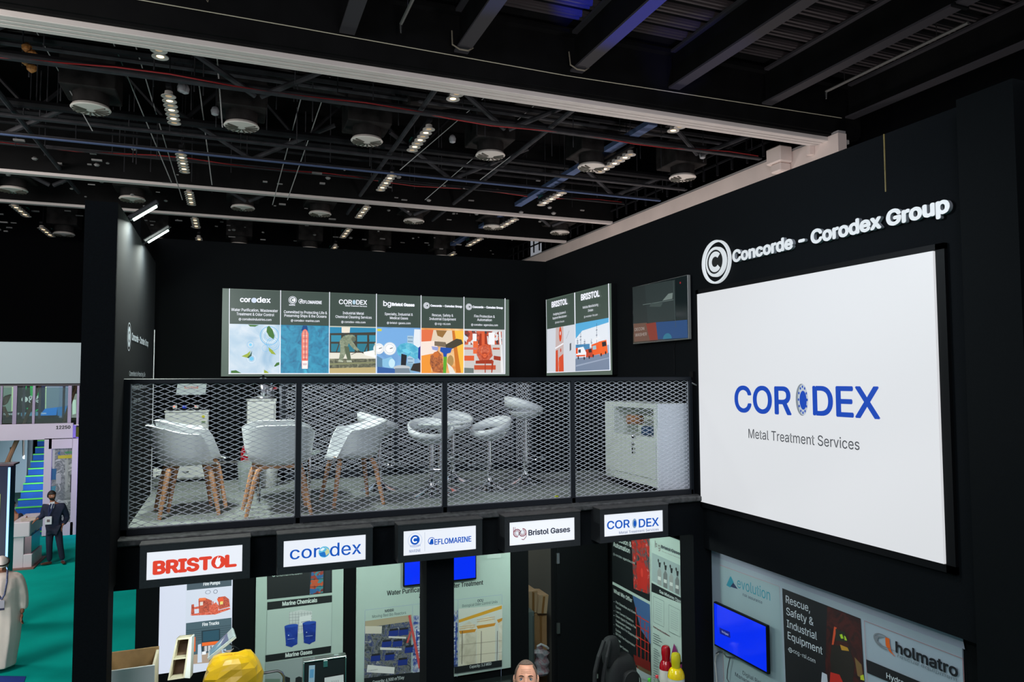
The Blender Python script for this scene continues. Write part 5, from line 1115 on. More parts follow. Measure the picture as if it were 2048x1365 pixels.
bag(oY(1222, 1305, 6.9), .1, .06, .17, 'hood_flap', BP)
# gas cylinders
def cyl(lab, px, ytop, y, m_cap, m_sh, rad):
    T = oY(px, ytop, y); r_ = thing('gas_cylinder', lab, 'gas cylinder', (T.x, T.y, .02)); z = T.z
    MB().lathe([(rad, .03), (rad, z-.235), (rad*.99, z-.225)], (T.x, T.y, 0), 28).build('body', mat('cyl_white', (205, 205, 195), .35), r_, smooth=True)
    pr = [(rad*1.02, z-.23), (rad*1.0, z-.205), (rad*.88, z-.175), (rad*.7, z-.153), (rad*.5, z-.14)]
    MB().lathe(pr, (T.x, T.y, 0), 28).build('shoulder', m_sh, r_, smooth=True)
    q = .044
    MB().lathe([(q*.9, z-.155), (q*.92, z-.12), (q*1.04, z-.08), (q*1.02, z-.03), (q*.8, z-.009), (q*.35, z)], (T.x, T.y, 0), 24).build('cap', m_cap, r_, smooth=True)
    return r_, T
RC = mat('cyl_red', (158, 12, 26), .18, coat=.5); YC = mat('cyl_yellow', (240, 208, 10), .18, coat=.5); YC2 = mat('cyl_yellow_cap', (200, 190, 20), .3, coat=.3)
cyl('white gas cylinder with red shoulder and cap by the side wall', 1331.5, 1291.5, 6.32, RC, RC, .066)
r_, T = cyl('white gas cylinder with bright yellow shoulder and cap', 1351.5, 1306, 6.0, YC2, YC, .08)
MB().lathe([(.01, 0), (.012, .004)], (T.x+.03, T.y-.036, T.z-.09), 10, M=Matrix.Rotation(pi/2, 3, 'X')).build('cap_hole', BLK, r_)
for i, (px, py, cc, lab) in enumerate(((1298.5, 1358, (70, 190, 50), 'small bottle with a bright green cap at the bottom edge'), (1314, 1352, (214, 60, 70), 'small bottle with a red cap beside the red cylinder'))):
    T = oY(px, py, 6.3); r = thing('bottle', lab, 'bottle', (T.x, T.y, T.z-.25))
    MB().lathe([(.033, -.25), (.035, -.1), (.03, -.06), (.014, -.028), (.013, -.015)], T, 16).build('glass', mat('bottle_clear', (170, 190, 170), .1, trans=.6), r, smooth=True)
    MB().lathe([(.0155, -.022), (.0155, 0), (.012, .003)], T, 14).build('cap', mat('bcap%d' % i, cc, .4), r, smooth=True)
B((3.45, 6.1, 1.35), (3.85, 6.5, 1.38)).build('side_shelf', K2, label='small dark shelf holding two bottles beside the cylinders', cat='shelf') if False else None
# ================================================================== FURNITURE ON THE UPPER DECK
SHW = mat('chair_white', (218, 222, 224), .38, noise=.02, nscale=30)
OAK = mat('oak', (186, 136, 96), .5, noise=.18, nscale=22)
def sm(a, b_, x): t_ = max(0, min(1, (x-a)/(b_-a))); return t_*t_*(3-2*t_)
def make_chair(lab):
    """tub chair, local front is -y, seat 0.45 m, back 0.80 m"""
    r = thing('tub_chair', lab, 'chair')
    m = MB(); NA, NR = 44, 11; outer = []; inner = []
    def pt(a, v, off):
        # a: angle from the back (0) round to the front (pi)
        A = abs(a); h = .345-.075*sm(.35, 1.7, A)-.262*sm(1.8, 2.5, A)
        rx_, ry_ = .20+.085*v, .19+.06*v
        if A > 2.4: ry_ -= .01*v
        R = v**.75 if v < 1 else 1
        x = sin(a)*rx_*min(1, v/.55)**.8; y = cos(a)*ry_*min(1, v/.55)**.8
        up = max(0, (v-.42)/.58)**1.35*h
        y += .075*up/.34*max(0, cos(a))  # back leans out
        if A > 2.6: up -= .02*v
        n = Vector((x, y, -.12)).normalized() if v > .3 else Vector((0, 0, -1))
        if v > .5: n = Vector((sin(a), cos(a), -.35)).normalized()
        return Vector((x, y, .435+.02*(v < .5)*0+up))+n*off
    vs = []
    for off in (.0, .016):
        for i in range(NR+1):
            v = .04+.96*i/NR
            for j in range(NA): vs.append(pt(-pi+2*pi*j/NA, v, off))
    K_ = (NR+1)*NA; fs = []
    for i in range(NR):
        for j in range(NA):
            a_, b_ = i*NA+j, i*NA+(j+1) % NA
            fs.append((a_, b_, b_+NA, a_+NA)); fs.append((K_+a_, K_+a_+NA, K_+b_+NA, K_+b_))
    for j in range(NA):
        a_, b_ = NR*NA+j, NR*NA+(j+1) % NA; fs.append((a_, b_, K_+b_, K_+a_))
    fs.append(tuple(range(NA))); fs.append(tuple(range(K_, K_+NA))[::-1])
    m.add(vs, fs); m.build('shell', SHW, r, local=True, smooth=True)
    for s in (-1, 1):          # front and rear bent wood frames
        yy = s*.15
        MB().tube([(-.15, yy, .405), (-.08, yy, .415), (.08, yy, .415), (.15, yy, .405)], .017, 8, rx=.8).build('cross_frame', OAK, r, local=True)
        for t_ in (-1, 1):
            MB().tube([(t_*.145, yy, .41), (t_*.175, yy*1.08, .385), (t_*.2, yy*1.2, .31), (t_*.265, yy*1.55, 0)], [.018, .024, .023, .016], 8).build('leg', OAK, r, local=True, smooth=True)
    return r
cA = make_chair('white oak-legged tub chair at the left deck end, lower of the stacked pair')
def aim(px, py, z): return oZ(px, py, z)
def put(o, x, y, rz, z=DZ): o.location = (x, y, z); o.rotation_euler = (0, 0, rz)
put(cA, -.33, 7.0, radians(98))
cA['group'] = 'white tub chairs'
def dupc(lab, x, y, rz, z=DZ):
    c_ = copy_tree(cA); c_['label'] = lab; put(c_, x, y, rz, z); return c_
dupc('white tub chair stacked on top of another at the left end of the deck', -.27, 7.14, radians(97), DZ+.035)
dupc('white tub chair seen from behind near the second railing post, lower one of its pair', .43, 6.72, radians(176))
dupc('white tub chair stacked on top of the one near the second railing post', .41, 6.92, radians(175), DZ+.035)
dupc('single white tub chair with oak legs facing left in the second railing bay', 1.10, 6.98, radians(-84))
# round coffee table with glass top
gt = thing('glass_table', 'low round glass table with chrome legs behind the stacked chairs', 'table', (.5, 7.42, DZ))
MB().lathe([(.36, .0), (.365, .006), (.36, .012)], (.5, 7.42, DZ+.44), 32).build('glass_top', mat('table_glass', (205, 220, 214), .08, trans=.55), gt, smooth=True)
for a_ in (.5, 2.4, 3.9, 5.6): MB().tube([(.5+.3*cos(a_), 7.42+.3*sin(a_), DZ+.44), (.5+.31*cos(a_), 7.42+.31*sin(a_), DZ)], .016, 8).build('leg', CHROME, gt, smooth=True)
# bar stools
def make_stool(h, lab):
    r = thing('bar_stool', lab, 'stool', group='white bar stools')
    MB().lathe([(.2, 0), (.2, .008), (.17, .022), (.1, .045), (.055, .07), (.035, .11), (.03, .13)], n=28).build('base', CHROME, r, local=True, smooth=True)
    MB().lathe([(.031, .12), (.031, h*.55), (.024, h*.56), (.024, h)], n=16).build('pole', CHROME, r, local=True, smooth=True)
    m = MB(); m.tube([(.13*sin(t_), -.14-.10*(cos(t_)), .27) for t_ in [-2.4+4.8*k/16 for k in range(17)]], .009, 6)
    m.tube([(.09, -.07, .27), (0, -.03, .27)], .009, 6).tube([(-.09, -.07, .27), (0, -.03, .27)], .009, 6); m.build('footrest', CHROME, r, local=True, smooth=True)
    # dish
    m = MB(); pr = [(.02, -.01), (.1, 0), (.17, .035), (.205, .075), (.2, .08), (.165, .048), (.1, .018), (.02, .01)]
    m.lathe(pr, (0, 0, h), 32, sy=.88); m.build('seat', SHW, r, local=True, smooth=True)
    # inclined back loop, joined to the front of the dish
    m = MB(); n = 40; ring = []
    for j in range(n):
        t_ = 2*pi*j/n; x = .222*sin(t_); y = .2*cos(t_); lift = .075+.115*(cos(t_)+1)/2
        hh = .03+.03*(cos(t_)+1)/2
        o_ = Vector((sin(t_), cos(t_), 0)); c0 = Vector((x, y+.02, h+lift))
        ring += [c0-o_*.012+Vector((0, 0, hh)), c0+o_*.014+Vector((0, 0, hh*.9)), c0+o_*.004-Vector((0, 0, hh)), c0-o_*.012-Vector((0, 0, hh*.95))]
    fs = []
    for j in range(n):
        for k in range(4):
            a0 = j*4+k; a1 = j*4+(k+1) % 4; b0 = ((j+1) % n)*4+k; b1 = ((j+1) % n)*4+(k+1) % 4; fs.append((a0, b0, b1, a1))
    m.add(ring, fs); o = m.build('back_loop', SHW, r, local=True, bevel=0, smooth=False)
    for p in o.data.polygons: p.use_smooth = True
    return r
def seat_h(px, pyseat, px0, py0):  # height of the seat underside above the deck from the base pixel
    b_ = aim(px0, py0, DZ); return oY(px, pyseat, b_.y).z-DZ
st = make_stool(.58, 'looped white bar stool half hidden behind the single tub chair')
def puts(o, px, py, rz): b_ = aim(px, py, DZ); put(o, b_.x, b_.y+.1, rz)
puts(st, 762, 984, radians(98))
print('seat heights', seat_h(763, 884, 762, 980), seat_h(868, 892, 868, 994), seat_h(912, 876, 910, 970), seat_h(985, 888, 985, 984), seat_h(1058, 842, 1058, 968))
for h_, px, py, rz, lab in ((.52, 868, 995, 0, 'looped white bar stool before the round table, left of the third post'),
                        (.545, 911, 966, radians(-12), 'white bar stool behind the third post, back turned to the wall'),
                        (.52, 985, 983, radians(-72), 'white bar stool leaning its loop to the right, right of the third post'),
                        (.72, 1058, 969, radians(100), 'tallest white bar stool, raised and farthest to the right')):
    o = make_stool(h_, lab); puts(o, px, py, rz)
bt = thing('bar_table', 'round bar table with thin glossy white top and chrome pole among the stools', 'table', (0, 0, 0)); b_ = aim(886, 984, DZ); bt.location = (b_.x, b_.y+.1, DZ); zt = oY(880, 845, b_.y+.1).z-DZ
print('table', zt)
MB().lathe([(.22, 0), (.22, .01), (.1, .04), (.04, .08), (.032, .1)], n=28).build('base', CHROME, bt, local=True, smooth=True)
MB().lathe([(.03, .09), (.03, zt-.02)], n=16).build('pole', CHROME, bt, local=True, smooth=True)
MB().lathe([(.3, zt-.02), (.31, zt-.01), (.3, zt)], n=40).build('table_top', mat('gloss_white', (215, 222, 218), .06, coat=1), bt, local=True, smooth=True)
# ---------------- left cabinet with laptop and instruments
def cabinet(lab, x0, x1, y0, y1, zt, doors, name='cabinet'):
    r = thing(name, lab, 'cabinet', ((x0+x1)/2, (y0+y1)/2, DZ))
    B((x0, y0, DZ+.03), (x1, y1, zt)).build('body', WHT, r, bevel=.003); B((x0-.008, y0-.012, zt), (x1+.008, y1, zt+.02)).build('top', WHT, r, bevel=.003); B((x0+.02, y0+.02, DZ), (x1-.02, y1, DZ+.03)).build('plinth', BLK, r)
    return r
yc0 = 9.1; a = oY(330, 826, yc0); b_ = oY(417, 826, yc0)
lc = cabinet('low white cabinet near the left wall carrying a laptop and small instruments', a.x, b_.x, yc0, 9.5, a.z, 0)
zc = a.z; xm = (a.x+b_.x)/2
B((a.x+.01, yc0-.016, zc-.3), (b_.x-.01, yc0-.001, zc-.02)).build('drawer', WHT, lc, bevel=.002); B((a.x+.01, yc0-.016, DZ+.05), (b_.x-.01, yc0-.001, zc-.31)).build('door', WHT, lc, bevel=.002)
for z in (zc-.17, DZ+.12): MB().tube([(xm-.03, yc0-.02, z), (xm, yc0-.03, z-.006), (xm+.03, yc0-.02, z)], .005, 6).build('handle', BLK, lc)
c = cvY(yc0-.017); c.poly([(402, 826), (413, 826), (413, 850), (401, 850)], (214, 216, 206)); c.disc(406.5, 834, 3, (196, 190, 40)); c.poly([(403, 843), (411, 843), (411, 848), (403, 848)], (90, 120, 70)); c.flush('sticker', lc)
lt = thing('laptop', 'open dark laptop with a pale screen lid on the left cabinet', 'laptop', (xm, 9.25, zc+.02))
B((xm-.16, 9.14, zc+.10), (xm+.16, 9.36, zc+.115)).build('base', BLK, lt, bevel=.004)
Z1 = oY(380, 790, 9.2).z; Z2 = oY(380, 764, 9.3).z
x0, x1 = oY(352, 780, 9.2).x, oY(411, 780, 9.2).x
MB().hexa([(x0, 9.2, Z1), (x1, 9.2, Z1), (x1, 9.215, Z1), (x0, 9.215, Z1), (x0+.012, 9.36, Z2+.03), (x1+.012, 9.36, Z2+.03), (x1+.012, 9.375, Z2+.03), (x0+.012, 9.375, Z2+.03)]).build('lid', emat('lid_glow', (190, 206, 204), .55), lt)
c = Canvas((0, 9.198, Z1), (1, 0, 0), (0, .16, Z2+.03-Z1), start=.003); c.text('BRISTOL', 367, 778, 396, 778, 4, (214, 110, 90), bold=.02, flip=True); c.flush('lettering', lt)
ins = thing('instrument_case', 'black case with small glowing instruments on the left cabinet', 'instrument', (xm, 9.2, zc+.02))
B((a.x+.02, 9.12, zc+.02), (b_.x-.0, 9.4, zc+.04)).build('tray', BLK, ins)
B((a.x+.03, 9.2, zc+.04), (b_.x-.02, 9.38, zc+.1)).build('case', BLK, ins, bevel=.005)
for px, cc, g_ in ((350, (255, 140, 110), 1.2), (369, (20, 70, 255), 1.2), (393, (255, 150, 130), 1.1)):
    P = oY(px, 812, 9.16); MB().obox((P.x, 9.16, zc+.06), (.045, .03, .04)).build('instrument', WHT if px != 369 else mat('blue_plastic', (20, 50, 170), .4), ins, bevel=.004)
    MB().obox((P.x-.008, 9.143, zc+.065), (.02, .004, .016)).build('display', emat('disp%d' % px, cc, g_, False), ins)
# narrow cabinet with steel urn
a = oY(495, 803, 9.0); b_ = oY(552, 803, 9.0); nc = cabinet('tall narrow white cabinet carrying a steel urn beside the stair railing', a.x, b_.x, 9.0, 9.4, a.z, 0)
B((a.x+.02, 8.985, DZ+.08), (b_.x-.02, 8.999, a.z-.03)).build('door', WHT, nc, bevel=.002)
ur = thing('steel_urn', 'shiny domed steel urn on the tall narrow cabinet', 'urn', ((a.x+b_.x)/2+.02, 9.2, a.z+.02)); u0 = ur.location.copy()
MB().lathe([(.12, 0), (.13, .02), (.13, .1), (.125, .16), (.1, .215), (.06, .245), (.02, .255)], u0, 28).build('body', CHROME, ur, smooth=True)
MB().lathe([(.155, -.0), (.16, .008), (.13, .014)], u0, 28).build('tray', STEEL, ur, smooth=True); MB().lathe([(.015, .25), (.02, .27), (.01, .285)], u0, 12).build('knob', BLK, ur, smooth=True)
B((u0.x+.12, u0.y-.02, u0.z+.11), (u0.x+.16, u0.y+.01, u0.z+.14)).build('handle', mat('red_plastic', (170, 30, 40), .4), ur, bevel=.003)
# extinguisher, bin, socket
P = aim(493, 940, DZ); ex = thing('fire_extinguisher', 'red fire extinguisher standing behind the stacked chairs', 'extinguisher', (P.x, 8.6, DZ))
MB().lathe([(.075, 0), (.078, .02), (.078, .36), (.06, .42), (.025, .45), (.02, .47)], (P.x-.02, 8.6, DZ), 20).build('tank', RC, ex, smooth=True); MB().tube([(P.x-.02, 8.6, DZ+.47), (P.x-.02, 8.57, DZ+.5), (P.x+.05, 8.55, DZ+.48)], .01, 6).build('valve', BLK, ex); MB().tube([(P.x+.03, 8.57, DZ+.48), (P.x+.08, 8.55, DZ+.35), (P.x+.07, 8.55, DZ+.15)], .008, 6).build('hose', BLK, ex)
P = aim(500, 950, DZ); cb2 = thing('clear_bin', 'clear plastic bin with paper beside the stacked chairs', 'bin', (P.x, 8.2, DZ)); MB().lathe([(.1, 0), (.12, .3), (.125, .3), (.105, .005)], (P.x-.04, 8.2, DZ), 20).build('bucket', mat('bin_clear', (190, 200, 196), .15, trans=.5), cb2, smooth=True)
MB().lathe([(.08, .02), (.1, .2), (.05, .24)], (P.x-.04, 8.2, DZ), 9).build('paper', WHT, cb2)
P = aim(530, 968, DZ); MB().lathe([(.1, 0), (.13, .28), (.135, .28), (.11, 0)], (P.x, 8.4, DZ), 20).build('waste_bin', WHT, smooth=True, label='small white waste bin behind the chair legs near the second post', cat='bin')
so = thing('power_socket', 'white double power socket with plugs on the left booth wall near the floor', 'socket', (XL+.01, 7.3, 3.6)); P = oX(312, 945, XL+.02)
B((XL, P.y-.12, P.z-.04), (XL+.03, P.y+.12, P.z+.04)).build('plate', WHT, so, bevel=.003); B((XL+.03, P.y-.09, P.z-.03), (XL+.08, P.y-.03, P.z+.03)).build('plug', WHT, so, bevel=.005)
MB().tube([(XL+.07, P.y-.06, P.z-.03), (XL+.09, P.y-.05, P.z-.12), (XL+.04, P.y-.1, DZ+.02)], .005, 6).build('cable', BLK, so)
cbk = thing('counter_black', 'low black box standing behind the chairs by the back wall', 'box', (.3, 9, DZ))
B((-.12, 9.05, DZ), (.2, 9.5, DZ+.28)).build('body', BLK, cbk, bevel=.01); B((-.12, 9.04, DZ+.2), (.2, 9.05, DZ+.22)).build('seam', STEEL, cbk)
# ---------------- right cabinet: open niche, two doors with lock
XC = 3.96; zt = oX(1212, 803, XC).z; y1 = oX(1211, 900, XC).y; y0 = oX(1328, 900, XC).y; y0 = max(y0, 6.16)
print('right cab', y0, y1, zt)
rc = thing('cabinet', 'white cabinet with an open niche and two locked doors against the right wall', 'cabinet', (4.15, (y0+y1)/2, DZ))
n0, n1 = oX(1228, 812, XC), oX(1307, 850, XC); zn1 = zt-.05; zn0 = zt-.34
PG = mat('cabinet_pale', (206, 214, 206), .55)
mb = MB(); mb.box((XC+.3, y0, DZ+.05), (XW-.02, y1, zt)).box((XC, y0, zn1), (XC+.3, y1, zt)).box((XC, y0, DZ+.08), (XC+.3, y1, zn0)).box((XC, n0.y, zn0), (XC+.3, y1, zn1)).box((XC, y0, zn0), (XC+.3, n1.y, zn1)); mb.build('body', PG, rc)
ym = (n0.y+n1.y)/2
for ya_, yb_ in ((ym+.003, n0.y+.04), (n1.y-.04, ym-.003)): B((XC-.014, ya_, DZ+.16), (XC-.001, yb_, zn0-.03)).build('door', PG, rc, bevel=.002)
B((XC+.03, y0+.03, DZ), (XW-.04, y1-.03, DZ+.06)).build('plinth', BLK, rc)
P = oX(1265, 873, XC-.02)
for dz in (0, -.075): MB().lathe([(.016, 0), (.018, .01), (.012, .02)], (XC-.014, ym-.03, P.z+dz), 14, M=Matrix.Rotation(-pi/2, 3, 'Y')).build('lock', STEEL, rc)
MB().obox((XC-.035, ym-.05, P.z-.01), (.004, .03, .02)).obox((XC-.04, ym-.05, P.z-.14), (.004, .02, .07)).build('key', BLK, rc)
P = oX(1270, 838, XC+.12); MB().obox((P.x, P.y, P.z-.01), (.1, .2, .1), rz=.3).build('paper_bag', mat('paper_brown', (150, 104, 66), .8, noise=.3, nscale=20), bevel=.02, label='brown paper bag inside the open niche of the right cabinet', cat='bag')
P = oX(1298, 845, XC+.12); MB().obox((P.x, P.y, zn0+.05), (.12, .14, .09)).build('blue_pouch', mat('pouch_blue', (34, 66, 100), .6), bevel=.015, label='dark blue pouch in the right corner of the cabinet niche', cat='pouch')
# white carton stack, the bright side facing the railing
ws = thing('white_panel_stack', 'two white boards leaning one above the other at the railing end of the cabinet', 'board', (4.15, y0-.01, DZ))
B((XC+.0, y0-.02, DZ), (XW-.01, y0-.002, zt-.24)).build('board', mat('bright_white', (232, 236, 242), .5), ws, bevel=.002); B((XC+.01, y0-.016, zt-.24), (XW-.01, y0-.002, zt+.0)).build('board', mat('bright_white', (232, 236, 242), .5), ws, bevel=.002)
MB().obox((3.02, 6.5, DZ+.006), (.03, .02, .012)).build('wrapper', mat('wrapper_yellow', (210, 220, 40), .4), label='tiny yellow wrapper lying on the deck near the fourth post', cat='wrapper')
# ================================================================== NEIGHBOUR STAND BEYOND THE AISLE
YN = 24.3
LIL = mat('lilac_white_wall', (206, 196, 214), .7, noise=.04, nscale=1); GWH = mat('pale_stand_wall', (168, 182, 188), .7)
NB = lambda x, y, Y=YN: oY(x, y, Y)
xl = -9.5
def nb(name, lab, cat, Y=YN): return thing(name, lab, cat, (NB(80, 1072).x, Y, 0))
st_ = nb('exhibition_stand', 'pale two storey neighbouring stand with blue stairs across the teal aisle', 'stand')
def nbox(nm, m, x0, y0, x1, y1, Y0, th, left=False, parent=None, bev=0):
    a = NB(x0, y0, Y0); b_ = NB(x1, y1, Y0); return B((xl if left else a.x, Y0, b_.z), (b_.x, Y0+th, a.z)).build(nm, m, parent or st_, bevel=bev)
nbox('top_band', GWH, 0, 684, 165.5, 767, YN, .2, True)
nbox('fascia', LIL, 0, 850, 145, 878, YN, .15, True)
zf = NB(80, 850).z; zg = NB(80, 853).z
xr = NB(145, 900).x
B((xl, YN+.15, zg-.35), (xr+1.2, YN+6, zg-.05)).build('upper_floor', mat('olive_turf', (84, 92, 20), .9), st_)
nbox('wall_pier', LIL, 89, 878, 98, 1072, YN, .15); nbox('lintel', LIL, 98, 878, 145, 897, YN, .15); nbox('wall_base', LIL, 98, 1048, 145, 1073, YN, .15); nbox('wall_pier', LIL, 145, 878, 151, 1073, YN, .15)
# side face turning away, its violet light put into the colour
pa, pb = NB(145, 848), NB(151, 848)
VIO = mat('violet_lit_side', (176, 160, 236), .7)
MB().hexa([(pa.x, YN+.02, zf-.02), (pa.x+.02, YN+.02, zf-.02), (pa.x+1.1, YN+3.2, zf-.02), (pa.x+1.08, YN+3.2, zf-.02), (pa.x, YN+.02, zf-.5), (pa.x+.02, YN+.02, zf-.5), (pa.x+1.1, YN+3.2, zf-.5), (pa.x+1.08, YN+3.2, zf-.5)]).build('side_fascia', VIO, st_)
sx = NB(151, 900).x
def sideq(z0, z1, m, nm, t0=0., t1=1., off=0.):
    P = lambda t_: Vector((sx+1.05*t_-off, YN+.05+3.1*t_-off, 0)); p, q = P(t0), P(t1); th = Vector((.03, 0, 0))
    return MB().hexa([p+Vector((0, 0, z0)), p+th+Vector((0, 0, z0)), q+th+Vector((0, 0, z0)), q+Vector((0, 0, z0)), p+Vector((0, 0, z1)), p+th+Vector((0, 0, z1)), q+th+Vector((0, 0, z1)), q+Vector((0, 0, z1))]).build(nm, m, st_)
sideq(0, zf-.5, VIO, 'side_wall'); sideq(NB(150, 960).z, NB(150, 870).z, mat('blue_picture', (96, 120, 200), .5), 'side_picture', .1, 1, .03); sideq(NB(150, 1040).z, NB(150, 962).z, mat('blue_picture2', (120, 150, 220), .5), 'side_picture', .1, 1, .03); sideq(NB(150, 1048).z, NB(150, 1020).z, mat('sand_picture', (200, 150, 130), .5), 'side_picture', .1, 1, .05)
# number
c = cvY(YN-.002); c.text('12250', 112.5, 859, 140.5, 857.6, 6.2, (24, 22, 30), bold=.03); c.flush('number', st_)
# machine poster
ps = nbox('machine_poster', busy('machine_print', [(60, 64, 72), (150, 154, 160), (100, 106, 112), (196, 198, 202), (44, 70, 96)], 3.2), 98, 898, 150, 1047, YN+.05, .05)
c = cvY(YN+.048)
for pts, cc in (([(98, 899), (110, 898), (109, 935), (98, 935)], (178, 180, 184)), ([(98, 938), (113, 938), (112, 960), (98, 960)], (30, 92, 140)), ([(98, 975), (112, 972), (110, 985), (98, 986)], (60, 130, 150)), ([(116, 912), (144, 910), (144, 917), (116, 918)], (190, 176, 50)), ([(130, 920), (137, 920), (136, 980), (130, 985)], (164, 168, 172)), ([(112, 950), (122, 948), (122, 968), (112, 968)], (170, 172, 178)), ([(141, 950), (150, 950), (150, 990), (140, 985)], (40, 42, 50)), ([(100, 900), (104, 900), (103, 910), (99, 910)], (200, 190, 60))): c.poly(pts, cc)
c.poly([(115, 907), (121, 903), (119, 908), (122, 911), (117, 909)], (20, 90, 160)); c.text('GREEN', 130, 908, 145, 907, 4, (40, 150, 90), bold=.03); c.flush('print', st_)
# stairs: eleven treads climbing away
sr = nb('staircase', 'blue carpeted staircase with green edged treads inside the neighbouring stand', 'stairs', YN+.4)
BT = mat('blue_stair_carpet', (14, 76, 150), .9, noise=.1, nscale=4); GE = mat('green_edge', (74, 190, 70), .6)
xR = NB(88, 900, YN+.4).x; xL0 = NB(14, 1060, YN+.4).x
for k in range(15):
    y = YN+.4+k*.27; z = .1+k*.2; xL_ = xL0
    s_ = B((xL_, y, 0.0 if k < 1 else z-.2), (xR+.1+.12*k, y+.3, z+.0)).build('step', BT, sr); B((xL_, y-.012, z-.03), (xR+.1+.12*k, y+.02, z+.008)).build('edge_strip', GE, s_)
# walls around the stairs
nbox('stair_back_wall', mat('stair_wall', (150, 168, 178), .8), 0, 876, 60, 1060, YN+4.6, .1, True); nbox('stair_side_wall', mat('stair_wall', (150, 168, 178), .8), 0, 876, 52, 985, YN+3.4, .1, True)
B((xR+2.0, YN+.2, 0), (xR+2.1, YN+5, 3)).build('stair_right_wall', mat('stair_wall', (150, 168, 178), .8), st_)
hr = nb('handrail', 'wooden stair handrail on steel posts in the neighbouring stand', 'handrail', YN+.3); WD = mat('handrail_wood', (150, 112, 86), .5)
MB().tube([NB(9, 937, YN+.35), NB(35, 879, YN+.35)], .06, 8).build('rail', WD, hr)
for x, y0, y1 in ((22, 895, 980), (47, 880, 918)): MB().tube([NB(x, y0, YN+.4), NB(x, y1, YN+.4)], .03, 6).build('post', STEEL, hr)
MB().tube([NB(47, 851, YN+1), NB(78, 772, YN+1)], .05, 8).build('upper_rail', WD, hr); MB().tube([NB(128, 845, YN+1.4), NB(152, 772, YN+1.4)], .05, 8).build('upper_rail', WD, hr)
# glass balustrade
gb = nb('glass_balustrade', 'glass balustrade with steel posts on the upper floor of the neighbouring stand', 'balustrade', YN+.1)
GL = mat('balustrade_glass', (200, 225, 220), .03, trans=.95, spec=.3); PST = mat('balustrade_post', (150, 140, 165), .35, .6)
a = NB(0, 769, YN+.1); b_ = NB(163, 770, YN+.1); B((xl, YN+.08, a.z-.05), (b_.x, YN+.16, a.z+.03)).build('top_rail', mat('balustrade_rail', (70, 60, 66), .4), gb)
for x, w_ in ((-18, 1.4), (4, 1.2), (31, 2.4), (69, 1.6), (140.5, 2.2), (157, 1.4)):
    p, q = NB(x, 772, YN+.1), NB(x, 851, YN+.1); MB().box((p.x-w_*.02, YN+.08, q.z), (p.x+w_*.02, YN+.14, p.z)).build('post', PST, gb); B((p.x-.07, YN+.05, q.z-.0), (p.x+.07, YN+.17, q.z+.02)).build('foot', STEEL, gb)
xs_ = [-18, 4, 31, 69, 140.5]
for x0, x1 in zip(xs_, xs_[1:]): p, q = NB(x0+3, 776, YN+.1), NB(x1-3, 847, YN+.1); B((p.x, YN+.105, q.z), (q.x, YN+.115, p.z)).build('pane', GL, gb)
for x in (48, 80, 128): p, q = NB(x, 772, YN+2.6), NB(x, 838, YN+2.6); MB().box((p.x-.03, YN+2.6, q.z), (p.x+.03, YN+2.66, p.z)).build('rear_post', PST, gb)
# upper interior backdrop
ub = nb('upper_backdrop', 'dark backdrop with glowing white logo and green light bars on the upper floor', 'backdrop', YN+5.5); YU = YN+5.5
p, q = NB(-20, 760, YU), NB(166, 838, YU); B((xl, YU, zg-.05), (q.x, YU+.1, p.z)).build('panel', mat('backdrop_dark', (44, 58, 62), .6), ub)
c = cvY(YU-.01, glow=.9)
for pts, cc in (([(-10, 772), (27, 772), (25, 824), (-10, 824)], (120, 140, 130)), ([(24, 775), (27, 775), (26, 823), (23, 823)], (220, 245, 190)), ([(92, 773), (119, 773), (118, 815), (91, 820)], (120, 140, 160)), ([(90.5, 774), (93, 774), (92, 819), (89.5, 819)], (210, 240, 190)), ([(82, 772), (91, 772), (90, 824), (80, 824)], (14, 34, 70)), ([(119, 773), (140, 773), (139, 836), (118, 836)], (110, 130, 160)), ([(115, 815), (138, 812), (138, 832), (115, 832)], (40, 120, 190)), ([(90, 818), (115, 815), (113, 831), (79, 832)], (10, 130, 230)), ([(60, 773), (66, 773), (66, 793), (61, 793)], (20, 170, 80)), ([(66, 773), (68.5, 773), (68.5, 797), (66, 797)], (210, 250, 210)), ([(76, 780), (79, 773), (79, 795), (75, 795)], (20, 180, 80)), ([(51, 773), (54, 773), (53, 780), (51, 780)], (20, 150, 80)), ([(53, 817), (67, 813), (67, 815), (54, 819)], (30, 200, 120)), ([(70, 822), (77, 818), (77, 820), (71, 824)], (30, 200, 120)), ([(140, 790), (166, 786), (166, 836), (139, 836)], (120, 136, 128)), ([(42, 826), (78, 824), (78, 832), (42, 833)], (90, 140, 170)), ([(145, 800), (152, 800), (152, 828), (145, 830)], (170, 210, 190))): c.poly(pts, cc)
c.disc(49.5, 799.5, 5.5, (230, 240, 238), n=20); c.disc(50.5, 799.5, 3.4, (44, 58, 62), asp=.8); c.poly([(50, 795), (54, 799), (50, 804), (48, 800)], (230, 240, 238)); c.text('G LF', 58, 800, 78, 798, 6.5, (225, 235, 235), bold=.03); c.text('Cryo', 58, 806, 78, 805, 6, (225, 235, 235), bold=.03); c.text('TECHNOT', 5, 831, 39, 830, 3.4, (210, 225, 230), bold=.03); c.text('Ozero', 82, 829, 92.5, 828.5, 3.2, (220, 235, 245), bold=.02); c.flush('picture', ub)
ch = nb('shell_chair', 'tan shell chair on the upper floor behind the glass balustrade', 'chair', YN+2.2)
p = NB(14, 800, YN+2.2); TAN = mat('tan_shell', (176, 146, 112), .5)
MB().hexa([NB(5, 813, YN+2.2), NB(15, 808, YN+2.2), NB(15, 808, YN+2.7), NB(5, 813, YN+2.7), NB(7, 793, YN+2.2), NB(24, 788, YN+2.2), NB(24, 788, YN+2.7), NB(7, 793, YN+2.7)]).build('shell', TAN, ch, bevel=.04)
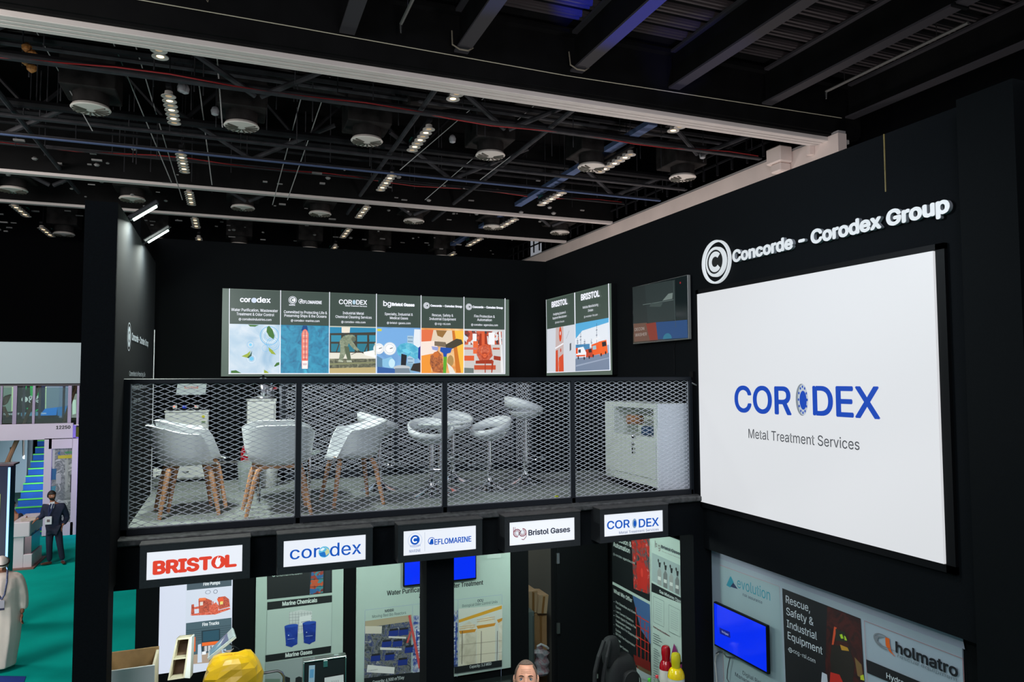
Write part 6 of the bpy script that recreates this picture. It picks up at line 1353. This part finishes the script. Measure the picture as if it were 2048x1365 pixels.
MB().tube([NB(8, 814, YN+2.4), NB(16, 835, YN+2.4)], .04, 6).build('leg', TAN, ch); MB().tube([NB(6, 814, YN+2.6), NB(3, 836, YN+2.6)], .04, 6).build('leg', TAN, ch)
for (x, y, z, p_, cc) in ((-6.5, 26, 3.6, 60, (.9, .95, 1)), (-4.6, 25.2, 2.5, 25, (.7, .6, 1))):
    pass
area('stand_inner_lamp', ((xL0+xR)/2, YN+.4, 2.35), ((xL0+xR)/2, YN+3.4, 1.2), .5, 34, (.8, .88, 1), spread=radians(110)); area('violet_wash', (-2.2, 23.8, 2.2), (-3.4, 26, 1.5), .6, 60, (.55, .45, 1))  # first light is a fill added to brighten the stairs
# counter desk and blue light totem
dk_ = thing('reception_desk', 'white stepped reception desk with blue lettering in the teal aisle', 'desk', oZ(50, 1125, 0)); YD = 20.4
def dz(x, y, Y=YD): return oY(x, y, Y)
W3 = mat('desk_white', (214, 206, 214), .5)
p, q = dz(28, 1050), dz(61, 1140)
MB().box((p.x, YD, 0), (dz(47, 1100).x, YD+.9, p.z-.15)).build('body', W3, dk_, bevel=.01); MB().box((p.x-.05, YD-.05, p.z-.3), (dz(61, 1050).x, YD+1.25, dz(40, 1045).z)).build('top_box', W3, dk_, bevel=.015)
B((dz(47, 1100).x, YD, 0), (dz(63, 1140).x, YD+1.0, .33)).build('step_base', W3, dk_, bevel=.01); B((dz(47, 1100).x, YD+.05, .33), (dz(60, 1140).x, YD+.9, p.z-.3)).build('mirror_column', mat('rose_metal', (150, 120, 130), .2, .8), dk_)
B((p.x-.1, YD-.15, 0), (dz(70, 1140).x, YD+1.15, .03)).build('plinth', mat('plinth_wood', (130, 96, 86), .6), dk_)
c = Canvas((dz(61, 1050).x+.002, 0, 0), (0, 1, 0), (0, 0, 1)); c.line([(63, 1072), (67, 1069)], 9, (36, 150, 200)); c.line([(69, 1067), (73, 1064)], 9, (60, 140, 210)); c.flush('lettering', dk_)
MB().obox((dz(50, 1045).x, YD+.3, dz(40, 1045).z+.01), (.3, .5, .012), rz=.2).build('papers', mat('papers', (206, 196, 186), .7, noise=.3, nscale=12), label='printed papers lying on the white reception desk', cat='papers')
tt = thing('light_totem', 'dark blue display totem with a glowing edge at the left frame border', 'totem', oZ(8, 1160, 0)); YT = 15.5
p, q = oY(-30, 934, YT), oY(16, 1100, YT); B((p.x, YT, .3), (q.x, YT+.35, p.z)).build('body', mat('totem_navy', (12, 26, 60), .3), tt, bevel=.01)
B((q.x-.035, YT-.012, .32), (q.x-.0, YT-.002, p.z-.03)).build('light_strip', emat('totem_glow', (150, 200, 255), 1.6), tt); B((p.x-.03, YT-.02, p.z), (q.x+.05, YT+.38, p.z+.03)).build('cap', mat('rose_metal', (150, 120, 130), .2, .8), tt); B((p.x+.02, YT-.01, p.z-1.2), (oY(2, 960, YT).x, YT-.004, p.z-.5)).build('screen', emat('totem_screen', (170, 190, 100), .8, False), tt); B((p.x-.1, YT-.1, 0), (q.x+.05, YT+.45, .3)).build('base', BLK, tt)
m = MB(); P = [oZ(0, 1353, .004), oZ(52, 1354, .004), oZ(45, 1375, .004), oZ(-20, 1385, .004)]; m.prism(P, (0, 0, .004)).build('blue_carpet_patch', mat('blue_carpet', (12, 52, 140), .95), label='corner of a blue carpet laid on the teal floor at the lower left', cat='carpet')
# white and red banner seen past the right end of the wall
bn = thing('wall_banner', 'white and red hanging banner just visible past the right pillar', 'banner', (6.2, 2.4, 3)); XB = 5.2
a, b_ = oX(2030, 412, XB), oX(2070, 700, XB); B((XB, b_.y-1.2, oX(2044, 760, XB).z), (XB+.03, a.y+.02, oX(2044, 412, XB).z)).build('sheet', mat('banner_white', (190, 196, 200), .7), bn)
c = cvX(XB-.001); c.poly([(2048, 560), (2036, 618), (2060, 620), (2062, 540)], (190, 20, 50)); c.poly([(2037, 520), (2044, 519), (2044, 536), (2037, 536)], (190, 20, 50)); c.flush('print', bn)
a = oX(2044, 322, XB); B((XB, a.y-1.5, oX(2044, 362, XB).z), (XB+.1, a.y+.03, a.z)).build('banner_rail', mat('banner_rail', (110, 106, 112), .6), bn)
# ================================================================== PEOPLE
def bake(o):
    dg = bpy.context.evaluated_depsgraph_get(); me = bpy.data.meshes.new_from_object(o.evaluated_get(dg)); return me
def skin(chains, sub=1):
    """chains: list of polylines [(point, radius), ...]; equal first points are welded"""
    vs = []; rs = []; es = []; key = {}
    for ch_ in chains:
        prev = None
        for p, r_ in ch_:
            k_ = tuple(round(x, 4) for x in p)
            if k_ not in key: key[k_] = len(vs); vs.append(tuple(p)); rs.append(r_)
            i = key[k_]
            if prev is not None and prev != i: es.append((prev, i))
            prev = i
    me = bpy.data.meshes.new('sk'); me.from_pydata(vs, es, []); o = bpy.data.objects.new('sk', me); COL.objects.link(o)
    mo = o.modifiers.new('s', 'SKIN'); mo.use_smooth_shade = True
    for i, d in enumerate(me.skin_vertices[0].data):
        r_ = rs[i]; d.radius = r_ if isinstance(r_, tuple) else (r_, r_); d.use_root = (i == 0)
    s_ = o.modifiers.new('u', 'SUBSURF'); s_.levels = sub; s_.render_levels = sub
    out = bake(o); V = [v.co.copy() for v in out.vertices]; F = [tuple(p.vertices) for p in out.polygons]
    bpy.data.objects.remove(o); return V, F
def fused(parts, voxel, name, m, parent, smooth=3):
    me = bpy.data.meshes.new(name); V = []; F = []
    for v, f_ in parts: n = len(V); V += [tuple(p) for p in v]; F += [tuple(i+n for i in g_) for g_ in f_]
    me.from_pydata(V, [], F); o = bpy.data.objects.new(name, me); COL.objects.link(o)
    r_ = o.modifiers.new('r', 'REMESH'); r_.mode = 'VOXEL'; r_.voxel_size = voxel; r_.use_smooth_shade = True
    s_ = o.modifiers.new('m', 'SMOOTH'); s_.iterations = smooth; s_.factor = .4
    out = bake(o); bpy.data.objects.remove(o); off = org(parent)
    for v in out.vertices: v.co -= off
    out.materials.clear(); out.materials.append(m)
    for p in out.polygons: p.material_index = 0; p.use_smooth = True
    ob = bpy.data.objects.new(name, out); ob.name = name; COL.objects.link(ob); ob.parent = parent; return ob
def headgrid(c0, R, s=1., grow=0., keep=None, nu=36, nv=28, young=0):
    """head about c0 (centre), R: 3x3 with local front -y; about .155 wide, .2 deep, .235 tall times s"""
    V = []; F = []; g_ = lambda x, a_, w_: math.exp(-((x-a_)/w_)**2)
    def P(u, v):
        th = 2*pi*u; ph = -pi/2+pi*v     # th 0 = front
        x = sin(th)*cos(ph); y = -cos(th)*cos(ph); z = sin(ph)
        X_ = x*.077; Y_ = y*.098; Z_ = z*.118
        if z < -.1: k_ = (-z-.1)/.9; X_ *= 1-.33*k_; Y_ *= 1-.2*k_; Y_ -= .018*k_
        if z > .1: X_ *= 1+.03*g_(z, .5, .3)
        fr = max(0, -y)
        ax = abs(X_)
        Y_ -= .020*g_(ax, 0, .013)*g_(Z_, -.018, .022)*fr          # nose
        Y_ -= .009*g_(ax, 0, .010)*g_(Z_, .012, .03)*fr
        Y_ += .011*g_(ax, .032, .016)*g_(Z_, .008, .012)*fr        # eye sockets
        Y_ -= .005*g_(ax, .03, .026)*g_(Z_, .03, .009)*fr          # brows
        Y_ -= .006*g_(ax, 0, .022)*g_(Z_, -.055, .010)*fr          # lips
        Y_ -= .006*g_(ax, 0, .02)*g_(Z_, -.092, .014)*fr           # chin
        q = Vector((X_, Y_, Z_)); n = Vector((x, y, z)); return q+n*grow, th
    idx = {}
    for j in range(nv+1):
        for i in range(nu):
            q, th = P(i/nu, j/nv); V.append(c0+R@(q*s)); idx[(i, j)] = len(V)-1
    for j in range(nv):
        for i in range(nu):
            qa, th = P((i+.5)/nu, (j+.5)/nv)
            if keep and not keep(qa, ((th+pi) % (2*pi))-pi): continue
            F.append((idx[(i, j)], idx[((i+1) % nu, j)], idx[((i+1) % nu, j+1)], idx[(i, j+1)]))
    return V, F
def blob(c0, r3, R=Matrix.Identity(3), n=12):
    V = []; F = []
    for j in range(n+1):
        for i in range(n):
            a_ = 2*pi*i/n; b_ = -pi/2+pi*j/n; V.append(Vector(c0)+R@Vector((r3[0]*cos(b_)*cos(a_), r3[1]*cos(b_)*sin(a_), r3[2]*sin(b_))))
    for j in range(n):
        for i in range(n): F.append((j*n+i, j*n+(i+1) % n, (j+1)*n+(i+1) % n, (j+1)*n+i))
    return V, F
def mesh_part(name, parts, m, parent, smooth=True, solid=0.):
    mb = MB()
    for v, f_ in parts: mb.add(v, f_)
    o = mb.build(name, m, parent, smooth=smooth)
    if solid: mo = o.modifiers.new('s', 'SOLIDIFY'); mo.thickness = solid; mo.offset = 1
    return o
def hand(w, d, side, s=1., curl=.5):
    """fingers from wrist w along direction d; side: unit vector across the palm"""
    d = Vector(d).normalized(); side = Vector(side).normalized(); n = d.cross(side)
    w = Vector(w); ch_ = [[(w, .028*s), (w+d*.04*s, (.036*s, .018*s)), (w+d*.085*s, (.038*s, .015*s))]]
    out = [skin(ch_, 1)]
    for i, (o_, l) in enumerate(((-.03, .062), (-.01, .075), (.01, .07), (.03, .055))):
        b0 = w+d*.07*s+side*o_*s; c1 = b0+(d+n*curl*.4)*l*.45*s; c2 = c1+(d+n*curl*1.3).normalized()*l*.38*s; c3 = c2+(d*.6+n*curl*2).normalized()*l*.28*s
        out.append(skin([[(b0, .0105*s), (c1, .0098*s), (c2, .009*s), (c3, .0075*s)]], 1))
    b0 = w+d*.025*s-side*.025*s; c1 = b0-side*.028*s+d*.03*s+n*.01*s; c2 = c1+d*.035*s+n*.012*s-side*.004*s
    out.append(skin([[(b0, .013*s), (c1, .0115*s), (c2, .009*s)]], 1)); return out
def RotZX(rz, rx=0): return Matrix.Rotation(rz, 3, 'Z') @ Matrix.Rotation(rx, 3, 'X')
SK1 = mat('skin_tan', (150, 98, 74), .55); SK2 = mat('skin_fair', (236, 176, 146), .45, noise=.06, nscale=30); NVY = mat('navy_suit', (26, 34, 62), .8, noise=.12, nscale=30); WSH = mat('white_shirt', (214, 216, 224), .7); HB = mat('hair_black', (22, 18, 18), .7)
EYW = mat('eye_white', (215, 210, 205), .3); IRB = mat('iris_blue_grey', (78, 92, 110), .2); PUP = mat('pupil_black', (10, 10, 12), .1); SHO = mat('brown_shoe', (84, 46, 34), .35)
def eyes(r_, c0, R, s, iris, tilt=0.):
    for sg_ in (-1, 1):
        p = c0+R@(Vector((sg_*.032, -.0775, .007))*s); e_ = mesh_part('eye', [blob(p, (.0125*s,)*3)], EYW, r_)
        q = c0+R@(Vector((sg_*.032, -.0885, .007+.0015))*s); mesh_part('iris', [blob(q, (.0058*s, .003*s, .0058*s), R)], iris, r_); mesh_part('pupil', [blob(q+R@Vector((0, -.0022*s, 0)), (.0026*s, .0015*s, .0026*s), R)], PUP, r_)
# --- man in a navy suit beside the desk
YM = 20.58
def J(x, y, dy=0.): return oY(x, y, YM+dy)
pm = thing('person', 'standing man in a navy suit with lanyard badge, one hand on the white desk', 'person', (J(112, 1128).x, YM, 0), group=None)
hc = J(103.5, 992.5); Rh = RotZX(radians(38), radians(-4)); hs = 1.02
neck = J(105, 1006); chest = J(108, 1021); waist = J(107, 1042); pel = J(108, 1056)
shL, shR = J(89.5, 1014), J(126, 1013); elL, elR = J(85, 1034, .0), J(135, 1037, .12); haL, haR = J(73, 1039.5, -.1), J(124.5, 1052, -.08)
hipL, hipR = J(100, 1058), J(116, 1058); knL, knR = J(98.5, 1091, -.05), J(120, 1091, -.03); anL, anR = J(99, 1123, .02), J(125.5, 1120, .02)
sk_ = skin([[(pel, .13), (waist, .125), (chest, .15), (neck, .058), (hc, .05)], [(chest, .15), (shL, .06), (elL, .042), (haL, .03)], [(chest, .15), (shR, .06), (elR, .042), (haR, .03)], [(pel, .13), (hipL, .085), (knL, .056), (anL, .04)], [(pel, .13), (hipR, .085), (knR, .056), (anR, .04)]])
earp = [blob(hc+Rh@(Vector((sg_*.08, .008, -.004))*hs), (.01, .02, .03), Rh) for sg_ in (-1, 1)]
fused([sk_, headgrid(hc, Rh, hs)]+earp+hand(haL, haL-elL+Vector((0, 0, -.05)), (0, 1, .2), 1.05, .5)+hand(haR, (-.2, -.1, -1), (0, 1, 0), 1.05, .6), .011, 'body', SK1, pm)
mesh_part('hair', [headgrid(hc, Rh, hs, .011, lambda q, th: q.z > .045 or (abs(th) > 1.35 and q.z > -.03))], HB, pm, solid=.004)
mesh_part('beard', [headgrid(hc, Rh, hs, .005, lambda q, th: q.z < -.045 and abs(th) < 1.5 and not (abs(q.x) < .02 and -.066 < q.z < -.052))], HB, pm, solid=.003)
eyes(pm, hc, Rh, hs, PUP)
jk = skin([[(pel+Vector((0, 0, -.1)), (.205, .15)), (pel+Vector((0, 0, .04)), (.195, .145)), (waist, (.175, .135)), (chest, (.215, .15)), (neck+Vector((0, 0, -.045)), .1)], [(chest, .2), (shL, .1), (elL, .07), (haL+(elL-haL)*.18, .05)], [(chest, .2), (shR, .1), (elR, .075), (haR+(elR-haR)*.12, .055)]])
fused([jk], .014, 'jacket', NVY, pm, 2)
tr = skin([[(pel, (.16, .13)), (hipL, .105), (knL, .078), (anL+Vector((0, 0, -.02)), .066)], [(pel, (.16, .13)), (hipR, .105), (knR, .078), (anR+Vector((0, 0, -.02)), .066)]])
fused([tr], .014, 'trousers', mat('navy_trousers', (22, 28, 52), .8, noise=.1, nscale=30), pm, 2)
for a_, d_ in ((anL, Vector((-.9, -.45, 0))), (anR, Vector((.3, -.9, 0)))):
    b0 = Vector((a_.x, a_.y, .045)); d_ = d_.normalized(); mesh_part('shoe', [skin([[(b0-d_*.06, (.045, .04)), (b0+d_*.07, (.048, .038)), (b0+d_*.2, (.036, .022))]])], SHO, pm)
fr = lambda x, y: oY(x, y, YM-.19)
mesh_part('shirt', [([fr(99.5, 1006), fr(109.5, 1003.5), fr(107.5, 1016), fr(102.5, 1022)], [(0, 1, 2, 3)])], WSH, pm, False, .012)
mesh_part('shirt_collar', [skin([[(neck+Vector((-.06, -.06, -.01)), .03), (neck+Vector((0, -.085, -.04)), .03), (neck+Vector((.06, -.06, -.01)), .03)]])], WSH, pm)
MB().tube([fr(102, 1008), fr(98, 1020), fr(97.5, 1034)], .018, 6).build('lanyard', mat('lanyard_navy', (40, 46, 90), .6), pm); MB().tube([fr(107, 1008), fr(103, 1022), fr(97.5, 1034)], .018, 6).build('lanyard', mat('lanyard_navy', (40, 46, 90), .6), pm)
p = fr(97, 1042); B((p.x-.07, YM-.21, p.z-.09), (p.x+.07, YM-.2, p.z+.1)).build('badge', WSH, pm, bevel=.004); B((p.x-.03, YM-.214, p.z-.03), (p.x+.03, YM-.21, p.z+.03)).build('badge_photo', mat('badge_photo', (110, 90, 96), .5), pm)
# --- man seen from behind at the desk
YK = 21.3; K_ = lambda x, y, dy=0.: oY(x, y, YK+dy)
pk = thing('person', 'man in a dark suit standing behind the glowing totem by the desk', 'person', (K_(28, 1120).x, YK, 0))
hc = K_(21, 1011); Rh = RotZX(radians(80), radians(8)); pel = K_(29, 1068); chest = K_(30, 1038); neck = K_(25, 1022); sh1, sh2 = K_(15, 1034), K_(41, 1032); e1, e2 = K_(12, 1056), K_(44, 1052, -.15); h1, h2 = K_(22, 1062, -.3), K_(51, 1040, -.3)
k1, k2, a1, a2 = K_(22, 1098), K_(35, 1098), K_(22, 1130), K_(34, 1130)
fused([skin([[(pel, .13), (chest, .15), (neck, .055), (hc, .05)], [(chest, .15), (sh1, .06), (e1, .042), (h1, .03)], [(chest, .15), (sh2, .06), (e2, .042), (h2, .03)], [(pel, .13), (k1, .058), (a1, .04)], [(pel, .13), (k2, .058), (a2, .04)]]), headgrid(hc, Rh, 1.02)]+hand(h2, h2-e2, (0, 1, 0), 1.05, .3)+hand(h1, h1-e1, (0, 1, 0), 1.05, .3), .012, 'body', SK1, pk)
mesh_part('hair', [headgrid(hc, Rh, 1.02, .01, lambda q, th: q.z > .04 or (abs(th) > 1.3 and q.z > -.05))], HB, pk, solid=.004); eyes(pk, hc, Rh, 1.02, PUP)
fused([skin([[(pel+Vector((0, 0, -.12)), (.2, .15)), (pel, (.19, .15)), (chest, (.22, .16)), (neck+Vector((0, 0, -.06)), .085)], [(chest, .2), (sh1, .088), (e1, .07), (h1+(e1-h1)*.15, .05)], [(chest, .2), (sh2, .088), (e2, .07), (h2+(e2-h2)*.15, .05)]])], .015, 'jacket', mat('dark_suit', (22, 26, 46), .8), pk, 2)
fused([skin([[(pel, (.16, .13)), (k1, .08), (a1, .068)], [(pel, (.16, .13)), (k2, .08), (a2, .068)]])], .015, 'trousers', mat('dark_suit', (22, 26, 46), .8), pk, 2)
for a_ in (a1, a2): b0 = Vector((a_.x, a_.y, .045)); mesh_part('shoe', [skin([[(b0+Vector((-.06, 0, 0)), .04), (b0+Vector((.08, -.03, 0)), .045), (b0+Vector((.19, -.05, 0)), .03)]])], HB, pk)
# --- man in a white robe at the left edge
YW = 13.47; Wp = lambda x, y, dy=0.: oY(x, y, YW+dy)
pw = thing('person', 'man in a long white robe and white head cloth with black band, left edge', 'person', (Wp(3, 1330).x, YW, 0))
hc = Wp(2.5, 1129.5); Rh = RotZX(radians(20), radians(28)); neck = Wp(5, 1143); chest = Wp(6, 1166); pel = Wp(5, 1232)
s1, s2 = Wp(-27, 1156), Wp(38, 1155); e1, e2 = Wp(-38, 1198), Wp(46, 1194); h1, h2 = Wp(-33, 1232, -.1), Wp(44, 1229, -.05)
k1, k2, a1, a2 = Wp(-8, 1285), Wp(16, 1285, .1), Wp(-6, 1332, -.1), Wp(10, 1328, .15)
fused([skin([[(pel, .13), (chest, .15), (neck, .06), (hc, .05)], [(chest, .15), (s1, .06), (e1, .045), (h1, .032)], [(chest, .15), (s2, .06), (e2, .045), (h2, .032)], [(pel, .13), (k1, .06), (a1, .04)], [(pel, .13), (k2, .06), (a2, .04)]]), headgrid(hc, Rh, 1.02)]+hand(h2, (-.1, -.05, -1), (0, 1, 0), 1.1, .6)+hand(h1, (.1, -.1, -1), (0, 1, 0), 1.1, .6)+[blob(hc+Rh@Vector((sg_*.082, .008, -.004)), (.01, .02, .03), Rh) for sg_ in (-1, 1)], .01, 'body', SK1, pw)
eyes(pw, hc, Rh, 1.02, PUP); mesh_part('beard', [headgrid(hc, Rh, 1.02, .004, lambda q, th: q.z < -.05 and abs(th) < 1.5)], HB, pw, solid=.003)
RB = mat('robe_white', (222, 208, 198), .8, noise=.04, nscale=8, bump=.1)
m = MB(); n = 26; rows = [(1144, 4, .1, .09), (1149, 5, .19, .13), (1156, 5.5, .25, .16), (1175, 5.5, .26, .19), (1205, 5, .25, .2), (1240, 4, .265, .21), (1280, 2, .25, .22), (1315, -2, .235, .22), (1333, -4, .23, .21)]
vs = []
for ri, (y, x, rx_, ry_) in enumerate(rows):
    c0 = Wp(x, y)
    for j in range(n):
        a_ = 2*pi*j/n; f_ = 1+(.035*sin(7*a_+ri*.3)+.02*sin(11*a_))*min(1, max(0, ri-2)/4); vs.append(c0+Vector((rx_*cos(a_)*f_, ry_*sin(a_)*f_, 0)))
m.add(vs, [(i*n+j, i*n+(j+1) % n, (i+1)*n+(j+1) % n, (i+1)*n+j) for i in range(len(rows)-1) for j in range(n)]+[tuple(range(n))])
rb = (m.v, m.f); sl = skin([[(chest+Vector((0, 0, .05)), .12), (s2, .1), (e2, .088), (Wp(46.5, 1222), .075)], [(chest+Vector((0, 0, .05)), .12), (s1, .1), (e1, .088), (Wp(-34, 1224), .075)]])
m2 = MB(); m2.add(vs, [(i*n+j, i*n+(j+1) % n, (i+1)*n+(j+1) % n, (i+1)*n+j) for i in range(len(rows)-1) for j in range(n)]+[tuple(range(n)), tuple(range((len(rows)-1)*n, len(rows)*n))[::-1]])
fused([([Vector(v) for v in m2.v], m2.f), sl], .014, 'robe', RB, pw, 3)
mesh_part('head_cloth', [headgrid(hc, Rh, 1.02, .012, lambda q, th: q.z > .035 or (abs(th) > 1.25 and q.z > -.06))], mat('cap_white', (226, 216, 210), .8), pw, solid=.006)
bd = [hc+Rh@Vector((.1*sin(t_), .016-.124*cos(t_), .045+.012*cos(t_))) for t_ in [2*pi*k_/24 for k_ in range(24)]]
MB().tube(bd, .013, 8, closed=True).build('head_band', HB, pw, smooth=True)
for q in bd[:0]: pass
fr = lambda x, y: oY(x, y, YW-.23)
for pts in ((fr(15, 1141), fr(14, 1165), fr(9, 1190), fr(3, 1200)), (fr(-6, 1143), fr(-5, 1170), fr(-2, 1192), fr(3, 1200))): MB().tube(pts, .014, 6).build('lanyard', mat('lanyard_white_blue', (70, 76, 110), .6, noise=.8, nscale=40), pw)
p = fr(1, 1210); B((p.x-.06, YW-.26, p.z-.08), (p.x+.06, YW-.25, p.z+.07)).build('badge', mat('badge_grey', (150, 148, 160), .5), pw, bevel=.004); B((p.x-.06, YW-.263, p.z-.08), (p.x+.06, YW-.26, p.z-.05)).build('badge_strip', NVY, pw)
for a_ in (a1, a2): b0 = Vector((a_.x, a_.y, .04)); mesh_part('shoe', [skin([[(b0+Vector((0, .05, 0)), .042), (b0+Vector((-.02, -.08, 0)), .045), (b0+Vector((-.03, -.17, 0)), .03)]])], HB, pw)
# --- man at the bottom edge, only the top of the head in frame
PB = FW*6.1+RT*((1052-1024)/FPX*6.1)-UP*((1358-682.5)/FPX*6.1)+EYE
hs = 1.2; hc = Vector(PB); fdir = (EYE-hc); az = math.atan2(-fdir.x, fdir.y)
Rh = RotZX(math.atan2(fdir.y, fdir.x)+pi/2, radians(0)) @ Matrix.Rotation(radians(-14), 3, 'X')
pb = thing('person', 'man with short grey hair looking up at the bottom edge of the frame', 'person', (hc.x, hc.y, .12)); H0 = hc.z-.12
X_ = lambda dx, dy, z: Vector((hc.x, hc.y, .12))+Rh.col[0].to_3d()*dx+Vector((Rh.col[1].x, Rh.col[1].y, 0))*dy+Vector((0, 0, z))
S_ = H0/1.68
neck = X_(0, .02, 1.5*S_); chest = X_(0, .02, 1.3*S_); pel = X_(0, .02, .95*S_)
arms = [[(chest, .16), (X_(s_*.2, .02, 1.4*S_), .065), (X_(s_*.27, .05, 1.1*S_), .045), (X_(s_*.27, -.05, .86*S_), .033)] for s_ in (-1, 1)]
legs = [[(pel, .14), (X_(s_*.1, .02, .88*S_), .09), (X_(s_*.11, 0, .48*S_), .06), (X_(s_*.11, .03, .07), .042)] for s_ in (-1, 1)]
hands = []
for s_ in (-1, 1): hands += hand(X_(s_*.27, -.05, .86*S_), (0, 0, -1), (0, 1, 0), 1.1, .5)
ears = [blob(hc+Rh@(Vector((sg_*.083, .006, -.006))*hs), (.010*hs, .019*hs, .031*hs), Rh) for sg_ in (-1, 1)]
fused([skin([[(pel, .14), (chest, .16), (neck, .065), (hc+Vector((0, 0, -.03)), .055)]]+arms+legs), headgrid(hc, Rh, hs, nu=60, nv=44)]+ears+hands, .0065, 'body', SK2, pb, 2)
HG = mat('hair_grey_brown', (112, 96, 84), .85, noise=.35, nscale=120, bump=.4)
mesh_part('hair', [headgrid(hc, Rh, hs, .0035, lambda q, th: (q.z > .096 and abs(q.x) < .075 and (q.y > -.058 or (abs(q.x) < .022 and q.y > -.075))) or (q.z > .0 and abs(q.x) > .05 and q.y > -.045+.35*max(0, .05-q.z)) or (q.y > .03 and q.z > -.05) or (abs(th) > 1.25 and q.z > .01 and q.y > -.04), nu=96, nv=72)], HG, pb, solid=.002)
eyes(pb, hc, Rh, hs, IRB)
BRW = mat('brow_brown', (70, 50, 40), .8)
for sg_ in (-1, 1):
    V_ = [hc+Rh@(Vector((sg_*x, -.0975+.9*(x-.03)**2*8, z))*hs) for x, z in ((.013, .0255), (.025, .030), (.038, .0315), (.05, .026))]
    MB().tube(V_, [.0028, .0042, .004, .002], 6).build('eyebrow', BRW, pb, smooth=True)
    V_ = [hc+Rh@(Vector((sg_*x, -.0875, z))*hs) for x, z in ((.019, .008), (.026, .0165), (.036, .017), (.046, .009))]
    MB().tube(V_, .0022, 5).build('eyelid', mat('eyelid', (150, 96, 78), .6), pb, smooth=True)
for k_ in range(3): MB().tube([hc+Rh@(Vector((x, -.0995+x*x*6+.0022*(k_)+.002, .048+k_*.011+.002*cos(x*60)))*hs) for x in (-.035, -.02, 0, .02, .035)], .0012, 5).build('forehead_crease', mat('crease', (166, 108, 84), .6), pb, smooth=True)
fused([skin([[(pel+Vector((0, 0, -.05)), (.19, .15)), (X_(0, .02, 1.12*S_), (.18, .14)), (chest, (.22, .16)), (neck+Vector((0, 0, -.03)), .09)]]+[[(chest, .2)]+[(p, r_+.02) for p, r_ in a_[1:]] for a_ in arms])], .014, 'shirt', mat('dark_polo', (30, 34, 40), .8), pb, 2)
fused([skin([[(pel, .16)]+[(p, r_+.022) for p, r_ in l[1:]] for l in legs])], .015, 'trousers', mat('dark_trousers', (26, 28, 32), .8), pb, 2)
for s_ in (-1, 1): mesh_part('shoe', [skin([[(X_(s_*.11, .06, .045), .045), (X_(s_*.11, -.06, .045), .047), (X_(s_*.12, -.17, .035), .03)]])], HB, pb)
struct('floor_booth_front', B((-.78, 4.6, 0), (XW, 5.98, .12)), K2)
